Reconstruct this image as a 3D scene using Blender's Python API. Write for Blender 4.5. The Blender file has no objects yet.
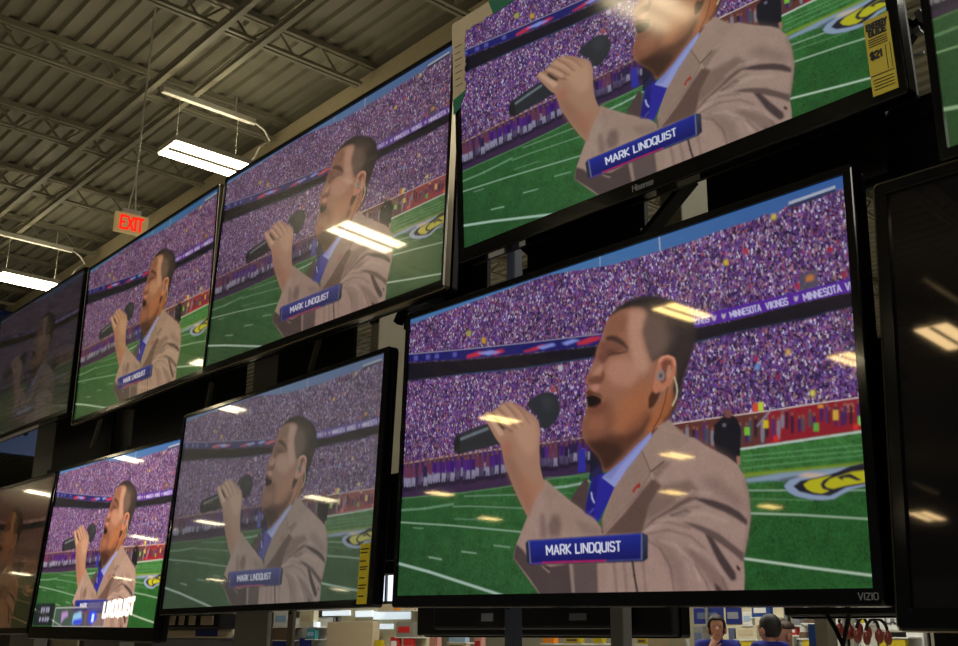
import bpy, bmesh, math, random
import numpy as np
from mathutils import Matrix, Vector, Euler

random.seed(7)
SC = bpy.context.scene
COL = SC.collection
R = math.radians

# ------------------------------------------------------------------ camera, world, exposure
cam_d = bpy.data.cameras.new('camera')
cam = bpy.data.objects.new('camera', cam_d)
COL.objects.link(cam)
CAM_LOC = Vector((0.0, 0.0, 1.40))
CAM_ROT = (Matrix.Rotation(R(49.018), 4, 'Z') @ Matrix.Rotation(R(106.731), 4, 'X') @ Matrix.Rotation(R(0.743), 4, 'Z'))
cam.matrix_world = Matrix.Translation(CAM_LOC) @ CAM_ROT
FOCAL_PX = 1070.8
cam_d.sensor_width = 36.0
cam_d.lens = 36.0 * FOCAL_PX / 958.0
cam_d.clip_end = 200
SC.camera = cam

world = bpy.data.worlds.new('store_gloom')
world.use_nodes = True
SC.world = world
world.node_tree.nodes['Background'].inputs[0].default_value = (1.0, 1.0, 0.9, 1)
world.node_tree.nodes['Background'].inputs[1].default_value = 0.035

SC.view_settings.view_transform = 'Standard'
SC.view_settings.look = 'None'
SC.view_settings.exposure = 0.0
SC.view_settings.gamma = 1.0
SC.view_settings.use_curve_mapping = False
LAMP = 22.0          # radiance of the fluorescent panels
UPLIGHT = 16.0        # light leaving the slots on top of the fixtures

def fill_light(x, y, power, sx=1.2, sy=2.4):  # added, unseen area fill without a fixture; brightens set fronts and store beyond
    l = bpy.data.lights.new('fill_light', 'AREA'); l.shape = 'RECTANGLE'; l.size = sx; l.size_y = sy
    l.energy = power; l.color = (1.0, .95, .84)
    o = bpy.data.objects.new('fill_light', l); COL.objects.link(o); o.location = (x, y, 6.3)
for x in (-1.5, 3.0):
    for y in (-2.5, -7.5): fill_light(x, y, 95)
for x, y in ((-6.5, 9.8), (-10.5, 9.8), (-14.5, 9.8), (-17, 15), (1.5, 6.0)): fill_light(x, y, 225)

def at(px, py, y):
    """World point on the plane Y = y along the sight line of a photo pixel."""
    d = CAM_ROT.to_3x3() @ Vector(((px - 479) / FOCAL_PX, -(py - 323) / FOCAL_PX, -1))
    return CAM_LOC + d * (y / d.y)

# ------------------------------------------------------------------ materials
def srgb(c):
    return tuple(((v / 255 + .055) / 1.055) ** 2.4 if v > 10 else v / 255 / 12.92 for v in c)

def mat(name, c, rough=.6, metal=0, var=.12, scale=14, bump=0.0, coat=0, emit=None, estr=0, spec=.5):
    m = bpy.data.materials.new(name)
    m.use_nodes = True
    nt = m.node_tree
    b = nt.nodes['Principled BSDF']
    c = srgb(c)
    b.inputs['Roughness'].default_value = rough
    b.inputs['Metallic'].default_value = metal
    b.inputs['Coat Weight'].default_value = coat
    b.inputs['Specular IOR Level'].default_value = spec
    tc = nt.nodes.new('ShaderNodeTexCoord')
    n = nt.nodes.new('ShaderNodeTexNoise')
    n.inputs['Scale'].default_value = scale
    n.inputs['Detail'].default_value = 5
    nt.links.new(tc.outputs['Object'], n.inputs['Vector'])
    r = nt.nodes.new('ShaderNodeMix')
    r.data_type = 'RGBA'
    r.inputs['A'].default_value = tuple(v * (1 - var) for v in c) + (1,)
    r.inputs['B'].default_value = tuple(min(1, v * (1 + var)) for v in c) + (1,)
    nt.links.new(n.outputs['Fac'], r.inputs['Factor'])
    nt.links.new(r.outputs['Result'], b.inputs['Base Color'])
    if bump:
        bp = nt.nodes.new('ShaderNodeBump')
        bp.inputs['Strength'].default_value = bump
        bp.inputs['Distance'].default_value = .01
        nt.links.new(n.outputs['Fac'], bp.inputs['Height'])
        nt.links.new(bp.outputs['Normal'], b.inputs['Normal'])
    if emit:
        b.inputs['Emission Color'].default_value = srgb(emit) + (1,)
        b.inputs['Emission Strength'].default_value = estr
    return m

M = {}
M['gloss'] = mat('gloss_black_plastic', (8, 8, 9), .1, coat=.15, spec=.3)
M['black'] = mat('matte_black_steel', (10, 10, 11), .55, spec=.25)
M['dark'] = mat('dark_plastic', (22, 22, 24), .5, spec=.3)
M['silver'] = mat('brushed_metal', (150, 140, 118), .3, 1)
M['cream'] = mat('cream_paint', (196, 188, 158), .5)
M['olive'] = mat('olive_grey_paint', (104, 100, 84), .5)
M['grey'] = mat('grey_steel', (112, 112, 108), .45)
M['bluegrey'] = mat('blue_grey_steel', (78, 86, 108), .45)
M['charcoal'] = mat('charcoal_panel', (120, 118, 108), .6)
M['deck'] = mat('painted_roof_deck', (138, 134, 114), .6, var=.1, scale=3)
M['joist'] = mat('painted_joist_steel', (140, 135, 114), .55, var=.12)
M['beam'] = mat('painted_girder', (222, 208, 170), .55, var=.12)
M['floor'] = mat('polished_floor', (172, 166, 156), .35, var=.1)
M['wallpaint'] = mat('cream_wall_paint', (190, 184, 160), .7)
M['blue'] = mat('blue_paint', (18, 62, 128), .5)
M['navy'] = mat('navy_print', (22, 34, 104), .45)
M['white'] = mat('white_card', (214, 214, 208), .5)
M['yellow'] = mat('yellow_card', (186, 166, 24), .5, var=.06)
M['red'] = mat('red_card', (176, 34, 34), .5)
M['orange'] = mat('orange_card', (230, 140, 30), .5)
M['teal'] = mat('teal_card', (64, 140, 148), .5)
M['paleblue'] = mat('pale_blue_card', (150, 180, 210), .5)
M['pink'] = mat('pink_card', (196, 140, 128), .5)
M['brown'] = mat('brown_card', (96, 76, 56), .6)
M['beige'] = mat('beige_card', (186, 170, 140), .6)
M['green'] = mat('green_card', (24, 104, 78), .5)
M['ink'] = mat('black_ink', (30, 28, 18), .6)
M['greyink'] = mat('grey_ink', (120, 122, 128), .5)
M['logo'] = mat('silver_lettering', (120, 120, 125), .4, 0)
M['lamp'] = mat('lit_fluorescent_panel', (255, 250, 235), .5, emit=(255, 236, 190), estr=LAMP)
M['uplight'] = mat('lit_uplight_slot', (255, 250, 235), .5, emit=(255, 241, 206), estr=UPLIGHT)
M['lampbody'] = mat('white_enamel_housing', (220, 216, 200), .4)
M['exitface'] = mat('exit_sign_face', (222, 206, 150), .5, emit=(230, 190, 120), estr=.18)
M['exitred'] = mat('lit_red_letters', (220, 30, 20), .5, emit=(255, 34, 16), estr=1.0)
M['glass'] = mat('bright_daylit_glass', (220, 230, 245), .2, emit=(225, 235, 255), estr=1.5)
M['lit'] = mat('backlit_white_panel', (230, 240, 245), .4, emit=(215, 232, 245), estr=.75)
M['skin'] = mat('skin', (196, 140, 112), .55, var=.08)
M['hair'] = mat('dark_hair', (22, 17, 16), .6, scale=60, bump=.3)
M['hairred'] = mat('short_brown_hair', (60, 34, 26), .6, scale=60, bump=.3)
M['polo'] = mat('royal_blue_knit', (26, 38, 140), .8, scale=80)
M['trouser'] = mat('khaki_cloth', (120, 104, 80), .8)
M['shoe'] = mat('black_leather', (18, 18, 18), .4)
M['redbrown'] = mat('red_brown_plastic', (120, 44, 36), .35)

# ------------------------------------------------------------------ mesh helpers
class MB:
    def __init__(self):
        self.v = []; self.f = []
    def add(self, vs, fs):
        o = len(self.v)
        self.v += [tuple(v) for v in vs]
        self.f += [tuple(i + o for i in f) for f in fs]
        return self
    def box(self, c, s, rot=None):
        hx, hy, hz = s[0] / 2, s[1] / 2, s[2] / 2
        vs = [Vector((x * hx, y * hy, z * hz)) for x in (-1, 1) for y in (-1, 1) for z in (-1, 1)]
        if rot: vs = [rot @ v for v in vs]
        vs = [v + Vector(c) for v in vs]
        return self.add(vs, [(0, 1, 3, 2), (4, 6, 7, 5), (0, 4, 5, 1), (2, 3, 7, 6), (0, 2, 6, 4), (1, 5, 7, 3)])
    def span(self, a, b):
        return self.box([(p + q) / 2 for p, q in zip(a, b)], [abs(q - p) for p, q in zip(a, b)])
    def bar(self, a, b, w, h=None, up=(0, 0, 1)):
        a = Vector(a); b = Vector(b); d = b - a
        z = d.normalized(); x = Vector(up).cross(z)
        if x.length < 1e-4: x = Vector((1, 0, 0)).cross(z)
        x.normalize(); y = z.cross(x)
        rot = Matrix((x, y, z)).transposed()
        return self.box((a + b) / 2, (w, h or w, d.length), rot)
    def tube(self, pts, r, n=8):
        pts = [Vector(p) for p in pts]; vs = []; fs = []
        for i, p in enumerate(pts):
            t = (pts[min(i + 1, len(pts) - 1)] - pts[max(i - 1, 0)]).normalized()
            a = Vector((0, 0, 1)).cross(t)
            if a.length < 1e-3: a = Vector((1, 0, 0)).cross(t)
            a.normalize(); b = t.cross(a)
            for k in range(n):
                q = 2 * math.pi * k / n
                vs.append(p + (a * math.cos(q) + b * math.sin(q)) * r)
        for i in range(len(pts) - 1):
            for k in range(n):
                fs.append((i * n + k, i * n + (k + 1) % n, (i + 1) * n + (k + 1) % n, (i + 1) * n + k))
        fs.append(tuple(range(n))[::-1]); fs.append(tuple(range((len(pts) - 1) * n, len(pts) * n)))
        return self.add(vs, fs)
    def ball(self, c, r, n=12, m=8):
        vs = []; fs = []
        r = (r, r, r) if not hasattr(r, '__len__') else r
        for i in range(m + 1):
            t = math.pi * i / m
            for k in range(n):
                q = 2 * math.pi * k / n
                vs.append((c[0] + r[0] * math.sin(t) * math.cos(q), c[1] + r[1] * math.sin(t) * math.sin(q), c[2] + r[2] * math.cos(t)))
        for i in range(m):
            for k in range(n):
                fs.append((i * n + k, i * n + (k + 1) % n, (i + 1) * n + (k + 1) % n, (i + 1) * n + k))
        return self.add(vs, fs)
    def build(self, name, m, parent=None, smooth=False, bevel=0):
        me = bpy.data.meshes.new(name)
        me.from_pydata(self.v, [], self.f)
        me.update()
        bm = bmesh.new(); bm.from_mesh(me)
        bmesh.ops.remove_doubles(bm, verts=bm.verts, dist=1e-6)
        bmesh.ops.recalc_face_normals(bm, faces=bm.faces)
        bm.to_mesh(me); bm.free()
        if smooth:
            for p in me.polygons: p.use_smooth = True
        for mm in (m if isinstance(m, list) else [m]): me.materials.append(mm)
        o = bpy.data.objects.new(name, me)
        COL.objects.link(o)
        if parent: o.parent = parent
        if bevel:
            b = o.modifiers.new('bevel', 'BEVEL'); b.width = bevel; b.segments = 2; b.limit_method = 'ANGLE'
        return o

def tag(o, label, cat, group=None):
    o['label'] = label; o['category'] = cat
    if group: o['group'] = group
    return o
def thing(name, label, cat, loc=(0, 0, 0), rotz=0, group=None):
    o = bpy.data.objects.new(name, None)
    o.empty_display_size = .1
    COL.objects.link(o)
    o.location = loc; o.rotation_euler = (0, 0, rotz)
    return tag(o, label, cat, group)
def struct(name, mb, m):
    o = mb.build(name, m); o['kind'] = 'structure'; return o

def strokes(s, height, thick, depth, centre=True, width=None):
    """Lettering as solid strokes in the XZ plane, facing -Y."""
    x = 0; mb = MB(); ls = []
    for ch in s:
        w, pl = GLYPHS[ch]
        ls += [[(x + a, b) for a, b in p] for p in pl]
        x += w + .28
    x -= .28
    k = height; kx = width / x if width else height
    o = -x * kx / 2 if centre else 0
    for p in ls:
        for (a, b), (c, d) in zip(p, p[1:]):
            A = Vector((a * kx + o, 0, b * k)); B = Vector((c * kx + o, 0, d * k))
            e = (B - A).normalized() * thick * .4
            _stroke(mb, A - e, B + e, thick, depth)
    return mb
def _stroke(mb, a, b, t, d):
    n = (b - a).normalized(); n = Vector((-n.z, 0, n.x)) * t / 2; f = Vector((0, d / 2, 0))
    mb.add([a - n - f, a + n - f, b + n - f, b - n - f, a - n + f, a + n + f, b + n + f, b - n + f],
           [(0, 1, 2, 3), (7, 6, 5, 4), (0, 4, 5, 1), (1, 5, 6, 2), (2, 6, 7, 3), (3, 7, 4, 0)])

# stroke lettering: advance and polylines of each character
GLYPHS = {'A':(0.8,[[(0,0),(0.4,1),(0.8,0)],[(0.15,0.33),(0.65,0.33)]]),'C':(0.75,[[(0.75,0.85),(0.6,1),(0.15,1),(0,0.85),(0,0.15),(0.15,0),(0.6,0),(0.75,0.15)]]),'D':(0.75,[[(0,0),(0,1),(0.5,1),(0.75,0.8),(0.75,0.2),(0.5,0),(0,0)]]),'E':(0.65,[[(0.65,1),(0,1),(0,0),(0.65,0)],[(0,0.5),(0.5,0.5)]]),'G':(0.75,[[(0.75,0.85),(0.6,1),(0.15,1),(0,0.85),(0,0.15),(0.15,0),(0.75,0),(0.75,0.5),(0.42,0.5)]]),'H':(0.75,[[(0,0),(0,1)],[(0.75,0),(0.75,1)],[(0,0.5),(0.75,0.5)]]),'I':(0.08,[[(0.04,0),(0.04,1)]]),'K':(0.7,[[(0,0),(0,1)],[(0.7,1),(0.05,0.48),(0.7,0)]]),'L':(0.6,[[(0,1),(0,0),(0.6,0)]]),'M':(0.95,[[(0,0),(0,1),(0.47,0.3),(0.95,1),(0.95,0)]]),'N':(0.75,[[(0,0),(0,1),(0.75,0),(0.75,1)]]),'O':(0.75,[[(0.15,0),(0,0.15),(0,0.85),(0.15,1),(0.6,1),(0.75,0.85),(0.75,0.15),(0.6,0),(0.15,0)]]),'P':(0.7,[[(0,0),(0,1),(0.55,1),(0.7,0.85),(0.7,0.6),(0.55,0.45),(0,0.45)]]),'Q':(0.75,[[(0.15,0),(0,0.15),(0,0.85),(0.15,1),(0.6,1),(0.75,0.85),(0.75,0.15),(0.6,0),(0.15,0)],[(0.42,0.2),(0.75,-0.15)]]),'R':(0.7,[[(0,0),(0,1),(0.55,1),(0.7,0.85),(0.7,0.6),(0.55,0.45),(0,0.45)],[(0.35,0.45),(0.7,0)]]),'S':(0.7,[[(0.7,0.85),(0.55,1),(0.15,1),(0,0.85),(0,0.65),(0.15,0.52),(0.55,0.48),(0.7,0.35),(0.7,0.15),(0.55,0),(0.15,0),(0,0.15)]]),'T':(0.7,[[(0,1),(0.7,1)],[(0.35,1),(0.35,0)]]),'U':(0.75,[[(0,1),(0,0.15),(0.15,0),(0.6,0),(0.75,0.15),(0.75,1)]]),'V':(0.8,[[(0,1),(0.4,0),(0.8,1)]]),'X':(0.8,[[(0,0),(0.8,1)],[(0,1),(0.8,0)]]),'Y':(0.8,[[(0,1),(0.4,0.5),(0.8,1)],[(0.4,0.5),(0.4,0)]]),'Z':(0.75,[[(0,1),(0.75,1),(0,0),(0.75,0)]]),'1':(0.35,[[(0,0.75),(0.3,1),(0.3,0)]]),'2':(0.7,[[(0,0.8),(0.15,1),(0.55,1),(0.7,0.8),(0.7,0.62),(0,0),(0.7,0)]]),'$':(0.7,[[(0.7,0.8),(0.55,0.92),(0.15,0.92),(0,0.78),(0,0.62),(0.7,0.38),(0.7,0.2),(0.55,0.08),(0.15,0.08),(0,0.2)],[(0.35,1.1),(0.35,-0.1)]]),'i':(0.08,[[(0.04,0),(0.04,0.62)],[(0.04,0.85),(0.04,0.95)]]),'s':(0.5,[[(0.5,0.6),(0,0.62),(0,0.34),(0.5,0.3),(0.5,0),(0,0)]]),'e':(0.5,[[(0,0.32),(0.5,0.32),(0.5,0.62),(0,0.62),(0,0),(0.5,0)]]),'n':(0.5,[[(0,0),(0,0.62),(0.5,0.62),(0.5,0)]]),' ':(0.35,[])}

# the broadcast frame: polygons of the picture in 5000ths of its width and height
OPS = [('g',(62,106,156),(44,82,142),(2213,170),(4995,69),0,1.0,[-683,-3849,5335,-122,5099,5351,-292,5415]),
('p',(150,160,175),0,1.0,[3343,-170,3330,-176,3341,254,3354,260]),
('p',(140,150,165),0,1.0,[2693,-12,2683,-17,2682,216,2692,221]),
('c','up',1,[-245,103,2022,20,2355,91,2841,204,3355,224,3718,233,3888,215,4075,207,4227,214,4350,179,4417,242,4546,158,4922,181,4999,164,5249,215,5187,1697,-207,1081]),
('p',(150,158,175),0,1.0,[4547,117,4925,102,4923,142,4546,161]),
('p',(40,45,75),0,1.0,[4554,169,4923,148,4921,187,4560,221]),
('p',(22,20,50),0.8,0.45,[3838,353,3803,386,4067,965,4100,932]),
('p',(22,20,50),0.8,0.45,[4445,263,4408,279,4525,702,4561,685]),
('p',(22,20,50),0.8,0.45,[4550,645,4514,662,4642,1117,4677,1099]),
('p',(22,20,50),0.8,0.45,[376,184,308,210,609,825,674,797]),
('p',(22,20,50),0.8,0.45,[3156,264,3106,270,3268,959,3316,951]),
('p',(70,66,85),0,0.9,[4596,1130,4739,1127,4739,1362,4597,1355]),
('p',(170,105,55),0.5,1.0,[4651,1180,4714,1181,4711,1259,4648,1258]),
('p',(190,160,30),0.5,1.0,[3962,646,4002,657,4002,742,3962,724]),
('p',(180,160,40),0.5,1.0,[4396,211,4434,223,4433,306,4396,287]),
('p',(150,30,50),0.5,1.0,[4833,875,4866,885,4865,962,4832,947]),
('p',(140,140,60),0.5,1.0,[927,552,993,567,998,676,932,653]),
('p',(170,130,40),0.5,1.0,[1152,757,1216,770,1221,877,1157,855]),
('p',(150,40,50),0.5,1.0,[4145,575,4183,587,4183,671,4144,653]),
('p',(160,30,55),0.5,1.0,[4559,1240,4594,1248,4593,1327,4558,1312]),
('p',(150,30,45),0.5,1.0,[4926,1255,4958,1263,4957,1339,4924,1324]),
('c','lo',2,[-206,1119,954,1330,1773,1485,2522,1565,3121,1645,3717,1716,4020,1691,4394,1711,4671,1729,4808,1711,5186,1721,5136,2884,4554,2819,4294,2817,3695,2790,2219,2743,1316,2716,-145,2700]),
('p',(25,20,45),1.2,0.4,[4929,1758,4878,1762,4930,2193,4979,2187]),
('p',(25,20,45),1.2,0.4,[4967,2125,4922,2154,5026,2513,5069,2483]),
('p',(150,60,60),0.6,1.0,[2106,1878,2158,1885,2161,1981,2107,1966]),
('p',(190,150,80),0.6,1.0,[4461,2068,4494,2073,4494,2151,4458,2139]),
('p',(90,130,190),0.6,1.0,[4199,2181,4235,2185,4234,2264,4197,2253]),
('p',(200,190,60),0.6,1.0,[4632,2643,4665,2646,4663,2721,4630,2711]),
('p',(120,30,60),0.6,1.0,[4370,2364,4404,2368,4403,2445,4368,2435]),
('p',(140,35,75),0.6,1.0,[4194,2073,4229,2078,4229,2157,4192,2145]),
('p',(170,160,180),0.6,1.0,[2192,1569,2243,1577,2245,1673,2192,1657]),
('p',(14,12,26),0.9,1.0,[-220,751,8,820,948,1060,1770,1234,2630,1389,3626,1490,3989,1516,4576,1495,5194,1527,5184,1745,4808,1723,4671,1742,4394,1724,4020,1705,3679,1717,3121,1660,2522,1571,1773,1488,954,1333,-204,1158]),
('p',(24,24,92),0,1.0,[-224,634,3,676,944,894,1740,1061,2688,1242,2687,1401,1770,1234,948,1060,8,820,-219,771]),
('p',(120,115,140),0,1.0,[-232,612,-229,635,10,678,7,656]),
('p',(120,115,140),0,1.0,[-4,654,-2,676,950,896,948,876]),
('p',(120,115,140),0,1.0,[938,874,940,894,1745,1063,1743,1044]),
('p',(120,115,140),0,1.0,[1734,1042,1736,1061,2726,1254,2725,1237]),
('p',(170,40,60),0.5,1.0,[939,994,1116,981,1232,1037,1117,1069,940,1047]),
('p',(170,40,60),0.5,1.0,[1261,1047,1430,1051,1500,1108,1347,1127]),
('p',(170,40,60),0.5,1.0,[1743,1189,1964,1164,2041,1173,1913,1229,1757,1210]),
('p',(170,40,60),0.5,1.0,[2421,1271,2573,1245,2688,1270,2687,1316,2526,1339,2421,1318]),
('p',(120,130,200),0.6,1.0,[1087,1007,1289,1021,1431,1102,1262,1099]),
('p',(120,130,200),0.6,1.0,[1913,1179,2116,1183,2166,1232,1990,1238]),
('p',(120,130,200),0.6,1.0,[2228,1221,2361,1203,2456,1252,2289,1274]),
('p',(75,75,150),0.5,1.0,[90,727,157,743,160,834,93,816]),
('p',(75,75,150),0.5,1.0,[291,772,357,788,359,878,294,860]),
('p',(75,75,150),0.5,1.0,[438,805,503,821,505,909,441,892]),
('p',(75,75,150),0.5,1.0,[723,869,785,884,787,971,726,955]),
('p',(76,30,140),0,1.0,[2688,1242,3814,1336,4581,1355,5201,1357,5193,1535,4576,1508,3988,1519,3626,1494,2687,1424]),
('p',(180,174,208),0,1.0,[4003,1484,4013,1484,4000,1394,3990,1394]),
('p',(180,174,208),0,1.0,[3998,1391,3990,1398,4017,1463,4025,1456]),
('p',(180,174,208),0,1.0,[4013,1456,4024,1463,4033,1397,4023,1391]),
('p',(180,174,208),0,1.0,[4031,1393,4021,1394,4034,1485,4043,1484]),
('p',(180,174,208),0,1.0,[4044,1485,4054,1485,4042,1393,4032,1393]),
('p',(180,174,208),0,1.0,[4054,1485,4064,1485,4052,1393,4042,1393]),
('p',(180,174,208),0,1.0,[4050,1390,4042,1397,4080,1488,4088,1481]),
('p',(180,174,208),0,1.0,[4078,1485,4088,1485,4077,1393,4067,1393]),
('p',(180,174,208),0,1.0,[4087,1485,4096,1485,4086,1393,4076,1393]),
('p',(180,174,208),0,1.0,[4083,1390,4075,1397,4112,1489,4120,1482]),
('p',(180,174,208),0,1.0,[4110,1486,4120,1486,4110,1393,4100,1393]),
('p',(180,174,208),0,1.0,[4139,1405,4137,1389,4110,1389,4112,1406]),
('p',(180,174,208),0,1.0,[4119,1393,4109,1392,4119,1486,4129,1486]),
('p',(180,174,208),0,1.0,[4120,1473,4121,1489,4148,1490,4146,1474]),
('p',(180,174,208),0,1.0,[4115,1431,4117,1447,4139,1447,4137,1431]),
('p',(180,174,208),0,1.0,[4166,1418,4173,1410,4163,1389,4156,1397]),
('p',(180,174,208),0,1.0,[4166,1405,4164,1389,4145,1389,4147,1405]),
('p',(180,174,208),0,1.0,[4155,1398,4145,1389,4140,1410,4149,1418]),
('p',(180,174,208),0,1.0,[4150,1405,4140,1405,4143,1431,4153,1432]),
('p',(180,174,208),0,1.0,[4148,1418,4141,1427,4152,1446,4159,1437]),
('p',(180,174,208),0,1.0,[4150,1429,4150,1445,4169,1450,4169,1434]),
('p',(180,174,208),0,1.0,[4167,1433,4160,1442,4170,1461,4177,1452]),
('p',(180,174,208),0,1.0,[4176,1448,4166,1447,4169,1474,4179,1474]),
('p',(180,174,208),0,1.0,[4179,1470,4170,1461,4164,1482,4173,1490]),
('p',(180,174,208),0,1.0,[4174,1490,4172,1474,4153,1474,4155,1490]),
('p',(180,174,208),0,1.0,[4156,1490,4163,1482,4153,1461,4146,1469]),
('p',(180,174,208),0,1.0,[4186,1490,4194,1483,4184,1461,4176,1469]),
('p',(180,174,208),0,1.0,[4178,1474,4187,1475,4181,1405,4171,1405]),
('p',(180,174,208),0,1.0,[4171,1409,4180,1418,4186,1397,4177,1388]),
('p',(180,174,208),0,1.0,[4176,1389,4178,1405,4198,1405,4196,1389]),
('p',(180,174,208),0,1.0,[4196,1389,4189,1396,4198,1418,4206,1410]),
('p',(180,174,208),0,1.0,[4205,1405,4195,1404,4201,1474,4211,1475]),
('p',(180,174,208),0,1.0,[4211,1470,4202,1461,4196,1482,4205,1491]),
('p',(180,174,208),0,1.0,[4206,1490,4204,1475,4184,1474,4186,1490]),
('p',(180,174,208),0,1.0,[4204,1389,4206,1405,4234,1404,4232,1388]),
('p',(180,174,208),0,1.0,[4223,1392,4214,1391,4221,1487,4231,1488]),
('p',(180,174,208),0,1.0,[4240,1485,4250,1490,4256,1394,4247,1389]),
('p',(180,174,208),0,1.0,[4255,1390,4246,1393,4266,1490,4275,1487]),
('p',(180,174,208),0,1.0,[4244,1447,4246,1463,4267,1463,4265,1447]),
('p',(180,174,208),0,1.0,[4314,1393,4305,1395,4326,1492,4335,1489]),
('p',(180,174,208),0,1.0,[4324,1488,4334,1493,4342,1397,4332,1392]),
('p',(180,174,208),0,1.0,[4349,1490,4358,1492,4352,1395,4342,1394]),
('p',(180,174,208),0,1.0,[4359,1491,4369,1492,4362,1395,4353,1394]),
('p',(180,174,208),0,1.0,[4386,1401,4378,1391,4357,1443,4365,1453]),
('p',(180,174,208),0,1.0,[4363,1436,4357,1446,4385,1495,4392,1486]),
('p',(180,174,208),0,1.0,[4392,1491,4402,1492,4395,1396,4386,1394]),
('p',(180,174,208),0,1.0,[4403,1491,4412,1493,4406,1396,4396,1394]),
('p',(180,174,208),0,1.0,[4404,1392,4396,1398,4429,1495,4437,1489]),
('p',(180,174,208),0,1.0,[4427,1492,4436,1493,4430,1396,4420,1395]),
('p',(180,174,208),0,1.0,[4457,1421,4465,1414,4456,1393,4448,1400]),
('p',(180,174,208),0,1.0,[4457,1408,4456,1393,4436,1392,4437,1408]),
('p',(180,174,208),0,1.0,[4445,1401,4436,1392,4430,1413,4438,1422]),
('p',(180,174,208),0,1.0,[4440,1409,4430,1408,4435,1479,4444,1480]),
('p',(180,174,208),0,1.0,[4441,1467,4434,1474,4443,1496,4450,1489]),
('p',(180,174,208),0,1.0,[4441,1480,4443,1496,4468,1496,4466,1481]),
('p',(180,174,208),0,1.0,[4460,1492,4469,1494,4466,1440,4456,1439]),
('p',(180,174,208),0,1.0,[4465,1452,4463,1437,4447,1436,4449,1452]),
('p',(180,174,208),0,1.0,[4489,1422,4496,1415,4487,1393,4480,1400]),
('p',(180,174,208),0,1.0,[4489,1408,4487,1393,4469,1393,4470,1408]),
('p',(180,174,208),0,1.0,[4478,1401,4469,1392,4463,1413,4471,1422]),
('p',(180,174,208),0,1.0,[4473,1410,4463,1408,4465,1435,4474,1437]),
('p',(180,174,208),0,1.0,[4471,1423,4464,1431,4473,1451,4480,1443]),
('p',(180,174,208),0,1.0,[4472,1434,4472,1450,4491,1455,4491,1440]),
('p',(180,174,208),0,1.0,[4489,1439,4483,1447,4492,1466,4499,1458]),
('p',(180,174,208),0,1.0,[4498,1454,4488,1453,4490,1480,4499,1481]),
('p',(180,174,208),0,1.0,[4500,1476,4491,1467,4485,1488,4494,1497]),
('p',(180,174,208),0,1.0,[4494,1497,4492,1481,4474,1481,4476,1496]),
('p',(180,174,208),0,1.0,[4476,1496,4483,1489,4474,1468,4467,1475]),
('p',(180,174,208),0,1.0,[4624,1497,4633,1497,4623,1401,4614,1401]),
('p',(180,174,208),0,1.0,[4621,1398,4613,1405,4640,1474,4648,1467]),
('p',(180,174,208),0,1.0,[4636,1467,4646,1474,4658,1404,4649,1397]),
('p',(180,174,208),0,1.0,[4657,1400,4647,1400,4657,1497,4667,1497]),
('p',(180,174,208),0,1.0,[4668,1496,4678,1497,4668,1400,4658,1399]),
('p',(180,174,208),0,1.0,[4679,1496,4689,1497,4679,1399,4670,1399]),
('p',(180,174,208),0,1.0,[4677,1396,4669,1403,4708,1499,4715,1492]),
('p',(180,174,208),0,1.0,[4706,1496,4715,1496,4705,1399,4696,1398]),
('p',(180,174,208),0,1.0,[4715,1496,4725,1496,4715,1398,4706,1398]),
('p',(180,174,208),0,1.0,[4713,1395,4705,1402,4743,1499,4751,1492]),
('p',(180,174,208),0,1.0,[4741,1496,4751,1496,4741,1398,4732,1397]),
('p',(180,174,208),0,1.0,[4773,1410,4771,1393,4743,1394,4745,1410]),
('p',(180,174,208),0,1.0,[4751,1397,4741,1397,4751,1496,4760,1496]),
('p',(180,174,208),0,1.0,[4751,1483,4753,1499,4781,1499,4779,1483]),
('p',(180,174,208),0,1.0,[4747,1438,4749,1455,4772,1454,4770,1438]),
('p',(180,174,208),0,1.0,[4802,1423,4809,1414,4799,1392,4792,1401]),
('p',(180,174,208),0,1.0,[4801,1409,4799,1392,4780,1393,4782,1409]),
('p',(180,174,208),0,1.0,[4789,1402,4780,1392,4774,1414,4783,1423]),
('p',(180,174,208),0,1.0,[4784,1410,4775,1409,4777,1437,4787,1438]),
('p',(180,174,208),0,1.0,[4782,1424,4776,1434,4786,1453,4793,1443]),
('p',(180,174,208),0,1.0,[4785,1435,4785,1452,4805,1456,4804,1440]),
('p',(180,174,208),0,1.0,[4803,1439,4796,1448,4807,1468,4813,1458]),
('p',(180,174,208),0,1.0,[4812,1454,4803,1454,4805,1482,4814,1482]),
('p',(180,174,208),0,1.0,[4815,1478,4806,1468,4800,1490,4809,1499]),
('p',(180,174,208),0,1.0,[4809,1499,4807,1482,4788,1483,4790,1499]),
('p',(180,174,208),0,1.0,[4790,1499,4797,1490,4787,1469,4780,1478]),
('p',(180,174,208),0,1.0,[4824,1499,4831,1490,4820,1468,4813,1477]),
('p',(180,174,208),0,1.0,[4815,1482,4824,1482,4817,1409,4808,1409]),
('p',(180,174,208),0,1.0,[4808,1413,4816,1422,4822,1401,4814,1391]),
('p',(180,174,208),0,1.0,[4813,1392,4815,1408,4836,1408,4834,1391]),
('p',(180,174,208),0,1.0,[4834,1391,4827,1400,4837,1422,4844,1413]),
('p',(180,174,208),0,1.0,[4843,1408,4833,1408,4840,1481,4849,1482]),
('p',(180,174,208),0,1.0,[4850,1477,4841,1468,4835,1490,4844,1499]),
('p',(180,174,208),0,1.0,[4844,1498,4842,1482,4822,1482,4823,1499]),
('p',(180,174,208),0,1.0,[4843,1391,4845,1407,4874,1406,4872,1390]),
('p',(180,174,208),0,1.0,[4863,1394,4854,1394,4862,1495,4872,1495]),
('p',(180,174,208),0,1.0,[4883,1492,4892,1497,4898,1395,4889,1391]),
('p',(180,174,208),0,1.0,[4896,1391,4888,1395,4911,1496,4920,1493]),
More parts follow.
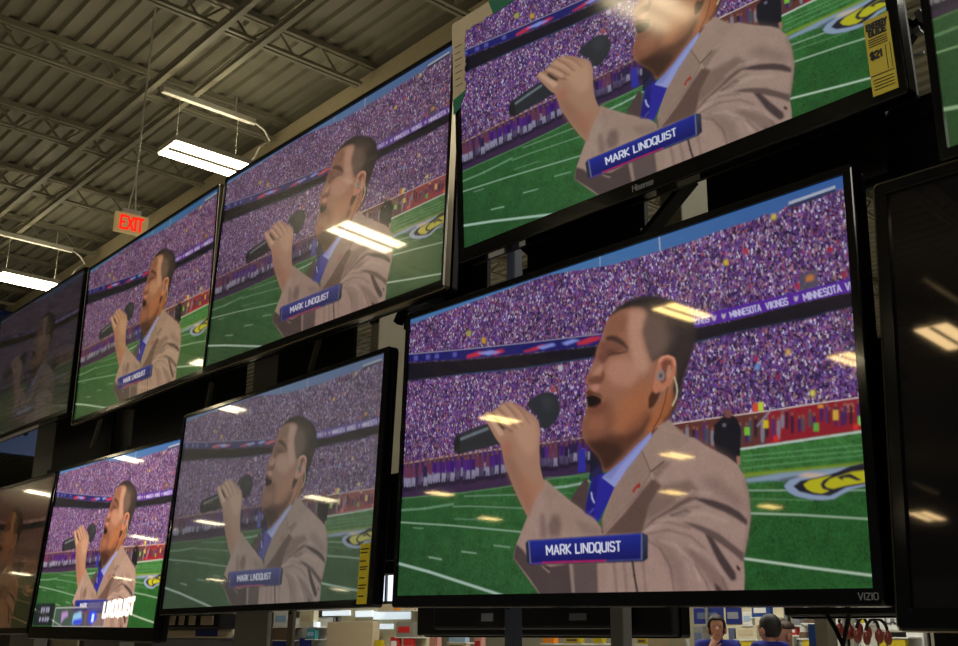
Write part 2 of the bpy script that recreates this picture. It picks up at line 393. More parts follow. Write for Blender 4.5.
('p',(180,174,208),0,1.0,[4886,1452,4888,1468,4910,1467,4909,1451]),
('p',(180,174,208),0,1.0,[4951,1395,4942,1397,4961,1500,4970,1498]),
('p',(180,174,208),0,1.0,[4960,1496,4969,1502,4979,1399,4970,1393]),
('p',(180,174,208),0,1.0,[4984,1498,4993,1499,4989,1397,4980,1395]),
('p',(180,174,208),0,1.0,[4995,1497,5004,1499,4999,1397,4990,1395]),
('p',(180,174,208),0,1.0,[5023,1402,5016,1391,4993,1447,5001,1458]),
('p',(180,174,208),0,1.0,[5000,1440,4994,1450,5021,1501,5027,1491]),
('p',(180,174,208),0,1.0,[5028,1496,5037,1498,5033,1396,5024,1395]),
('p',(180,174,208),0,1.0,[5038,1496,5047,1497,5043,1396,5034,1395]),
('p',(180,174,208),0,1.0,[5041,1393,5034,1399,5064,1498,5072,1493]),
('p',(180,174,208),0,1.0,[5062,1495,5071,1496,5067,1396,5058,1395]),
('p',(180,174,208),0,1.0,[5095,1421,5102,1414,5093,1392,5086,1400]),
('p',(180,174,208),0,1.0,[5095,1408,5093,1392,5074,1392,5075,1408]),
('p',(180,174,208),0,1.0,[5082,1401,5074,1391,5067,1413,5075,1422]),
('p',(180,174,208),0,1.0,[5077,1410,5068,1408,5071,1481,5080,1483]),
('p',(180,174,208),0,1.0,[5077,1469,5070,1477,5079,1498,5086,1491]),
('p',(180,174,208),0,1.0,[5077,1483,5079,1498,5103,1498,5102,1482]),
('p',(180,174,208),0,1.0,[5096,1494,5104,1495,5102,1441,5093,1439]),
('p',(180,174,208),0,1.0,[5101,1453,5100,1437,5084,1437,5086,1453]),
('p',(180,174,208),0,1.0,[5126,1421,5133,1413,5125,1392,5118,1399]),
('p',(180,174,208),0,1.0,[5126,1408,5125,1392,5107,1392,5108,1408]),
('p',(180,174,208),0,1.0,[5115,1401,5107,1391,5101,1412,5109,1422]),
('p',(180,174,208),0,1.0,[5110,1409,5101,1408,5102,1435,5111,1437]),
('p',(180,174,208),0,1.0,[5108,1423,5101,1432,5110,1451,5117,1442]),
('p',(180,174,208),0,1.0,[5109,1434,5109,1450,5127,1455,5127,1439]),
('p',(180,174,208),0,1.0,[5126,1438,5120,1446,5128,1466,5135,1457]),
('p',(180,174,208),0,1.0,[5134,1454,5125,1452,5126,1479,5135,1481]),
('p',(180,174,208),0,1.0,[5136,1476,5128,1467,5121,1488,5129,1497]),
('p',(180,174,208),0,1.0,[5130,1497,5128,1481,5110,1481,5112,1497]),
('p',(180,174,208),0,1.0,[5112,1497,5119,1490,5110,1468,5103,1476]),
('p',(180,174,208),0,0.8,[3627,1372,3618,1374,3636,1463,3645,1461]),
('p',(180,174,208),0,0.8,[3635,1459,3644,1464,3655,1377,3646,1371]),
('p',(180,174,208),0,0.8,[3659,1461,3669,1463,3665,1375,3655,1373]),
('p',(180,174,208),0,0.8,[3670,1461,3679,1463,3675,1375,3666,1373]),
('p',(180,174,208),0,0.8,[3699,1381,3691,1371,3669,1418,3677,1428]),
('p',(180,174,208),0,0.8,[3675,1412,3669,1420,3696,1466,3702,1458]),
('p',(180,174,208),0,0.8,[3703,1462,3712,1464,3709,1376,3699,1374]),
('p',(180,174,208),0,0.8,[3713,1462,3723,1464,3719,1376,3710,1374]),
('p',(180,174,208),0,0.8,[3717,1373,3709,1377,3739,1465,3748,1461]),
('p',(180,174,208),0,0.8,[3738,1462,3747,1464,3744,1377,3734,1374]),
('p',(180,174,208),0,0.8,[3771,1399,3778,1393,3769,1373,3762,1380]),
('p',(180,174,208),0,0.8,[3771,1388,3769,1373,3749,1373,3751,1387]),
('p',(180,174,208),0,0.8,[3758,1381,3750,1372,3743,1391,3751,1400]),
('p',(180,174,208),0,0.8,[3753,1389,3744,1386,3746,1450,3756,1453]),
('p',(180,174,208),0,0.8,[3753,1440,3745,1446,3754,1466,3761,1460]),
('p',(180,174,208),0,0.8,[3752,1452,3754,1466,3779,1467,3777,1452]),
('p',(180,174,208),0,0.8,[3771,1462,3780,1465,3778,1417,3769,1415]),
('p',(180,174,208),0,0.8,[3777,1427,3776,1413,3759,1412,3761,1427]),
('p',(180,174,208),0,0.8,[3802,1400,3810,1394,3801,1374,3794,1380]),
('p',(180,174,208),0,0.8,[3803,1388,3801,1374,3782,1374,3784,1388]),
('p',(180,174,208),0,0.8,[3791,1382,3783,1373,3776,1391,3785,1400]),
('p',(180,174,208),0,0.8,[3786,1389,3777,1387,3778,1411,3787,1414]),
('p',(180,174,208),0,0.8,[3784,1401,3777,1408,3786,1426,3793,1419]),
('p',(180,174,208),0,0.8,[3785,1411,3785,1425,3803,1430,3803,1416]),
('p',(180,174,208),0,0.8,[3802,1415,3795,1422,3804,1440,3811,1432]),
('p',(180,174,208),0,0.8,[3810,1429,3801,1427,3802,1451,3811,1453]),
('p',(180,174,208),0,0.8,[3812,1449,3803,1440,3797,1459,3805,1468]),
('p',(180,174,208),0,0.8,[3806,1467,3804,1453,3785,1452,3787,1467]),
('p',(180,174,208),0,0.8,[3787,1467,3794,1460,3786,1441,3778,1447]),
('p',(180,174,208),0.2,1.0,[3836,1385,3856,1415,3875,1389,3868,1450,3853,1470,3839,1437]),
('p',(200,150,60),0,1.0,[3845,1425,3863,1426,3853,1462]),
('p',(180,174,208),0.2,1.0,[3924,1390,3943,1420,3962,1394,3955,1455,3940,1474,3926,1441]),
('p',(200,150,60),0,1.0,[3932,1430,3950,1431,3940,1466]),
('p',(180,174,208),0.2,1.0,[4547,1399,4564,1427,4581,1402,4574,1460,4560,1478,4549,1447]),
('p',(200,150,60),0,1.0,[4554,1436,4570,1437,4561,1470]),
('p',(86,44,42),0,1.0,[3109,2789,3695,2790,4294,2817,4282,3257,3686,3269,3103,3284]),
('p',(128,26,40),0,1.0,[4274,2817,4554,2819,5138,2842,5122,3232,4540,3236,4261,3253]),
('p',(185,165,160),0,1.0,[3104,2766,3106,2785,3700,2793,3698,2775]),
('p',(185,165,160),0,1.0,[3691,2775,3692,2792,4298,2819,4297,2802]),
('p',(185,165,160),0,1.0,[4291,2802,4292,2819,4557,2820,4556,2803]),
('p',(185,165,160),0,1.0,[4550,2803,4551,2820,5142,2840,5141,2825]),
('p',(190,120,100),0,0.7,[4867,2881,4868,2890,4889,2891,4888,2881]),
('p',(190,120,100),0,0.7,[4881,2883,4875,2883,4877,2931,4882,2931]),
('p',(190,120,100),0,0.7,[4893,2931,4899,2931,4897,2883,4892,2883]),
('p',(190,120,100),0,0.7,[4920,2892,4920,2882,4900,2881,4901,2891]),
('p',(190,120,100),0,0.7,[4905,2884,4899,2883,4901,2931,4907,2931]),
('p',(190,120,100),0,0.7,[4902,2924,4902,2933,4922,2933,4921,2924]),
('p',(190,120,100),0,0.7,[4901,2903,4902,2912,4917,2912,4917,2903]),
('p',(190,120,100),0,0.7,[4942,2899,4946,2892,4939,2882,4935,2889]),
('p',(190,120,100),0,0.7,[4940,2892,4940,2883,4927,2882,4927,2892]),
('p',(190,120,100),0,0.7,[4932,2889,4928,2882,4922,2892,4926,2899]),
('p',(190,120,100),0,0.7,[4928,2891,4922,2890,4923,2904,4929,2905]),
('p',(190,120,100),0,0.7,[4926,2896,4922,2903,4929,2912,4933,2905]),
('p',(190,120,100),0,0.7,[4928,2902,4928,2911,4941,2914,4941,2904]),
('p',(190,120,100),0,0.7,[4940,2903,4936,2910,4943,2920,4946,2913]),
('p',(190,120,100),0,0.7,[4946,2912,4940,2911,4941,2925,4946,2926]),
('p',(190,120,100),0,0.7,[4947,2924,4942,2917,4937,2927,4941,2934]),
('p',(190,120,100),0,0.7,[4942,2933,4941,2924,4928,2924,4929,2933]),
('p',(190,120,100),0,0.7,[4929,2934,4933,2927,4927,2917,4923,2924]),
('p',(190,120,100),0,0.7,[4884,2957,4888,2951,4882,2940,4878,2947]),
('p',(190,120,100),0,0.7,[4883,2951,4883,2941,4869,2941,4869,2950]),
('p',(190,120,100),0,0.7,[4874,2947,4869,2940,4864,2951,4869,2957]),
('p',(190,120,100),0,0.7,[4870,2949,4864,2949,4865,2984,4871,2985]),
('p',(190,120,100),0,0.7,[4869,2976,4865,2983,4871,2993,4875,2987]),
('p',(190,120,100),0,0.7,[4870,2983,4870,2993,4884,2993,4884,2983]),
('p',(190,120,100),0,0.7,[4879,2987,4883,2993,4889,2983,4884,2976]),
('p',(190,120,100),0,0.7,[4889,2991,4895,2991,4894,2943,4888,2943]),
('p',(190,120,100),0,0.7,[4907,2991,4912,2991,4911,2944,4905,2943]),
('p',(190,120,100),0,0.7,[4890,2962,4890,2972,4911,2972,4910,2962]),
('p',(190,120,100),0,0.7,[4914,2991,4920,2991,4918,2944,4912,2943]),
('p',(190,120,100),0,0.7,[4921,2991,4927,2991,4926,2944,4920,2943]),
('p',(190,120,100),0,0.7,[4924,2941,4919,2947,4940,2993,4944,2988]),
('p',(190,120,100),0,0.7,[4938,2991,4944,2991,4943,2944,4937,2944]),
('p',(50,32,62),0.4,1.0,[-145,2700,585,2701,1316,2725,1974,2754,2790,2791,2787,3343,2084,3331,1476,3361,970,3368,-122,3318]),
('p',(150,120,120),0,1.0,[-156,2682,-150,2710,594,2709,590,2683]),
('p',(150,120,120),0,1.0,[576,2682,580,2709,1324,2732,1321,2707]),
('p',(150,120,120),0,1.0,[1309,2707,1312,2732,1981,2760,1978,2736]),
('p',(150,120,120),0,1.0,[1967,2735,1970,2759,2797,2785,2794,2763]),
('p',(34,80,40),0.4,1.0,[-122,3300,970,3345,1475,3338,2084,3308,2678,3295,3304,3279,4111,3241,4540,3229,5123,3216,5032,5352,-292,5415]),
('g',(28,66,34),(46,92,48),(340,4911),(2220,3488),0.4,0.85,[-122,3300,970,3345,1475,3338,2084,3308,2678,3295,3103,3284,3079,5375,-292,5415]),
('g',(54,108,52),(28,74,32),(4377,3189),(4503,4189),0.4,0.9,[3103,3284,4111,3241,4540,3229,5123,3216,5032,5352,3079,5375]),
('n','grass',0.2,5,[-122,3300,970,3345,1475,3338,2084,3308,2678,3295,3304,3279,4111,3241,4540,3229,5123,3216,5032,5352,-292,5415]),
('p',(120,150,120),0.2,0.5,[-127,3302,-125,3316,974,3361,973,3348]),
('p',(120,150,120),0.2,0.5,[966,3348,968,3361,1479,3354,1478,3342]),
('p',(120,150,120),0.2,0.5,[1471,3342,1473,3355,2088,3321,2086,3309]),
('p',(120,150,120),0.2,0.5,[2080,3309,2082,3321,2681,3310,2680,3298]),
('p',(135,165,140),0.2,0.7,[807,3556,808,3569,1055,3592,1054,3579]),
('p',(135,165,140),0.2,0.7,[1048,3578,1048,3591,1808,3721,1808,3709]),
('p',(135,165,140),0.2,0.7,[966,3404,967,3417,1699,3498,1698,3485]),
('p',(110,150,120),0.4,0.6,[-33,3500,-29,3540,388,3561,384,3523]),
('p',(110,150,120),0.4,0.6,[362,3523,369,3561,823,3537,817,3500]),
('p',(135,165,140),0.2,1.0,[-79,3710,-79,3731,772,3876,772,3857]),
('p',(135,165,140),0.2,1.0,[762,3855,761,3874,1787,4084,1788,4066]),
('p',(135,165,140),0.2,0.8,[471,4353,467,4376,672,4430,676,4407]),
('p',(135,165,140),0.2,0.8,[953,4298,952,4317,1169,4361,1170,4342]),
('p',(135,165,140),0.2,0.8,[1398,4236,1397,4252,1617,4300,1618,4284]),
('p',(135,165,140),0.2,0.5,[206,3841,206,3859,375,3887,375,3870]),
('p',(135,165,140),0.2,0.4,[834,3757,834,3772,1200,3830,1200,3815]),
('p',(150,175,160),0.2,1.0,[-71,4399,-80,4442,493,4633,502,4592]),
('p',(150,175,160),0.2,1.0,[479,4584,469,4624,1538,5039,1548,5001]),
('p',(150,175,160),0.2,1.0,[1529,4994,1519,5031,1684,5095,1693,5058]),
('p',(150,175,160),0.3,0.7,[2127,3436,2130,3470,2300,3470,2297,3437]),
('p',(150,175,160),0.3,0.7,[2281,3438,2286,3471,2463,3454,2458,3422]),
('p',(150,175,160),0.3,0.7,[2443,3424,2449,3456,2599,3426,2593,3394]),
('p',(110,150,110),0.2,0.5,[2036,3275,2036,3288,2569,3356,2569,3344]),
('p',(110,150,110),0.2,0.5,[2170,3535,2170,3547,2364,3566,2364,3554]),
('p',(185,195,190),0.2,1.0,[4020,3235,4021,3257,4544,3249,4543,3228]),
('p',(185,195,190),0.2,1.0,[4535,3228,4536,3249,5126,3237,5125,3217]),
('p',(110,160,110),0.2,0.7,[4063,3334,4064,3344,5117,3397,5117,3388]),
('p',(110,160,110),0.2,0.7,[4053,3392,4054,3403,5114,3466,5114,3457]),
('p',(110,160,110),0.2,0.7,[4051,3486,4051,3496,5112,3512,5112,3503]),
('p',(120,140,30),0.6,0.75,[4051,3557,4366,3567,5107,3587,5105,3627,4443,3624,4059,3610]),
('p',(150,175,150),0.2,1.0,[4077,3769,4077,3781,4400,3829,4400,3817]),
('p',(150,175,150),0.2,1.0,[4811,3880,4810,3890,5094,3925,5095,3915]),
('p',(120,160,120),0.2,0.5,[4092,3876,4091,3886,4603,3974,4604,3964]),
('p',(160,185,160),0.2,1.0,[4086,4052,4085,4069,4507,4138,4508,4123]),
('p',(160,185,160),0.2,1.0,[4502,4122,4501,4137,5081,4259,5082,4245]),
('p',(175,195,175),0.2,1.0,[4021,4596,4018,4620,4488,4745,4491,4722]),
('p',(175,195,175),0.2,1.0,[4482,4720,4479,4743,5055,4885,5058,4863]),
('p',(125,140,165),0.5,0.9,[4067,3630,4364,3608,4888,3623,5106,3599,5102,3701,4820,3688,4519,3685,4409,3704,4281,3684,4082,3677]),
('p',(60,60,75),0.5,0.8,[4330,3685,4458,3663,4635,3668,4519,3697,4401,3715]),
('p',(125,140,165),0.4,1.0,[4387,3762,4433,3702,4520,3673,5106,3599,5097,3815,4999,3856,4892,3881,4818,3928,4758,3975,4677,3980,4572,3952,4473,3902,4405,3832]),
('p',(190,165,140),0.8,0.8,[4489,3662,4560,3634,4643,3655,4761,3701,4611,3712]),
('p',(30,28,40),0.3,1.0,[4458,3782,4518,3722,4738,3690,4887,3626,5106,3604,5097,3815,5007,3835,4850,3857,4783,3905,4729,3937,4609,3908,4503,3853]),
('p',(30,28,40),0.3,1.0,[4672,3698,4791,3677,4888,3617,5017,3588,5107,3587,5103,3667,5013,3674,4893,3677,4790,3706]),
('p',(165,160,28),0.2,1.0,[4537,3773,4585,3729,4753,3698,4685,3748,4665,3793,4681,3849,4729,3877,4670,3901,4605,3876,4561,3832]),
('p',(165,160,28),0.2,1.0,[4694,3798,4736,3739,4900,3682,5020,3682,5103,3690,5098,3803,5011,3816,4851,3834,4755,3857,4712,3836]),
('p',(30,28,40),0.2,1.0,[4789,3730,4826,3710,4885,3699,4966,3788,4931,3791,4876,3746,4832,3744,4831,3772]),
('p',(70,30,105),0.3,1.0,[-152,2710,-94,2717,-79,2937,-149,2925]),
('p',(95,60,60),0.2,1.0,[-142,2644,-106,2649,-104,2708,-140,2703]),
('p',(70,60,90),0.3,1.0,[-142,2911,-86,2921,-76,3089,-100,3085,-112,2982,-117,3082,-139,3079]),
('p',(25,20,40),0.3,0.8,[-150,3077,-65,3080,-63,3166,-145,3164]),
('p',(35,25,60),0.3,1.0,[-85,2715,-28,2721,-13,2940,-82,2928]),
('p',(95,60,60),0.2,1.0,[-76,2649,-40,2654,-38,2712,-74,2708]),
('p',(70,60,90),0.3,1.0,[-76,2914,-20,2923,-11,3090,-34,3087,-46,2984,-51,3084,-73,3081]),
('p',(25,20,40),0.3,0.8,[-83,3079,1,3082,2,3167,-78,3165]),
('p',(62,22,110),0.3,1.0,[-32,2697,26,2704,40,2921,-29,2910]),
('p',(95,60,60),0.2,1.0,[-22,2632,13,2636,15,2695,-20,2690]),
('p',(70,60,90),0.3,1.0,[-23,2896,33,2905,42,3071,19,3067,7,2966,2,3065,-20,3061]),
('p',(25,20,40),0.3,0.8,[-30,3060,53,3063,55,3148,-25,3146]),
('p',(35,25,60),0.3,1.0,[51,2716,108,2723,122,2938,54,2927]),
('p',(95,60,60),0.2,1.0,[60,2651,95,2656,97,2714,62,2709]),
('p',(70,60,90),0.3,1.0,[60,2913,114,2922,123,3087,100,3084,89,2983,84,3081,62,3078]),
('p',(25,20,40),0.3,0.8,[52,3076,135,3079,136,3163,57,3161]),
('p',(62,22,110),0.3,1.0,[140,2720,195,2726,209,2940,142,2928]),
('p',(95,60,60),0.2,1.0,[149,2655,183,2660,185,2717,151,2713]),
('p',(125,120,145),0.3,1.0,[148,2915,202,2924,211,3087,188,3084,176,2983,171,3081,150,3078]),
('p',(25,20,40),0.3,0.8,[140,3076,222,3079,223,3162,145,3160]),
('p',(50,16,90),0.3,1.0,[255,2713,310,2720,323,2931,257,2920]),
('p',(95,60,60),0.2,1.0,[265,2649,299,2654,300,2711,266,2707]),
('p',(125,120,145),0.3,1.0,[263,2906,316,2915,325,3077,302,3074,291,2974,286,3071,265,3068]),
('p',(25,20,40),0.3,0.8,[255,3066,336,3069,337,3152,260,3150]),
('p',(70,30,105),0.3,1.0,[334,2716,388,2722,401,2932,335,2921]),
('p',(95,60,60),0.2,1.0,[343,2652,376,2657,378,2714,345,2709]),
('p',(125,120,145),0.3,1.0,[341,2907,394,2916,402,3077,380,3073,369,2975,364,3071,343,3067]),
('p',(25,20,40),0.3,0.8,[333,3066,413,3069,413,3150,337,3148]),
('p',(90,45,70),0.3,1.0,[378,2739,432,2746,445,2954,380,2943]),
('p',(95,60,60),0.2,1.0,[387,2676,421,2680,422,2737,389,2732]),
('p',(125,120,145),0.3,1.0,[385,2929,438,2938,446,3098,424,3094,413,2997,408,3092,387,3089]),
('p',(25,20,40),0.3,0.8,[378,3087,456,3090,457,3171,382,3170]),
('p',(70,30,105),0.3,1.0,[471,2745,524,2751,536,2958,472,2947]),
('p',(95,60,60),0.2,1.0,[480,2682,513,2686,515,2742,482,2738]),
('p',(125,120,145),0.3,1.0,[478,2933,530,2942,537,3100,516,3097,505,3000,500,3094,480,3091]),
('p',(25,20,40),0.3,0.8,[470,3090,548,3093,549,3173,474,3171]),
('p',(35,25,60),0.3,1.0,[525,2709,578,2715,590,2921,526,2910]),
('p',(95,60,60),0.2,1.0,[534,2646,567,2651,568,2706,536,2702]),
('p',(125,120,145),0.3,1.0,[532,2896,583,2905,591,3063,569,3059,559,2963,553,3057,533,3053]),
('p',(25,20,40),0.3,0.8,[524,3052,601,3055,602,3135,528,3133]),
('p',(90,45,70),0.3,1.0,[627,2720,679,2727,690,2930,628,2919]),
('p',(95,60,60),0.2,1.0,[636,2658,668,2662,670,2718,638,2714]),
('p',(125,120,145),0.3,1.0,[634,2906,684,2915,691,3070,670,3067,660,2971,655,3064,635,3061]),
('p',(25,20,40),0.3,0.8,[625,3060,701,3063,702,3142,629,3140]),
('p',(50,16,90),0.3,1.0,[702,2741,753,2747,764,2949,702,2938]),
('p',(95,60,60),0.2,1.0,[711,2679,743,2683,744,2739,712,2734]),
('p',(125,120,145),0.3,1.0,[708,2925,758,2933,765,3088,744,3085,734,2990,729,3082,709,3079]),
('p',(25,20,40),0.3,0.8,[700,3078,775,3081,775,3159,703,3157]),
('p',(62,22,110),0.3,1.0,[764,2727,815,2733,826,2933,764,2922]),
('p',(95,60,60),0.2,1.0,[773,2665,804,2669,806,2724,774,2720]),
('p',(125,120,145),0.3,1.0,[770,2909,819,2918,826,3072,805,3069,795,2974,790,3066,771,3063]),
('p',(25,20,40),0.3,0.8,[762,3061,836,3064,836,3143,765,3141]),
('p',(90,45,70),0.3,1.0,[846,2737,896,2743,907,2941,846,2931]),
('p',(95,60,60),0.2,1.0,[855,2675,886,2680,887,2734,856,2730]),
('p',(70,60,90),0.3,1.0,[851,2918,900,2926,907,3079,886,3075,877,2982,871,3073,852,3070]),
('p',(25,20,40),0.3,0.8,[843,3068,917,3071,917,3149,846,3147]),
('p',(50,16,90),0.3,1.0,[905,2747,955,2754,965,2951,905,2940]),
('p',(95,60,60),0.2,1.0,[914,2686,945,2691,946,2745,915,2741]),
('p',(125,120,145),0.3,1.0,[911,2927,959,2936,965,3087,945,3084,936,2991,930,3082,911,3078]),
('p',(25,20,40),0.3,0.8,[902,3077,975,3080,976,3157,906,3155]),
('p',(90,45,70),0.3,1.0,[975,2754,1024,2761,1034,2956,975,2946]),
('p',(95,60,60),0.2,1.0,[984,2694,1014,2698,1016,2752,985,2748]),
('p',(70,60,90),0.3,1.0,[980,2933,1028,2941,1034,3092,1014,3088,1005,2996,999,3086,980,3083]),
('p',(25,20,40),0.3,0.8,[972,3081,1044,3084,1044,3161,975,3159]),
('p',(70,30,105),0.3,1.0,[1055,2755,1104,2761,1114,2955,1055,2945]),
('p',(95,60,60),0.2,1.0,[1064,2695,1094,2699,1096,2753,1065,2749]),
('p',(70,60,90),0.3,1.0,[1060,2932,1108,2941,1113,3090,1093,3086,1085,2995,1079,3084,1060,3081]),
('p',(25,20,40),0.3,0.8,[1052,3080,1123,3083,1123,3159,1055,3156]),
('p',(90,45,70),0.3,1.0,[1124,2754,1172,2760,1181,2952,1123,2942]),
('p',(95,60,60),0.2,1.0,[1133,2694,1163,2698,1164,2752,1134,2748]),
('p',(70,60,90),0.3,1.0,[1129,2929,1175,2938,1181,3086,1161,3083,1152,2992,1147,3080,1129,3077]),
('p',(25,20,40),0.3,0.8,[1120,3076,1191,3079,1191,3154,1123,3152]),
('p',(62,22,110),0.3,1.0,[1201,2718,1249,2724,1258,2915,1200,2904]),
('p',(95,60,60),0.2,1.0,[1210,2658,1240,2662,1241,2715,1211,2711]),
('p',(125,120,145),0.3,1.0,[1206,2892,1252,2900,1257,3047,1238,3044,1229,2954,1224,3041,1206,3038]),
('p',(25,20,40),0.3,0.8,[1197,3037,1267,3040,1267,3115,1200,3113]),
('p',(50,16,90),0.3,1.0,[1251,2725,1298,2731,1307,2921,1250,2911]),
('p',(95,60,60),0.2,1.0,[1259,2666,1289,2670,1290,2723,1260,2719]),
('p',(125,120,145),0.3,1.0,[1255,2899,1301,2907,1306,3053,1287,3050,1278,2960,1273,3047,1255,3044]),
('p',(25,20,40),0.3,0.8,[1246,3043,1316,3046,1315,3121,1249,3118]),
('p',(62,22,110),0.3,1.0,[1338,2720,1385,2726,1393,2914,1337,2904]),
('p',(95,60,60),0.2,1.0,[1347,2661,1376,2665,1377,2718,1348,2714]),
('p',(70,60,90),0.3,1.0,[1342,2891,1388,2900,1393,3045,1373,3041,1365,2952,1360,3039,1342,3036]),
('p',(25,20,40),0.3,0.8,[1334,3034,1402,3038,1402,3111,1336,3109]),
('p',(62,22,110),0.3,1.0,[1397,2756,1443,2762,1451,2948,1395,2938]),
('p',(95,60,60),0.2,1.0,[1406,2697,1434,2701,1435,2754,1406,2750]),
('p',(70,60,90),0.3,1.0,[1401,2926,1446,2934,1450,3078,1431,3075,1423,2987,1418,3072,1400,3069]),
('p',(25,20,40),0.3,0.8,[1392,3068,1460,3071,1459,3144,1394,3142]),
('p',(70,30,105),0.3,1.0,[1469,2748,1515,2754,1523,2939,1468,2929]),
('p',(95,60,60),0.2,1.0,[1478,2689,1506,2694,1507,2746,1478,2742]),
('p',(70,60,90),0.3,1.0,[1473,2917,1517,2925,1522,3068,1503,3064,1495,2977,1490,3062,1472,3059]),
('p',(25,20,40),0.3,0.8,[1464,3057,1531,3061,1531,3133,1466,3131]),
('p',(35,25,60),0.3,1.0,[1545,2755,1591,2761,1598,2945,1544,2934]),
('p',(95,60,60),0.2,1.0,[1554,2697,1582,2701,1583,2753,1555,2749]),
('p',(70,60,90),0.3,1.0,[1549,2923,1593,2931,1597,3072,1578,3069,1571,2982,1565,3067,1548,3064]),
('p',(25,20,40),0.3,0.8,[1540,3062,1606,3065,1606,3137,1542,3135]),
('p',(50,16,90),0.3,1.0,[1606,2730,1651,2736,1658,2919,1604,2908]),
('p',(95,60,60),0.2,1.0,[1614,2673,1642,2677,1643,2728,1615,2724]),
('p',(70,60,90),0.3,1.0,[1609,2897,1652,2905,1657,3045,1638,3042,1631,2956,1625,3040,1608,3037]),
('p',(25,20,40),0.3,0.8,[1600,3035,1666,3039,1665,3110,1602,3108]),
('p',(70,30,105),0.3,1.0,[1652,2732,1697,2738,1704,2919,1650,2909]),
('p',(95,60,60),0.2,1.0,[1661,2674,1688,2678,1689,2730,1661,2726]),
('p',(125,120,145),0.3,1.0,[1655,2897,1699,2905,1703,3045,1684,3042,1677,2956,1671,3039,1654,3036]),
('p',(25,20,40),0.3,0.8,[1646,3035,1712,3038,1711,3110,1648,3107]),
('p',(50,16,90),0.3,1.0,[1724,2756,1768,2762,1775,2941,1722,2931]),
('p',(95,60,60),0.2,1.0,[1733,2698,1760,2703,1761,2754,1733,2750]),
('p',(125,120,145),0.3,1.0,[1727,2919,1770,2928,1774,3066,1756,3063,1749,2978,1743,3061,1726,3058]),
('p',(25,20,40),0.3,0.8,[1718,3056,1783,3060,1782,3130,1720,3128]),
('p',(90,45,70),0.3,1.0,[1778,2733,1822,2739,1829,2917,1776,2907]),
('p',(95,60,60),0.2,1.0,[1787,2676,1814,2680,1814,2731,1787,2727]),
('p',(70,60,90),0.3,1.0,[1781,2896,1823,2904,1827,3042,1809,3038,1802,2954,1796,3036,1780,3033]),
('p',(25,20,40),0.3,0.8,[1772,3032,1836,3035,1835,3105,1774,3103]),
('p',(70,30,105),0.3,1.0,[1871,2759,1914,2765,1921,2941,1869,2932]),
('p',(95,60,60),0.2,1.0,[1880,2703,1906,2707,1907,2757,1880,2753]),
('p',(125,120,145),0.3,1.0,[1874,2920,1915,2928,1919,3064,1901,3061,1894,2978,1889,3059,1872,3056]),
('p',(25,20,40),0.3,0.8,[1865,3055,1928,3058,1927,3127,1866,3125]),
('p',(50,16,90),0.3,1.0,[1925,2754,1968,2760,1974,2935,1922,2925]),
('p',(95,60,60),0.2,1.0,[1933,2698,1960,2702,1960,2752,1934,2748]),
('p',(125,120,145),0.3,1.0,[1927,2914,1969,2922,1972,3057,1954,3054,1948,2971,1942,3052,1926,3049]),
('p',(25,20,40),0.3,0.8,[1918,3048,1981,3051,1980,3120,1920,3118]),
('p',(35,25,60),0.3,1.0,[1965,2747,2008,2752,2014,2927,1963,2917]),
('p',(95,60,60),0.2,1.0,[1974,2690,2000,2694,2000,2744,1974,2741]),
('p',(70,60,90),0.3,1.0,[1967,2906,2009,2914,2012,3048,1994,3045,1988,2963,1982,3043,1966,3040]),
('p',(25,20,40),0.3,0.8,[1958,3039,2020,3042,2019,3111,1960,3108]),
('p',(62,22,110),0.3,1.0,[2035,2778,2077,2783,2083,2956,2033,2947]),
('p',(95,60,60),0.2,1.0,[2044,2722,2070,2726,2070,2776,2044,2772]),
('p',(125,120,145),0.3,1.0,[2038,2935,2078,2943,2081,3077,2064,3074,2057,2992,2052,3072,2036,3069]),
('p',(25,20,40),0.3,0.8,[2028,3067,2090,3070,2089,3139,2030,3136]),
('p',(90,45,70),0.3,1.0,[2088,2761,2130,2767,2135,2939,2085,2929]),
('p',(95,60,60),0.2,1.0,[2097,2706,2122,2709,2123,2759,2097,2755]),
('p',(125,120,145),0.3,1.0,[2090,2918,2130,2926,2133,3059,2116,3055,2110,2974,2104,3053,2088,3050]),
('p',(25,20,40),0.3,0.8,[2081,3049,2142,3052,2141,3120,2083,3117]),
('p',(90,45,70),0.3,1.0,[2143,2740,2184,2746,2189,2917,2140,2907]),
('p',(95,60,60),0.2,1.0,[2151,2685,2176,2689,2177,2738,2151,2734]),
('p',(125,120,145),0.3,1.0,[2144,2896,2184,2904,2187,3036,2170,3033,2164,2952,2158,3031,2142,3028]),
('p',(25,20,40),0.3,0.8,[2135,3026,2195,3030,2194,3097,2137,3094]),
('p',(70,30,105),0.3,1.0,[2219,2740,2260,2745,2265,2914,2216,2905]),
('p',(95,60,60),0.2,1.0,[2227,2685,2252,2689,2252,2738,2227,2734]),
('p',(125,120,145),0.3,1.0,[2221,2894,2260,2902,2263,3033,2246,3030,2240,2949,2234,3027,2218,3024]),
('p',(25,20,40),0.3,0.8,[2211,3023,2271,3026,2270,3093,2213,3091]),
('p',(90,45,70),0.3,1.0,[2282,2760,2322,2766,2327,2933,2278,2924]),
('p',(95,60,60),0.2,1.0,[2290,2705,2315,2709,2315,2758,2290,2754]),
('p',(70,60,90),0.3,1.0,[2283,2913,2322,2920,2324,3050,2308,3047,2302,2968,2296,3045,2281,3042]),
('p',(25,20,40),0.3,0.8,[2274,3041,2333,3044,2332,3110,2275,3108]),
('p',(50,16,90),0.3,1.0,[2318,2745,2358,2751,2362,2918,2314,2908]),
('p',(95,60,60),0.2,1.0,[2326,2691,2351,2694,2351,2743,2326,2739]),
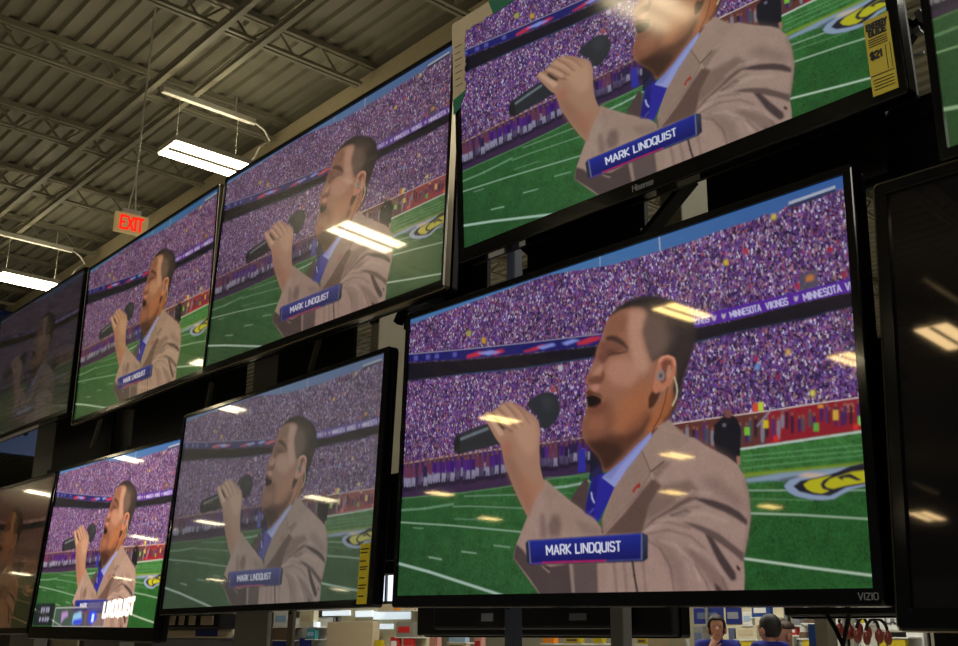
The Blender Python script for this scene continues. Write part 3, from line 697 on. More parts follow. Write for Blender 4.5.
('p',(125,120,145),0.3,1.0,[2319,2897,2358,2905,2360,3035,2344,3031,2338,2952,2332,3029,2317,3026]),
('p',(25,20,40),0.3,0.8,[2310,3025,2368,3028,2367,3094,2311,3092]),
('p',(50,16,90),0.3,1.0,[2388,2778,2428,2783,2432,2949,2385,2939]),
('p',(95,60,60),0.2,1.0,[2397,2724,2421,2727,2421,2776,2397,2772]),
('p',(70,60,90),0.3,1.0,[2390,2928,2428,2936,2430,3064,2414,3061,2408,2983,2402,3059,2387,3056]),
('p',(25,20,40),0.3,0.8,[2380,3055,2438,3058,2437,3123,2381,3121]),
('p',(35,25,60),0.3,1.0,[2455,2769,2495,2774,2499,2938,2452,2929]),
('p',(95,60,60),0.2,1.0,[2464,2715,2488,2719,2488,2767,2464,2763]),
('p',(125,120,145),0.3,1.0,[2456,2918,2494,2926,2496,3053,2480,3050,2475,2972,2469,3048,2454,3045]),
('p',(25,20,40),0.3,0.8,[2447,3044,2504,3047,2503,3112,2448,3109]),
('p',(50,16,90),0.3,1.0,[2512,2771,2551,2776,2555,2939,2508,2930]),
('p',(95,60,60),0.2,1.0,[2520,2717,2544,2721,2544,2769,2520,2765]),
('p',(125,120,145),0.3,1.0,[2513,2919,2550,2927,2552,3053,2536,3050,2531,2972,2525,3048,2510,3045]),
('p',(25,20,40),0.3,0.8,[2503,3044,2560,3047,2559,3111,2504,3109]),
('p',(62,22,110),0.3,1.0,[2549,2780,2587,2785,2591,2947,2545,2937]),
('p',(95,60,60),0.2,1.0,[2557,2726,2581,2730,2581,2777,2557,2774]),
('p',(125,120,145),0.3,1.0,[2550,2927,2587,2934,2589,3060,2573,3057,2568,2980,2562,3055,2547,3052]),
('p',(25,20,40),0.3,0.8,[2540,3051,2597,3054,2595,3118,2541,3116]),
('p',(50,16,90),0.3,1.0,[2607,2782,2645,2788,2649,2948,2603,2939]),
('p',(95,60,60),0.2,1.0,[2615,2729,2639,2733,2639,2780,2615,2777]),
('p',(70,60,90),0.3,1.0,[2608,2928,2645,2936,2646,3061,2631,3058,2625,2981,2620,3056,2605,3053]),
('p',(25,20,40),0.3,0.8,[2598,3052,2654,3055,2653,3118,2599,3116]),
('p',(90,45,70),0.3,1.0,[2664,2793,2702,2799,2706,2958,2660,2949]),
('p',(95,60,60),0.2,1.0,[2672,2740,2696,2744,2696,2791,2672,2788]),
('p',(70,60,90),0.3,1.0,[2665,2938,2701,2946,2703,3070,2688,3067,2682,2991,2677,3065,2662,3062]),
('p',(25,20,40),0.3,0.8,[2655,3061,2711,3064,2709,3127,2656,3124]),
('p',(70,30,105),0.3,1.0,[2720,2765,2757,2770,2760,2928,2715,2919]),
('p',(95,60,60),0.2,1.0,[2728,2712,2751,2716,2750,2763,2727,2759]),
('p',(70,60,90),0.3,1.0,[2720,2909,2756,2916,2758,3039,2742,3036,2737,2961,2731,3034,2717,3031]),
('p',(25,20,40),0.3,0.8,[2710,3030,2765,3033,2764,3096,2711,3094]),
('p',(50,16,90),0.3,1.0,[-148,2798,-90,2804,-75,3024,-145,3013]),
('p',(95,60,60),0.2,1.0,[-139,2732,-103,2737,-101,2795,-137,2791]),
('p',(70,60,90),0.3,1.0,[-139,2998,-83,3007,-73,3175,-97,3171,-109,3069,-114,3169,-136,3166]),
('p',(25,20,40),0.3,0.8,[-146,3164,-61,3167,-60,3252,-141,3251]),
('p',(62,22,110),0.3,1.0,[-79,2780,-21,2786,-7,3004,-76,2993]),
('p',(95,60,60),0.2,1.0,[-69,2714,-34,2719,-32,2777,-67,2773]),
('p',(125,120,145),0.3,1.0,[-70,2979,-14,2988,-5,3154,-28,3151,-40,3049,-45,3148,-67,3145]),
('p',(25,20,40),0.3,0.8,[-77,3144,7,3146,8,3231,-72,3229]),
('p',(90,45,70),0.3,1.0,[15,2758,72,2764,86,2980,18,2969]),
('p',(95,60,60),0.2,1.0,[24,2693,60,2697,62,2755,26,2751]),
('p',(125,120,145),0.3,1.0,[24,2955,79,2964,88,3129,65,3126,53,3025,48,3123,26,3120]),
('p',(25,20,40),0.3,0.8,[16,3118,99,3121,100,3205,21,3204]),
('p',(90,45,70),0.3,1.0,[68,2772,125,2778,138,2993,71,2982]),
('p',(95,60,60),0.2,1.0,[78,2707,112,2712,114,2769,80,2765]),
('p',(125,120,145),0.3,1.0,[77,2968,131,2977,140,3141,117,3138,106,3037,101,3135,79,3132]),
('p',(25,20,40),0.3,0.8,[69,3130,151,3133,153,3217,74,3215]),
('p',(90,45,70),0.3,1.0,[138,2774,194,2780,208,2993,140,2982]),
('p',(95,60,60),0.2,1.0,[147,2709,182,2714,184,2771,149,2767]),
('p',(125,120,145),0.3,1.0,[146,2968,200,2977,209,3141,186,3137,175,3037,170,3135,149,3131]),
('p',(25,20,40),0.3,0.8,[139,3130,220,3132,221,3216,143,3214]),
('p',(90,45,70),0.3,1.0,[249,2766,304,2772,317,2983,251,2972]),
('p',(95,60,60),0.2,1.0,[259,2702,293,2707,295,2764,261,2759]),
('p',(70,60,90),0.3,1.0,[257,2959,311,2968,319,3129,296,3126,285,3027,280,3123,259,3120]),
('p',(25,20,40),0.3,0.8,[250,3118,330,3121,331,3204,254,3202]),
('p',(35,25,60),0.3,1.0,[336,2802,390,2808,403,3017,337,3006]),
('p',(95,60,60),0.2,1.0,[345,2739,379,2743,380,2800,347,2795]),
('p',(125,120,145),0.3,1.0,[343,2993,396,3002,404,3162,382,3158,371,3060,366,3156,345,3153]),
('p',(25,20,40),0.3,0.8,[335,3151,415,3154,416,3235,340,3234]),
('p',(90,45,70),0.3,1.0,[412,2774,465,2781,478,2988,413,2977]),
('p',(95,60,60),0.2,1.0,[421,2711,454,2716,456,2772,422,2768]),
('p',(125,120,145),0.3,1.0,[419,2964,471,2973,479,3132,457,3128,446,3031,441,3126,420,3122]),
('p',(25,20,40),0.3,0.8,[411,3121,489,3124,490,3205,415,3203]),
('p',(50,16,90),0.3,1.0,[491,2778,544,2785,555,2990,492,2980]),
('p',(95,60,60),0.2,1.0,[500,2716,532,2720,534,2776,501,2772]),
('p',(125,120,145),0.3,1.0,[497,2966,549,2975,556,3133,535,3129,524,3033,519,3127,499,3124]),
('p',(25,20,40),0.3,0.8,[489,3122,567,3125,568,3205,493,3204]),
('p',(70,30,105),0.3,1.0,[535,2770,588,2776,600,2981,536,2970]),
('p',(95,60,60),0.2,1.0,[544,2707,577,2711,579,2767,546,2763]),
('p',(125,120,145),0.3,1.0,[542,2957,593,2965,601,3123,579,3119,569,3023,563,3117,543,3113]),
('p',(25,20,40),0.3,0.8,[534,3112,611,3115,612,3195,538,3193]),
('p',(62,22,110),0.3,1.0,[618,2783,670,2789,682,2992,619,2981]),
('p',(95,60,60),0.2,1.0,[627,2720,660,2725,661,2780,629,2776]),
('p',(125,120,145),0.3,1.0,[625,2968,675,2977,682,3132,661,3129,651,3034,646,3127,626,3123]),
('p',(25,20,40),0.3,0.8,[617,3122,693,3125,693,3204,620,3202]),
('p',(62,22,110),0.3,1.0,[700,2781,752,2787,763,2988,701,2977]),
('p',(95,60,60),0.2,1.0,[709,2719,741,2723,742,2778,711,2774]),
('p',(70,60,90),0.3,1.0,[706,2964,756,2973,763,3127,742,3124,732,3029,727,3122,707,3119]),
('p',(25,20,40),0.3,0.8,[698,3117,773,3120,774,3199,702,3197]),
('p',(50,16,90),0.3,1.0,[753,2799,804,2806,815,3006,754,2995]),
('p',(95,60,60),0.2,1.0,[762,2738,794,2742,795,2797,764,2793]),
('p',(125,120,145),0.3,1.0,[759,2982,809,2991,815,3144,794,3141,785,3047,780,3138,760,3135]),
('p',(25,20,40),0.3,0.8,[751,3134,826,3137,826,3215,754,3213]),
('p',(70,30,105),0.3,1.0,[832,2788,883,2794,893,2992,832,2982]),
('p',(95,60,60),0.2,1.0,[841,2726,873,2731,874,2785,843,2781]),
('p',(70,60,90),0.3,1.0,[838,2969,887,2977,893,3130,873,3126,863,3033,858,3124,839,3121]),
('p',(25,20,40),0.3,0.8,[830,3119,904,3122,904,3200,833,3198]),
('p',(70,30,105),0.3,1.0,[937,2812,987,2818,997,3014,937,3004]),
('p',(95,60,60),0.2,1.0,[946,2751,977,2756,978,2810,947,2806]),
('p',(70,60,90),0.3,1.0,[942,2991,991,2999,997,3150,976,3147,967,3055,962,3144,943,3141]),
('p',(25,20,40),0.3,0.8,[934,3140,1007,3143,1007,3220,937,3218]),
('p',(62,22,110),0.3,1.0,[988,2809,1038,2815,1047,3010,988,3000]),
('p',(95,60,60),0.2,1.0,[997,2749,1028,2753,1029,2807,998,2803]),
('p',(125,120,145),0.3,1.0,[993,2987,1041,2995,1047,3145,1027,3142,1018,3050,1013,3140,994,3137]),
('p',(25,20,40),0.3,0.8,[985,3135,1057,3138,1057,3214,988,3213]),
('p',(50,16,90),0.3,1.0,[1062,2817,1111,2823,1120,3016,1061,3006]),
('p',(95,60,60),0.2,1.0,[1071,2757,1101,2761,1102,2815,1072,2811]),
('p',(125,120,145),0.3,1.0,[1067,2994,1114,3002,1120,3150,1100,3147,1091,3056,1086,3145,1067,3142]),
('p',(25,20,40),0.3,0.8,[1058,3140,1130,3143,1130,3219,1061,3217]),
('p',(90,45,70),0.3,1.0,[1114,2790,1163,2796,1172,2988,1114,2978]),
('p',(95,60,60),0.2,1.0,[1123,2730,1153,2734,1154,2787,1124,2783]),
('p',(125,120,145),0.3,1.0,[1119,2965,1166,2974,1172,3122,1152,3118,1143,3028,1138,3116,1119,3113]),
('p',(25,20,40),0.3,0.8,[1111,3112,1181,3114,1181,3190,1114,3188]),
('p',(90,45,70),0.3,1.0,[1187,2802,1235,2808,1244,2999,1186,2989]),
('p',(95,60,60),0.2,1.0,[1196,2743,1225,2747,1226,2800,1197,2796]),
('p',(70,60,90),0.3,1.0,[1192,2976,1238,2985,1243,3131,1224,3128,1215,3038,1210,3126,1191,3123]),
('p',(25,20,40),0.3,0.8,[1183,3121,1253,3124,1253,3199,1186,3197]),
('p',(90,45,70),0.3,1.0,[1264,2809,1311,2815,1320,3004,1263,2994]),
('p',(95,60,60),0.2,1.0,[1273,2750,1302,2754,1303,2807,1274,2803]),
('p',(125,120,145),0.3,1.0,[1268,2982,1314,2990,1319,3136,1300,3132,1292,3043,1286,3130,1268,3127]),
('p',(25,20,40),0.3,0.8,[1260,3126,1329,3128,1329,3203,1262,3201]),
('p',(62,22,110),0.3,1.0,[1328,2819,1375,2825,1383,3013,1327,3003]),
('p',(95,60,60),0.2,1.0,[1336,2760,1365,2764,1366,2817,1337,2813]),
('p',(70,60,90),0.3,1.0,[1332,2990,1377,2998,1382,3143,1363,3140,1355,3051,1349,3138,1331,3135]),
('p',(25,20,40),0.3,0.8,[1323,3133,1392,3136,1391,3210,1326,3208]),
('p',(50,16,90),0.3,1.0,[1388,2804,1434,2810,1442,2997,1386,2987]),
('p',(95,60,60),0.2,1.0,[1396,2746,1425,2750,1426,2802,1397,2798]),
('p',(125,120,145),0.3,1.0,[1392,2974,1437,2982,1441,3126,1422,3123,1414,3035,1409,3121,1391,3118]),
('p',(25,20,40),0.3,0.8,[1383,3116,1451,3119,1450,3192,1385,3190]),
('p',(62,22,110),0.3,1.0,[1474,2811,1520,2817,1528,3002,1473,2992]),
('p',(95,60,60),0.2,1.0,[1483,2753,1511,2757,1512,2809,1484,2805]),
('p',(125,120,145),0.3,1.0,[1478,2980,1522,2988,1527,3130,1508,3127,1500,3040,1495,3125,1477,3122]),
('p',(25,20,40),0.3,0.8,[1469,3120,1536,3123,1536,3196,1472,3194]),
('p',(70,30,105),0.3,1.0,[1523,2803,1568,2808,1576,2992,1521,2982]),
('p',(95,60,60),0.2,1.0,[1531,2744,1559,2748,1560,2800,1532,2796]),
('p',(125,120,145),0.3,1.0,[1526,2970,1570,2978,1575,3120,1556,3116,1548,3030,1543,3114,1525,3111]),
('p',(25,20,40),0.3,0.8,[1517,3110,1584,3113,1583,3185,1520,3183]),
('p',(62,22,110),0.3,1.0,[1593,2794,1638,2800,1645,2982,1591,2972]),
('p',(95,60,60),0.2,1.0,[1602,2736,1629,2740,1630,2792,1602,2788]),
('p',(125,120,145),0.3,1.0,[1596,2960,1640,2968,1644,3109,1626,3105,1618,3019,1613,3103,1595,3100]),
('p',(25,20,40),0.3,0.8,[1587,3099,1653,3102,1653,3173,1590,3171]),
('p',(62,22,110),0.3,1.0,[1662,2798,1707,2804,1714,2984,1660,2975]),
('p',(95,60,60),0.2,1.0,[1671,2741,1698,2745,1699,2796,1671,2792]),
('p',(125,120,145),0.3,1.0,[1665,2963,1708,2971,1712,3110,1694,3107,1687,3022,1681,3105,1664,3102]),
('p',(25,20,40),0.3,0.8,[1656,3101,1721,3104,1721,3175,1658,3173]),
('p',(35,25,60),0.3,1.0,[1740,2822,1784,2828,1791,3007,1738,2997]),
('p',(95,60,60),0.2,1.0,[1749,2765,1776,2769,1776,2820,1749,2816]),
('p',(125,120,145),0.3,1.0,[1743,2985,1786,2993,1790,3131,1772,3128,1764,3043,1759,3126,1742,3123]),
('p',(25,20,40),0.3,0.8,[1734,3122,1798,3124,1798,3195,1736,3193]),
('p',(50,16,90),0.3,1.0,[1790,2823,1834,2829,1840,3006,1788,2997]),
('p',(95,60,60),0.2,1.0,[1798,2766,1825,2770,1826,2821,1799,2817]),
('p',(125,120,145),0.3,1.0,[1793,2985,1835,2993,1839,3130,1821,3127,1814,3043,1808,3125,1791,3122]),
('p',(25,20,40),0.3,0.8,[1784,3121,1847,3124,1847,3194,1786,3192]),
('p',(90,45,70),0.3,1.0,[1861,2804,1904,2810,1911,2986,1859,2977]),
('p',(95,60,60),0.2,1.0,[1870,2748,1896,2752,1897,2802,1870,2798]),
('p',(125,120,145),0.3,1.0,[1864,2965,1905,2973,1909,3109,1891,3106,1884,3023,1879,3104,1862,3101]),
('p',(25,20,40),0.3,0.8,[1855,3100,1918,3103,1917,3172,1856,3170]),
('p',(90,45,70),0.3,1.0,[1930,2839,1973,2845,1979,3019,1928,3010]),
('p',(95,60,60),0.2,1.0,[1939,2783,1965,2787,1965,2837,1939,2833]),
('p',(70,60,90),0.3,1.0,[1933,2998,1974,3006,1977,3141,1960,3138,1953,3055,1947,3136,1931,3133]),
('p',(25,20,40),0.3,0.8,[1923,3132,1986,3135,1985,3204,1925,3202]),
('p',(35,25,60),0.3,1.0,[1990,2815,2032,2821,2038,2994,1987,2985]),
('p',(95,60,60),0.2,1.0,[1998,2759,2024,2763,2024,2813,1998,2809]),
('p',(70,60,90),0.3,1.0,[1992,2973,2033,2981,2036,3115,2019,3112,2012,3030,2006,3110,1990,3107]),
('p',(25,20,40),0.3,0.8,[1983,3106,2044,3109,2044,3177,1984,3175]),
('p',(70,30,105),0.3,1.0,[2036,2820,2078,2825,2084,2998,2034,2988]),
('p',(95,60,60),0.2,1.0,[2045,2764,2071,2768,2071,2817,2045,2814]),
('p',(70,60,90),0.3,1.0,[2038,2977,2079,2985,2082,3118,2065,3115,2058,3033,2053,3113,2037,3110]),
('p',(25,20,40),0.3,0.8,[2029,3109,2090,3112,2090,3180,2031,3178]),
('p',(90,45,70),0.3,1.0,[2089,2842,2131,2847,2136,3019,2087,3009]),
('p',(95,60,60),0.2,1.0,[2098,2786,2123,2790,2124,2840,2098,2836]),
('p',(70,60,90),0.3,1.0,[2091,2998,2132,3006,2134,3138,2117,3135,2111,3054,2105,3133,2090,3130]),
('p',(25,20,40),0.3,0.8,[2082,3129,2143,3132,2142,3200,2084,3198]),
('p',(90,45,70),0.3,1.0,[2145,2843,2186,2848,2192,3018,2142,3009]),
('p',(95,60,60),0.2,1.0,[2153,2787,2179,2791,2179,2840,2154,2837]),
('p',(125,120,145),0.3,1.0,[2147,2998,2187,3005,2189,3137,2173,3134,2166,3053,2161,3132,2145,3129]),
('p',(25,20,40),0.3,0.8,[2138,3128,2198,3131,2197,3198,2139,3196]),
('p',(50,16,90),0.3,1.0,[2220,2826,2260,2831,2265,3000,2217,2991]),
('p',(95,60,60),0.2,1.0,[2228,2771,2253,2775,2253,2824,2228,2820]),
('p',(70,60,90),0.3,1.0,[2221,2980,2261,2987,2263,3118,2247,3115,2241,3035,2235,3113,2219,3110]),
('p',(25,20,40),0.3,0.8,[2212,3109,2272,3111,2270,3178,2213,3176]),
('p',(35,25,60),0.3,1.0,[2276,2846,2316,2851,2321,3018,2273,3009]),
('p',(95,60,60),0.2,1.0,[2284,2791,2309,2795,2309,2843,2284,2840]),
('p',(70,60,90),0.3,1.0,[2277,2998,2316,3006,2319,3135,2302,3132,2296,3053,2291,3130,2275,3127]),
('p',(25,20,40),0.3,0.8,[2268,3126,2327,3129,2326,3195,2269,3193]),
('p',(35,25,60),0.3,1.0,[2328,2824,2368,2829,2373,2995,2325,2986]),
('p',(95,60,60),0.2,1.0,[2337,2769,2361,2773,2361,2821,2337,2818]),
('p',(70,60,90),0.3,1.0,[2330,2975,2368,2983,2371,3112,2354,3109,2348,3029,2343,3106,2327,3104]),
('p',(25,20,40),0.3,0.8,[2320,3102,2379,3105,2378,3171,2322,3169]),
('p',(35,25,60),0.3,1.0,[2379,2819,2418,2824,2423,2989,2375,2980]),
('p',(95,60,60),0.2,1.0,[2387,2765,2411,2768,2411,2817,2387,2813]),
('p',(125,120,145),0.3,1.0,[2380,2969,2418,2977,2420,3105,2404,3102,2398,3024,2393,3100,2378,3097]),
('p',(25,20,40),0.3,0.8,[2371,3096,2429,3099,2427,3164,2372,3162]),
('p',(70,30,105),0.3,1.0,[2436,2840,2475,2845,2479,3009,2432,3000]),
('p',(95,60,60),0.2,1.0,[2444,2786,2468,2790,2468,2838,2444,2834]),
('p',(70,60,90),0.3,1.0,[2437,2989,2475,2997,2477,3124,2461,3121,2455,3043,2449,3119,2435,3116]),
('p',(25,20,40),0.3,0.8,[2428,3115,2485,3118,2484,3183,2429,3180]),
('p',(62,22,110),0.3,1.0,[2516,2816,2554,2822,2558,2984,2512,2975]),
('p',(95,60,60),0.2,1.0,[2524,2763,2548,2766,2547,2814,2524,2811]),
('p',(70,60,90),0.3,1.0,[2516,2964,2554,2972,2556,3098,2540,3095,2534,3018,2529,3093,2514,3090]),
('p',(25,20,40),0.3,0.8,[2507,3089,2564,3092,2562,3156,2508,3154]),
('p',(50,16,90),0.3,1.0,[2545,2836,2584,2841,2588,3002,2542,2993]),
('p',(95,60,60),0.2,1.0,[2554,2782,2577,2786,2577,2833,2553,2830]),
('p',(125,120,145),0.3,1.0,[2546,2983,2583,2990,2585,3116,2569,3113,2564,3036,2558,3111,2544,3108]),
('p',(25,20,40),0.3,0.8,[2537,3107,2593,3109,2592,3174,2538,3171]),
('p',(35,25,60),0.3,1.0,[2617,2849,2654,2854,2658,3014,2613,3005]),
('p',(95,60,60),0.2,1.0,[2625,2796,2648,2800,2648,2847,2624,2843]),
('p',(70,60,90),0.3,1.0,[2617,2995,2654,3002,2656,3127,2640,3124,2635,3047,2629,3122,2614,3119]),
('p',(25,20,40),0.3,0.8,[2608,3118,2663,3121,2662,3184,2609,3182]),
('p',(70,30,105),0.3,1.0,[2675,2830,2713,2835,2716,2994,2671,2985]),
('p',(95,60,60),0.2,1.0,[2683,2777,2706,2781,2706,2828,2683,2824]),
('p',(125,120,145),0.3,1.0,[2676,2975,2712,2982,2714,3106,2698,3103,2693,3027,2687,3101,2673,3098]),
('p',(25,20,40),0.3,0.8,[2666,3097,2721,3100,2720,3163,2667,3160]),
('p',(40,40,140),0.4,1.0,[2442,2926,2511,2925,2522,3268,2431,3267]),
('p',(20,22,40),0.4,1.0,[2568,2981,2680,2915,2711,3359,2566,3423]),
('p',(70,40,95),0.3,0.9,[3509,2913,3539,2920,3540,3030,3533,3118,3508,3113,3504,3023]),
('p',(120,80,70),0.2,1.0,[3514,2873,3535,2878,3534,2919,3514,2914]),
('p',(120,115,130),0.3,0.9,[3557,2852,3587,2859,3587,2990,3580,3096,3555,3091,3552,2983]),
('p',(120,80,70),0.2,1.0,[3562,2812,3583,2817,3582,2858,3561,2853]),
('p',(30,26,40),0.3,0.9,[3619,2891,3649,2897,3649,3015,3642,3109,3618,3104,3614,3007]),
('p',(120,80,70),0.2,1.0,[3624,2851,3645,2856,3644,2896,3624,2892]),
('p',(70,40,95),0.3,0.9,[3651,2911,3680,2918,3680,3071,3672,3194,3648,3189,3645,3063]),
('p',(120,80,70),0.2,1.0,[3656,2871,3676,2876,3676,2916,3655,2912]),
('p',(70,40,95),0.3,0.9,[3720,2819,3750,2826,3749,2981,3741,3105,3717,3100,3715,2973]),
('p',(120,80,70),0.2,1.0,[3726,2780,3746,2785,3745,2825,3725,2820]),
('p',(60,70,80),0.3,0.9,[3740,2907,3770,2914,3770,3032,3762,3126,3739,3121,3735,3024]),
('p',(120,80,70),0.2,1.0,[3746,2868,3766,2873,3765,2913,3745,2908]),
('p',(120,115,130),0.3,0.9,[3790,2944,3819,2951,3820,3063,3812,3153,3789,3149,3785,3056]),
('p',(120,80,70),0.2,1.0,[3796,2905,3816,2910,3815,2950,3795,2945]),
('p',(70,40,95),0.3,0.9,[3872,2828,3900,2835,3900,2960,3892,3060,3869,3055,3866,2952]),
('p',(120,80,70),0.2,1.0,[3877,2789,3897,2794,3896,2833,3876,2829]),
('p',(60,70,80),0.3,0.9,[3883,2937,3911,2943,3911,3083,3903,3195,3880,3191,3877,3076]),
('p',(120,80,70),0.2,1.0,[3888,2898,3908,2903,3907,2942,3887,2938]),
('p',(120,115,130),0.3,0.9,[3950,2894,3978,2901,3977,3040,3969,3153,3946,3148,3944,3033]),
('p',(120,80,70),0.2,1.0,[3955,2856,3974,2860,3973,2900,3954,2895]),
('p',(120,115,130),0.3,0.9,[3993,2852,4021,2858,4021,2970,4013,3059,3991,3054,3988,2962]),
('p',(120,80,70),0.2,1.0,[3998,2813,4018,2818,4017,2857,3998,2853]),
('p',(60,70,80),0.3,0.9,[4035,2936,4062,2942,4061,3075,4053,3182,4031,3177,4029,3068]),
('p',(120,80,70),0.2,1.0,[4040,2898,4059,2902,4058,2941,4039,2937]),
('p',(40,30,80),0.3,0.9,[4091,2953,4118,2959,4118,3078,4110,3174,4088,3169,4086,3071]),
('p',(120,80,70),0.2,1.0,[4097,2915,4115,2920,4114,2958,4095,2954]),
('p',(60,70,80),0.3,0.9,[4123,2892,4150,2898,4149,3046,4141,3165,4119,3160,4117,3039]),
('p',(120,80,70),0.2,1.0,[4129,2854,4147,2858,4146,2897,4128,2893]),
('p',(30,26,40),0.3,0.9,[4170,2878,4197,2885,4196,3015,4188,3119,4166,3115,4164,3008]),
('p',(120,80,70),0.2,1.0,[4175,2841,4194,2845,4193,2884,4174,2879]),
('p',(120,115,130),0.3,0.9,[4225,2947,4251,2954,4250,3092,4242,3203,4220,3198,4218,3085]),
('p',(120,80,70),0.2,1.0,[4230,2910,4248,2914,4247,2953,4229,2948]),
('p',(30,26,40),0.3,0.9,[4264,2914,4291,2920,4289,3046,4282,3148,4260,3143,4258,3039]),
('p',(120,80,70),0.2,1.0,[4270,2877,4288,2881,4287,2919,4268,2915]),
('p',(70,40,95),0.3,0.9,[4314,2913,4340,2919,4338,3059,4330,3172,4309,3168,4307,3052]),
('p',(120,80,70),0.2,1.0,[4319,2875,4337,2880,4336,2918,4318,2914]),
('p',(120,115,130),0.3,0.9,[4357,2945,4383,2951,4381,3083,4373,3188,4352,3184,4350,3076]),
('p',(120,80,70),0.2,1.0,[4362,2908,4380,2912,4379,2950,4361,2946]),
('p',(120,115,130),0.3,0.9,[4390,2885,4416,2892,4415,2983,4408,3055,4388,3050,4385,2975]),
('p',(120,80,70),0.2,1.0,[4395,2849,4413,2853,4412,2891,4394,2886]),
('p',(28,24,50),0.3,0.9,[4427,2848,4452,2855,4451,2979,4443,3078,4422,3073,4421,2971]),
('p',(120,80,70),0.2,1.0,[4432,2812,4450,2816,4448,2854,4431,2849]),
('p',(28,24,50),0.3,0.9,[4467,2912,4492,2918,4491,3043,4483,3144,4462,3139,4461,3036]),
('p',(120,80,70),0.2,1.0,[4472,2876,4490,2880,4488,2917,4471,2913]),
('p',(40,30,80),0.3,0.9,[4522,2963,4547,2969,4546,3061,4539,3135,4519,3131,4517,3055]),
('p',(120,80,70),0.2,1.0,[4527,2927,4544,2931,4543,2968,4526,2964]),
('p',(60,70,80),0.3,0.9,[4553,2961,4578,2967,4577,3059,4570,3132,4550,3127,4548,3052]),
('p',(120,80,70),0.2,1.0,[4558,2925,4575,2929,4574,2966,4557,2962]),
('p',(60,70,80),0.3,0.9,[4606,2907,4630,2913,4629,3014,4622,3094,4602,3090,4600,3007]),
('p',(120,80,70),0.2,1.0,[4611,2871,4628,2875,4626,2912,4610,2908]),
('p',(40,30,80),0.3,0.9,[4637,2959,4661,2965,4660,3059,4653,3133,4634,3129,4632,3052]),
('p',(120,80,70),0.2,1.0,[4642,2924,4659,2928,4658,2964,4641,2960]),
('p',(40,30,80),0.3,0.9,[4697,2858,4721,2864,4720,2966,4713,3047,4693,3042,4691,2959]),
('p',(120,80,70),0.2,1.0,[4702,2822,4719,2827,4718,2863,4701,2859]),
('p',(70,40,95),0.3,0.9,[4736,2869,4760,2875,4758,2987,4750,3078,4731,3073,4729,2980]),
('p',(120,80,70),0.2,1.0,[4741,2833,4757,2837,4756,2874,4739,2869]),
('p',(90,30,40),0.3,0.9,[4754,2917,4777,2923,4776,3012,4769,3084,4750,3079,4748,3006]),
('p',(120,80,70),0.2,1.0,[4759,2882,4775,2886,4774,2922,4757,2918]),
('p',(40,30,80),0.3,0.9,[4803,2890,4827,2896,4824,3026,4816,3130,4797,3126,4796,3019]),
('p',(120,80,70),0.2,1.0,[4808,2855,4825,2859,4823,2895,4807,2891]),
('p',(40,30,80),0.3,0.9,[4848,2947,4871,2953,4869,3057,4862,3140,4843,3136,4842,3050]),
('p',(120,80,70),0.2,1.0,[4853,2912,4869,2916,4867,2952,4851,2948]),
('p',(40,30,80),0.3,0.9,[4873,2890,4896,2896,4894,3023,4885,3124,4866,3120,4866,3016]),
('p',(120,80,70),0.2,1.0,[4878,2855,4894,2859,4893,2895,4877,2891]),
('p',(30,26,40),0.3,0.9,[4914,2901,4937,2907,4934,3032,4926,3132,4907,3128,4907,3025]),
('p',(120,80,70),0.2,1.0,[4919,2866,4935,2870,4933,2906,4918,2902]),
('p',(40,30,80),0.3,0.9,[4969,2887,4992,2893,4989,3014,4981,3111,4963,3106,4962,3007]),
('p',(120,80,70),0.2,1.0,[4974,2853,4990,2857,4989,2892,4973,2888]),
('p',(190,165,40),0.4,1.0,[4244,2917,4287,2928,4286,3029,4241,3019]),
('p',(110,170,50),0.4,1.0,[4085,2970,4129,2981,4128,3084,4082,3074]),
('p',(190,70,40),0.4,1.0,[4163,2677,4207,2688,4206,2805,4160,2793]),
('p',(180,185,60),0.4,1.0,[4210,2676,4253,2687,4252,2803,4207,2792]),
('p',(90,150,60),0.4,1.0,[4641,3049,4680,3058,4678,3156,4637,3146]),
('p',(190,150,60),0.4,1.0,[4792,2927,4831,2936,4828,3056,4788,3047]),
('p',(110,180,90),0.4,1.0,[4971,3043,5007,3052,5005,3158,4966,3149]),
('p',(200,130,50),0.4,1.0,[4682,2837,4722,2847,4722,2884,4681,2874]),
('p',(190,40,40),0.3,1.0,[4322,3133,4363,3137,4360,3212,4320,3208]),
('p',(190,40,40),0.3,1.0,[4932,3129,4968,3133,4965,3203,4929,3200]),
('p',(130,130,150),0.4,0.7,[4184,2978,4197,2997,4334,2788,4322,2768]),
('p',(100,100,130),0.3,0.6,[4323,2773,4319,2789,4422,2856,4425,2839]),
('p',(17,17,27),0.4,1.0,[3822,2883,3877,2816,3914,2772,3993,2791,4026,2852,4057,2990,4040,3324,4001,3497,3880,3476,3832,3231,3808,3067]),
('p',(110,65,62),0.4,1.0,[3916,2699,3977,2708,3984,2789,3957,2822,3922,2801]),
('p',(140,100,90),0.4,1.0,[4006,3330,4040,3337,4037,3439,4011,3448]),
('p',(95,95,110),0.3,1.0,[3893,2887,3920,2880,3928,2921,3901,2928]),
('p',(147,121,112),0.3,1.0,[3398,2702,3467,2856,3523,2965,3633,3010,3734,3132,3841,3241,3927,3323,4008,3432,4067,3598,4099,3825,4108,4106,4072,4378,4032,4622,4036,4803,4019,5123,2048,5098,1660,4458,1692,4262,1830,3846,1941,3462,2045,3309,2170,3470,2345,3676,2598,3935,2696,4116,2696,4003,2829,3536,3126,3077,3230,2887,3332,2742]),
('p',(70,54,55),0.4,1.0,[2522,3357,2555,3436,2520,3882,2453,3787,2345,3676,2419,3518]),
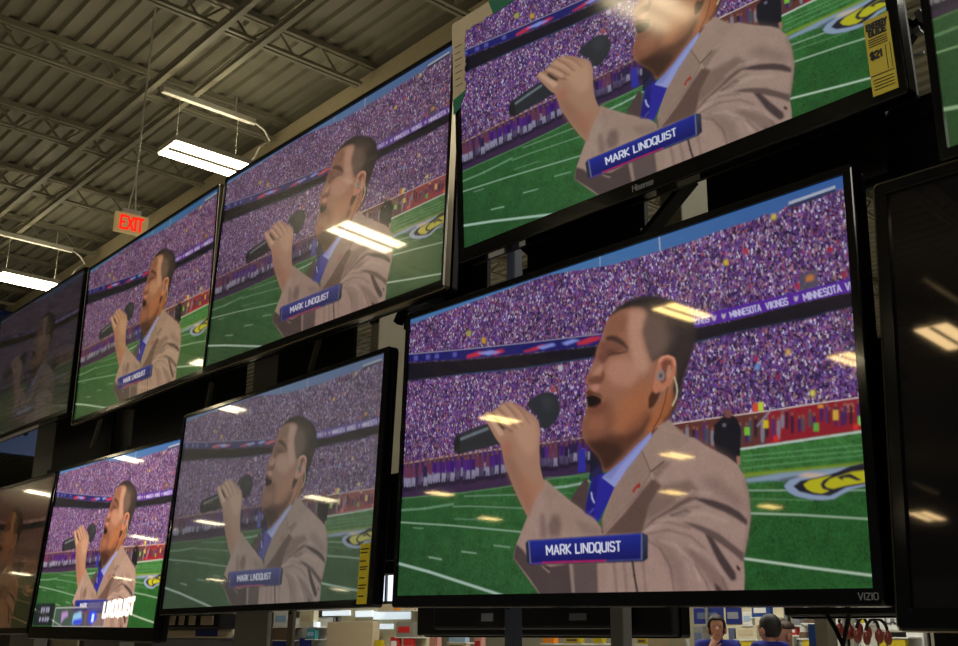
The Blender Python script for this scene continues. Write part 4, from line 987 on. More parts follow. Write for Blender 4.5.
('p',(30,30,70),0.4,1.0,[2555,3333,2701,3153,2711,3359,2633,3404,2566,3423]),
('p',(36,32,135),0.3,1.0,[2589,3397,2700,3335,2782,3327,2845,3538,2763,3755,2658,4020,2587,3933,2509,3874,2543,3624]),
('p',(24,22,96),0.8,0.8,[2589,3397,2667,3359,2632,3694,2609,3950,2509,3874,2543,3624]),
('p',(170,170,215),0.2,1.0,[2589,3580,2575,3581,2588,3680,2601,3679]),
('p',(170,170,215),0.2,1.0,[2598,3666,2586,3672,2611,3743,2623,3737]),
('p',(80,75,170),0.3,1.0,[2558,3870,2567,3883,2617,3824,2608,3811]),
('p',(132,138,190),0.3,1.0,[2700,3386,2776,3312,2917,3179,3065,2994,3225,2830,3239,2911,3126,3070,2979,3290,2839,3552]),
('p',(100,104,165),0.5,0.6,[2700,3386,2776,3312,2949,3142,3220,2834,3189,2893,2916,3236,2797,3431]),
('p',(140,116,105),0.5,1.0,[3219,2913,3391,2714,3597,3022,3344,3272,3213,3401,3126,3091]),
('p',(132,108,98),0.5,1.0,[3126,3091,3213,3401,3099,3647,2696,4159,2707,3990,2839,3552]),
('p',(84,62,56),0.9,0.95,[3232,3474,3319,3597,3197,3840,3123,4173,3092,4224,2717,4203,2910,3957,3109,3648]),
('p',(100,78,70),1.5,0.75,[3319,3597,3587,3559,3676,3731,3412,3881,3195,4044,3154,4148,3177,3851]),
('p',(105,80,72),0.3,1.0,[3130,3083,3118,3088,3208,3409,3220,3404]),
('p',(70,50,48),0.3,1.0,[3204,3388,3214,3407,3352,3278,3343,3259]),
('p',(160,140,125),0.3,1.0,[3223,3396,3211,3398,3232,3508,3243,3506]),
('p',(110,86,78),0.4,0.8,[3220,3402,3210,3392,3092,3646,3102,3656]),
('p',(110,86,78),0.4,0.8,[3106,3650,3097,3637,2699,4171,2709,4184]),
('p',(96,74,68),1.2,0.6,[3344,3272,3223,3403,3261,3506,3421,3287]),
('p',(140,40,36),0.3,1.0,[3017,3621,3059,3557,3100,3515,3105,3592,3059,3599,3037,3666]),
('p',(150,124,110),4,0.55,[3597,3036,3831,3270,3985,3443,4049,3634,4060,3889,3927,3717,3719,3448,3536,3308]),
('p',(98,76,72),3,0.5,[3680,3547,3824,3571,4027,3834,4090,4019,4006,3983,3785,3747]),
('p',(48,36,40),0.8,0.9,[3601,3800,3702,3820,3800,3860,3921,3940,4014,4034,4078,4142,4073,4217,3986,4119,3884,4025,3745,3924]),
('p',(84,62,58),0.8,0.85,[3143,4161,3215,4046,3341,3953,3469,3848,3564,3788,3675,3797,3563,3861,3411,3948,3254,4037]),
('p',(150,126,114),2,0.6,[3173,4150,3332,4032,3525,3922,3708,3945,3935,4101,4050,4264,4014,4336,3829,4166,3578,4060,3331,4113]),
('p',(48,36,40),0.8,0.65,[3371,3997,3543,3938,3598,3984,3523,4041,3409,4041]),
('p',(48,36,40),0.8,0.75,[3503,4105,3613,4136,3707,4192,3826,4280,3944,4429,4042,4549,4030,4659,3958,4555,3857,4435,3737,4304,3612,4195]),
('p',(48,36,40),0.8,0.92,[3702,4268,3772,4326,3855,4536,3961,4779,3967,4865,3924,4882,3867,4762,3809,4621,3752,4427]),
('p',(96,72,68),1.6,0.6,[3497,4419,3607,4480,3781,4695,3881,4899,3895,5023,3792,5021,3691,4766,3568,4580]),
('p',(48,36,40),0.7,0.9,[3773,4895,3811,4934,3861,5022,3800,5046]),
('p',(92,70,66),2.5,0.4,[3192,4261,3328,4300,3494,4601,3542,5015,3450,5013,3361,4672]),
('p',(150,122,110),2.5,0.35,[3230,4398,3306,4484,3412,5012,3221,5008]),
('p',(88,66,62),0.7,0.6,[3083,4192,3094,4211,3254,4042,3243,4022]),
('p',(88,66,62),0.7,0.6,[3236,4027,3243,4050,3457,3935,3450,3912]),
('p',(88,66,62),0.7,0.6,[3443,3914,3444,3938,3678,3940,3677,3916]),
('p',(88,66,62),0.7,0.6,[3146,4219,3149,4243,3375,4208,3372,4184]),
('p',(88,66,62),0.7,0.6,[3366,4183,3361,4206,3576,4309,3581,4287]),
('p',(88,66,62),0.7,0.6,[3575,4282,3564,4299,3696,4474,3707,4457]),
('p',(88,66,62),0.7,0.6,[3132,4268,3123,4288,3287,4443,3297,4424]),
('p',(88,66,62),0.7,0.6,[3293,4418,3277,4428,3375,4685,3390,4674]),
('p',(88,66,62),0.7,0.6,[3388,4665,3371,4668,3405,4995,3422,4992]),
('p',(88,66,62),0.7,0.6,[3662,4496,3652,4513,3763,4656,3774,4639]),
('p',(88,66,62),0.7,0.6,[3769,4632,3756,4643,3843,4860,3857,4848]),
('p',(88,66,62),0.7,0.6,[3853,4838,3839,4846,3890,5033,3904,5025]),
('p',(88,66,62),0.7,0.6,[3515,4537,3504,4555,3619,4699,3630,4682]),
('p',(88,66,62),0.7,0.6,[3625,4674,3611,4686,3702,4905,3716,4893]),
('p',(88,66,62),0.7,0.6,[3712,4883,3697,4891,3733,5030,3748,5022]),
('p',(88,66,62),0.7,0.6,[3208,4089,3209,4113,3376,4102,3374,4078]),
('p',(88,66,62),0.7,0.6,[3367,4076,3363,4099,3578,4205,3583,4182]),
('p',(88,66,62),0.7,0.6,[3773,4300,3764,4318,3925,4491,3934,4473]),
('p',(88,66,62),0.7,0.6,[3928,4466,3917,4481,4021,4646,4032,4631]),
('p',(176,150,140),1.0,0.5,[3142,4179,3152,4207,3323,4094,3313,4067]),
('p',(176,150,140),1.0,0.5,[3303,4072,3309,4101,3532,4013,3526,3985]),
('p',(176,150,140),1.0,0.5,[3517,3986,3517,4015,3730,4040,3731,4012]),
('p',(176,150,140),1.0,0.5,[3723,4009,3716,4035,3918,4166,3925,4140]),
('p',(176,150,140),1.0,0.5,[3287,4306,3279,4333,3443,4432,3451,4405]),
('p',(176,150,140),1.0,0.5,[3444,4399,3429,4418,3582,4649,3597,4629]),
('p',(176,150,140),1.0,0.5,[3593,4620,3574,4630,3647,4879,3665,4868]),
('p',(176,150,140),1.0,0.5,[3572,4396,3561,4418,3730,4594,3741,4572]),
('p',(176,150,140),1.0,0.5,[3735,4563,3720,4580,3845,4813,3860,4796]),
('p',(176,150,140),1.0,0.5,[3441,3795,3450,3823,3613,3731,3604,3704]),
('p',(176,150,140),1.0,0.5,[3598,3705,3596,3733,3789,3789,3791,3761]),
('p',(60,24,24),0.4,1.0,[3972,4680,4004,4731,3995,4768,3970,4730]),
('p',(92,76,72),1.2,0.5,[4066,3622,4046,3629,4086,3856,4106,3849]),
('p',(92,76,72),1.2,0.5,[4105,3834,4084,3834,4090,4104,4111,4104]),
('p',(92,76,72),1.2,0.5,[4112,4089,4091,4082,4052,4396,4073,4402]),
('p',(92,76,72),1.2,0.5,[4075,4384,4055,4377,4016,4640,4037,4646]),
('p',(62,50,52),0.8,0.95,[1660,4458,1692,4247,1785,4345,1887,4548,2129,4606,2384,4562,2406,5103,2048,5098,1864,4770]),
('p',(72,60,60),1.0,0.9,[2384,4562,2650,4578,2659,5106,2384,5103]),
('p',(150,126,116),0.7,0.7,[2333,4559,2373,4561,2401,4990,2367,4989]),
('p',(140,116,104),1.2,0.7,[2650,4564,2737,4555,2733,5107,2670,5106]),
('p',(30,20,22),0.4,0.9,[3023,4562,3001,4564,3021,4786,3043,4783]),
('p',(30,20,22),0.4,0.9,[3041,4765,3019,4769,3054,5042,3075,5037]),
('p',(100,76,70),1.0,0.6,[2834,4549,2808,4551,2837,5011,2863,5009]),
('p',(100,76,70),1.0,0.6,[3128,4596,3108,4598,3134,5015,3153,5013]),
('p',(90,70,64),1.0,0.5,[2938,4583,2912,4585,2941,5014,2966,5011]),
('p',(150,130,120),0.4,0.6,[2023,4586,2011,4604,2104,4706,2116,4688]),
('p',(36,28,30),0.5,0.8,[1985,4523,1973,4545,2093,4648,2105,4627]),
('p',(138,114,102),2,0.6,[2045,3324,2173,3496,2361,3716,2609,3979,2685,4129,2564,4203,2338,4154,2175,4079,2040,3613]),
('p',(92,72,68),1.8,0.75,[2138,3837,2221,3876,2245,4027,2222,4187,2103,4176,2079,4010]),
('p',(92,72,68),1.8,0.6,[1980,3788,2042,3841,2079,4189,1995,4211]),
('p',(150,128,116),1.8,0.45,[1881,3776,1979,3574,2029,3703,1933,4055,1834,4198]),
('p',(96,76,72),1.6,0.4,[2384,3954,2565,4032,2674,4143,2674,4213,2497,4169]),
('p',(80,62,58),0.5,0.9,[2705,3997,2688,3996,2692,4194,2710,4195]),
('n','cloth',0.045,9,[3398,2702,3467,2856,3523,2965,3633,3010,3734,3132,3841,3241,3927,3323,4008,3432,4067,3598,4099,3825,4108,4106,4072,4378,4032,4622,4036,4803,4019,5123,2048,5098,1660,4458,1692,4262,1830,3846,1941,3462,2045,3309,2170,3470,2345,3676,2598,3935,2696,4116,2696,4003,2829,3536,3126,3077,3230,2887,3332,2742]),
('p',(36,38,44),0.4,1.0,[796,2638,789,2457,820,2368,1025,2303,1267,2266,1498,2492,1452,2646,1147,2666,887,2699]),
('p',(110,118,128),0.5,0.85,[872,2425,886,2466,1101,2410,1087,2370]),
('p',(110,118,128),0.5,0.85,[1069,2374,1082,2415,1294,2366,1281,2326]),
('p',(22,22,28),0.5,0.8,[796,2638,789,2457,820,2368,880,2373,887,2699]),
('p',(37,40,46),0.4,1.0,[1791,2090,1842,2014,1931,1966,2016,1941,2107,1969,2168,2038,2213,2168,2218,2278,2187,2411,2109,2494,2040,2541,1972,2486,1946,2321]),
('p',(52,55,62),2.0,0.6,[1969,2008,2082,2007,2144,2118,2108,2266,2021,2213]),
('p',(150,112,92),0.4,1,[2039,3359,2008,3256,1986,3142,1972,3019,1966,2853,1971,2644,1968,2505,1958,2436,1939,2372,1911,2311,1872,2256,1822,2206,1772,2151,1722,2091,1671,2043,1619,2006,1571,1982,1528,1971,1491,1971,1461,1981,1436,2000,1417,2028,1393,2047,1361,2058,1340,2070,1328,2084,1308,2083,1280,2067,1256,2065,1237,2076,1225,2093,1221,2115,1229,2152,1250,2203,1276,2266,1307,2340,1342,2422,1381,2511,1418,2582,1453,2636,1476,2698,1486,2768,1498,2845,1510,2928,1535,3030,1574,3149,1617,3278,1664,3417,1711,3547,1758,3669,1800,3772,1837,3856,1862,3857,1875,3777,1899,3689,1933,3593,1976,3512,2028,3444]),
('p',(176,136,112),3,0.6,[1667,2304,1794,2278,1914,2371,1946,2610,1916,2861,1812,2906,1696,2668,1619,2455]),
('p',(128,88,72),3,0.7,[1523,2758,1645,2908,1760,3203,1889,3563,1858,3840,1708,3500,1573,3164,1508,2902]),
('p',(150,98,76),3,0.6,[1719,3175,1898,3331,1996,3370,1908,3577,1843,3711,1732,3396]),
('p',(150,92,74),2.5,0.7,[1463,2620,1592,2621,1650,2788,1520,2849]),
('p',(30,24,26),0.5,0.95,[1351,2176,1390,2181,1457,2294,1518,2404,1500,2428,1408,2315]),
('p',(190,150,128),1.0,0.75,[1233,2093,1274,2085,1367,2239,1470,2412,1511,2499,1445,2513,1342,2310]),
('p',(184,142,120),1.1,0.65,[1354,2082,1416,2066,1520,2210,1601,2366,1557,2408,1454,2242]),
('p',(184,142,120),1.1,0.6,[1431,2014,1506,1996,1608,2152,1692,2317,1657,2352,1543,2177]),
('p',(180,138,116),1.1,0.6,[1528,1976,1613,2011,1714,2153,1793,2308,1750,2318,1651,2148]),
('p',(92,56,46),0.5,0.85,[1337,2089,1326,2102,1431,2237,1442,2224]),
('p',(92,56,46),0.5,0.85,[1436,2215,1423,2225,1532,2408,1545,2398]),
('p',(92,56,46),0.5,0.85,[1536,2387,1527,2401,1618,2490,1626,2476]),
('p',(100,62,52),0.5,0.8,[1414,2041,1404,2052,1519,2208,1529,2197]),
('p',(100,62,52),0.5,0.8,[1524,2189,1512,2197,1619,2379,1630,2370]),
('p',(100,62,52),0.5,0.8,[1623,2360,1614,2371,1674,2445,1683,2433]),
('p',(104,66,54),0.5,0.75,[1517,1987,1506,1996,1606,2155,1617,2146]),
('p',(104,66,54),0.5,0.75,[1612,2137,1600,2144,1704,2350,1716,2343]),
('p',(104,66,54),0.5,0.75,[1710,2332,1699,2342,1745,2412,1756,2403]),
('p',(106,68,56),0.5,0.7,[1614,2008,1606,2018,1713,2156,1722,2146]),
('p',(106,68,56),0.5,0.7,[1718,2139,1707,2146,1809,2349,1820,2343]),
('p',(106,68,56),0.5,0.7,[1815,2334,1805,2340,1844,2419,1854,2413]),
('p',(138,92,72),0.4,1.0,[2802,1002,2756,1093,2728,1176,2705,1268,2687,1347,2660,1415,2641,1501,2629,1590,2595,1687,2554,1782,2520,1880,2518,1933,2552,1982,2525,2035,2511,2108,2530,2174,2536,2252,2517,2323,2524,2386,2494,2462,2475,2601,2484,2724,2523,2852,2590,2970,2657,3072,2695,3182,2706,3285,2765,3317,2917,3179,3065,3001,3230,2831,3401,2695,3472,2552,3621,1782,3533,1250,3235,912,2969,866]),
('p',(38,31,34),1.1,1.0,[2796,1015,2836,945,2897,884,2969,843,3045,820,3152,827,3256,860,3358,923,3468,1014,3571,1139,3631,1258,3671,1402,3684,1592,3670,1700,3639,1830,3607,1989,3556,2170,3524,2343,3498,2447,3472,2580,3406,2690,3352,2732,3323,2683,3375,2485,3437,2319,3480,2105,3474,1876,3396,1793,3310,1809,3243,1846,3204,1702,3175,1545,3146,1356,3168,1215,3211,1112,3160,1017,3044,957,2913,952]),
('p',(104,82,72),3.2,0.8,[3138,1084,3253,1098,3414,1248,3489,1508,3427,1717,3305,1793,3243,1860,3183,1695,3135,1412]),
('p',(70,56,52),3.5,0.6,[3129,960,3296,981,3476,1126,3571,1336,3490,1451,3334,1218,3191,1104]),
('p',(50,40,40),2.5,0.6,[3373,1291,3628,1386,3641,1718,3519,2060,3483,1879,3396,1793,3410,1509]),
('p',(172,130,110),2.5,0.85,[3000,1001,3128,1020,3191,1104,3158,1241,3135,1382,3174,1633,3222,1883,3159,2009,3056,1890,3016,1580,2998,1273]),
('p',(120,78,60),2.2,0.7,[2802,1017,2935,975,2999,1092,2954,1288,2833,1306,2733,1270,2745,1135]),
('p',(52,34,32),0.9,0.9,[2738,1311,2789,1290,2866,1320,2942,1420,2995,1543,3000,1612,2920,1495,2822,1401,2755,1370]),
('p',(104,64,54),0.9,0.8,[2732,1363,2822,1409,2920,1503,2984,1614,2865,1560,2754,1539,2687,1501,2698,1382]),
('p',(74,42,40),1.0,0.75,[2743,1504,2821,1515,2908,1589,2973,1596,2886,1627,2787,1618,2753,1676,2686,1715,2652,1643,2686,1532]),
('p',(36,22,24),0.3,0.9,[2771,1583,2774,1600,2837,1595,2833,1578]),
('p',(36,22,24),0.3,0.9,[2827,1578,2828,1594,2912,1614,2911,1597]),
('p',(36,22,24),0.3,0.9,[2903,1596,2906,1613,2988,1615,2986,1598]),
('p',(172,124,106),1.2,0.75,[2618,1633,2663,1616,2708,1722,2702,1827,2640,1854,2571,1818,2583,1714]),
('p',(168,122,102),3.0,0.75,[2820,1666,2972,1685,3078,1808,3117,2026,3011,2142,2861,2070,2752,1888,2753,1736]),
('p',(90,50,42),0.9,0.75,[2531,1883,2617,1863,2696,1886,2713,1785,2741,1884,2707,1995,2639,1999,2559,1961]),
('p',(175,118,108),0.8,0.7,[2571,2002,2639,1988,2684,2019,2661,2089,2616,2099]),
('p',(110,64,54),1.5,0.6,[2653,1397,2721,1328,2754,1523,2708,1692,2640,1762,2571,1864,2537,1885,2595,1718,2629,1559]),
('p',(18,8,12),0.6,1.0,[2524,2150,2565,2126,2627,2152,2700,2227,2694,2308,2626,2351,2547,2323]),
('p',(72,34,30),0.7,0.85,[2511,2108,2548,2042,2616,2106,2684,2148,2728,2227,2683,2193,2616,2137,2553,2150]),
('p',(96,48,40),1.2,0.7,[2530,2326,2592,2335,2683,2305,2750,2278,2749,2427,2637,2459,2524,2416]),
('p',(108,64,48),3.0,0.7,[2478,2541,2524,2401,2682,2380,2750,2218,2815,2325,2879,2577,2812,2825,2680,2915,2545,2887,2483,2739]),
('p',(140,88,66),2.0,0.6,[2569,2457,2682,2470,2748,2575,2725,2688,2614,2693,2535,2615]),
('p',(150,90,58),4.0,0.7,[2924,2265,3116,2113,3239,2149,3257,2355,3214,2543,3068,2737,2898,2815,2813,2708,2858,2454]),
('p',(112,62,40),3.0,0.6,[2984,2689,3174,2505,3254,2554,3191,2709,3024,2900,2897,2959,2855,2864]),
('p',(66,36,27),2.4,0.85,[2500,2788,2636,2817,2812,2767,2962,2829,3109,2747,3214,2572,3253,2667,3107,2917,2917,3150,2776,3305,2711,3286,2679,3120,2590,2970]),
('p',(38,22,20),2.0,0.7,[2523,2852,2702,2860,2876,2926,2939,3054,2809,3231,2722,3288,2690,3166,2613,3004]),
('p',(150,86,52),1.6,0.85,[3254,2554,3337,2404,3398,2308,3447,2321,3454,2492,3392,2658,3271,2784,3190,2850,3170,2789]),
('p',(168,106,82),0.4,1.0,[3299,1878,3310,1816,3346,1791,3406,1796,3455,1835,3481,1907,3481,2020,3459,2141,3419,2229,3358,2283,3308,2311,3264,2314,3244,2208,3271,2071]),
('p',(92,46,38),0.8,0.8,[3334,1889,3375,1844,3434,1877,3447,1981,3401,2110,3360,2183,3320,2172,3342,2035]),
('p',(196,140,116),0.7,0.6,[3403,1939,3433,1948,3431,2062,3390,2149,3381,2076]),
('p',(214,150,124),0.3,0.8,[3308,1865,3317,1877,3357,1816,3348,1804]),
('p',(214,150,124),0.3,0.8,[3346,1805,3348,1821,3410,1819,3407,1803]),
('p',(214,150,124),0.3,0.8,[3405,1801,3400,1814,3460,1873,3464,1860]),
('p',(214,150,124),0.3,0.8,[3464,1859,3453,1859,3468,1966,3478,1965]),
('p',(120,112,112),0.4,0.9,[3302,1994,3343,1978,3372,2058,3360,2141,3300,2138,3281,2074]),
('p',(60,56,58),0.3,1.0,[3317,2042,3342,2035,3341,2092,3316,2099]),
('p',(48,22,14),0.6,0.9,[3194,2488,3201,2340,3238,2263,3278,2310,3328,2281,3297,2394,3255,2483,3214,2515]),
('p',(205,195,160),0.25,0.9,[3467,2123,3457,2124,3478,2252,3488,2251]),
('p',(205,195,160),0.25,0.9,[3487,2243,3476,2241,3482,2337,3493,2338]),
('p',(205,195,160),0.25,0.9,[3493,2331,3483,2325,3468,2429,3479,2434]),
('p',(205,195,160),0.25,0.9,[3480,2428,3471,2419,3430,2521,3440,2531]),
('p',(46,26,22),0.3,0.85,[3399,2248,3389,2243,3361,2442,3370,2447]),
('p',(46,26,22),0.3,0.85,[3372,2440,3362,2433,3307,2653,3317,2660]),
('p',(46,26,22),0.3,0.85,[3319,2654,3310,2645,3245,2778,3254,2787]),
('p',(46,26,22),0.3,0.85,[3257,2779,3248,2772,3214,2900,3223,2906]),
('n','skin',0.035,11,[2802,1002,2756,1093,2728,1176,2705,1268,2687,1347,2660,1415,2641,1501,2629,1590,2595,1687,2554,1782,2520,1880,2518,1933,2552,1982,2525,2035,2511,2108,2530,2174,2536,2252,2517,2323,2524,2386,2494,2462,2475,2601,2484,2724,2523,2852,2590,2970,2657,3072,2695,3182,2706,3285,2765,3317,2917,3179,3065,3001,3230,2831,3401,2695,3472,2552,3621,1782,3533,1250,3235,912,2969,866,2039,3308]),
('p',(34,36,60),0.2,1.0,[1810,4241,1842,4201,3123,4211,3172,4252,3168,4561,3123,4598,1875,4574,1830,4529]),
('g',(26,36,128),(14,16,84),(2508,4213),(2508,4555),0.1,1.0,[1849,4214,3109,4220,3105,4569,1877,4553]),
('g',(44,50,76),(26,28,46),(3152,4257),(3148,4580),0.1,1.0,[3123,4227,3168,4258,3164,4554,3120,4584]),
('p',(120,125,160),0.2,0.8,[1857,4214,1847,4214,1872,4554,1882,4554]),
('p',(120,125,160),0.2,0.8,[3115,4217,3106,4216,3102,4576,3111,4576]),
('p',(80,90,170),0.2,0.6,[1846,4208,1847,4220,3111,4226,3111,4215]),
('p',(170,30,90),0.4,0.95,[2015,4538,2016,4561,2401,4566,2401,4543]),
('p',(170,30,90),0.4,0.95,[2390,4543,2390,4566,2742,4573,2742,4551]),
('p',(90,60,160),0.2,0.7,[1870,4544,1870,4562,2026,4561,2025,4544]),
('p',(70,80,150),0.2,0.7,[2733,4554,2734,4567,3102,4573,3102,4560]),
('p',(205,205,222),0,1.0,[2068,4441,2084,4440,2073,4298,2057,4298]),
('p',(205,205,222),0,1.0,[2070,4294,2056,4303,2102,4405,2115,4396]),
('p',(205,205,222),0,1.0,[2097,4397,2112,4405,2143,4302,2128,4294]),
('p',(205,205,222),0,1.0,[2141,4298,2126,4298,2135,4440,2151,4440]),
('p',(205,205,222),0,1.0,[2154,4438,2169,4442,2191,4300,2176,4295]),
('p',(205,205,222),0,1.0,[2188,4295,2174,4300,2212,4442,2227,4437]),
('p',(205,205,222),0,1.0,[2165,4382,2166,4401,2210,4401,2209,4381]),
('p',(205,205,222),0,1.0,[2230,4440,2245,4440,2238,4297,2223,4297]),
('p',(205,205,222),0,1.0,[2225,4294,2226,4313,2274,4313,2273,4294]),
('p',(205,205,222),0,1.0,[2272,4293,2260,4304,2277,4333,2289,4322]),
('p',(205,205,222),0,1.0,[2288,4317,2273,4317,2275,4361,2290,4361]),
('p',(205,205,222),0,1.0,[2291,4356,2278,4345,2264,4375,2277,4385]),
('p',(205,205,222),0,1.0,[2277,4384,2276,4366,2229,4366,2230,4385]),
('p',(205,205,222),0,1.0,[2263,4366,2250,4374,2281,4443,2294,4434]),
('p',(205,205,222),0,1.0,[2297,4439,2312,4439,2306,4297,2291,4297]),
('p',(205,205,222),0,1.0,[2356,4305,2344,4292,2297,4369,2309,4381]),
('p',(205,205,222),0,1.0,[2307,4360,2297,4373,2350,4444,2361,4431]),
('p',(205,205,222),0,1.0,[2414,4299,2399,4299,2404,4439,2419,4439]),
('p',(205,205,222),0,1.0,[2407,4424,2407,4443,2457,4443,2456,4424]),
('p',(205,205,222),0,1.0,[2466,4439,2481,4439,2476,4300,2462,4299]),
('p',(205,205,222),0,1.0,[2488,4439,2502,4439,2498,4300,2483,4299]),
('p',(205,205,222),0,1.0,[2495,4296,2482,4304,2541,4443,2553,4435]),
('p',(205,205,222),0,1.0,[2538,4439,2552,4439,2548,4300,2534,4300]),
('p',(205,205,222),0,1.0,[2557,4439,2571,4440,2567,4300,2552,4300]),
('p',(205,205,222),0,1.0,[2555,4296,2556,4315,2597,4315,2597,4297]),
('p',(205,205,222),0,1.0,[2595,4296,2584,4307,2608,4342,2618,4330]),
('p',(205,205,222),0,1.0,[2617,4326,2603,4326,2605,4414,2620,4414]),
('p',(205,205,222),0,1.0,[2621,4410,2609,4398,2588,4432,2600,4444]),
('p',(205,205,222),0,1.0,[2601,4443,2601,4425,2559,4425,2560,4443]),
('p',(205,205,222),0,1.0,[2638,4444,2649,4434,2634,4405,2623,4415]),
('p',(205,205,222),0,1.0,[2624,4420,2638,4421,2635,4320,2621,4320]),
('p',(205,205,222),0,1.0,[2620,4325,2632,4335,2646,4307,2634,4296]),
('p',(205,205,222),0,1.0,[2633,4297,2634,4315,2671,4316,2671,4297]),
('p',(205,205,222),0,1.0,[2670,4297,2659,4307,2674,4335,2685,4325]),
('p',(205,205,222),0,1.0,[2684,4320,2670,4320,2673,4421,2687,4421]),
('p',(205,205,222),0,1.0,[2688,4416,2676,4406,2662,4434,2674,4444]),
('p',(205,205,222),0,1.0,[2675,4444,2674,4425,2637,4425,2637,4443]),
('p',(205,205,222),0,1.0,[2662,4399,2650,4409,2677,4463,2689,4453]),
('p',(205,205,222),0,1.0,[2702,4301,2688,4301,2691,4421,2705,4421]),
('p',(205,205,222),0,1.0,[2701,4406,2690,4416,2705,4444,2716,4434]),
('p',(205,205,222),0,1.0,[2704,4425,2704,4444,2742,4444,2741,4426]),
('p',(205,205,222),0,1.0,[2729,4434,2741,4444,2754,4416,2742,4406]),
('p',(205,205,222),0,1.0,[2739,4421,2753,4421,2750,4302,2736,4301]),
('p',(205,205,222),0,1.0,[2760,4440,2774,4440,2770,4302,2757,4301]),
('p',(205,205,222),0,1.0,[2826,4336,2837,4326,2822,4298,2811,4308]),
('p',(205,205,222),0,1.0,[2824,4317,2823,4298,2789,4298,2790,4316]),
('p',(205,205,222),0,1.0,[2802,4308,2790,4298,2777,4326,2788,4336]),
('p',(205,205,222),0,1.0,[2791,4321,2778,4321,2779,4357,2792,4358]),
('p',(205,205,222),0,1.0,[2788,4342,2777,4353,2793,4378,2803,4368]),
('p',(205,205,222),0,1.0,[2792,4359,2791,4377,2824,4384,2826,4366]),
('p',(205,205,222),0,1.0,[2824,4364,2813,4375,2828,4400,2839,4389]),
('p',(205,205,222),0,1.0,[2838,4385,2824,4385,2825,4421,2838,4421]),
('p',(205,205,222),0,1.0,[2839,4416,2828,4406,2815,4434,2826,4445]),
('p',(205,205,222),0,1.0,[2827,4444,2826,4426,2793,4426,2793,4444]),
('p',(205,205,222),0,1.0,[2794,4444,2805,4435,2790,4406,2779,4416]),
('p',(205,205,222),0,1.0,[2842,4299,2843,4317,2895,4317,2894,4299]),
('p',(205,205,222),0,1.0,[2875,4303,2862,4302,2865,4441,2879,4441])]
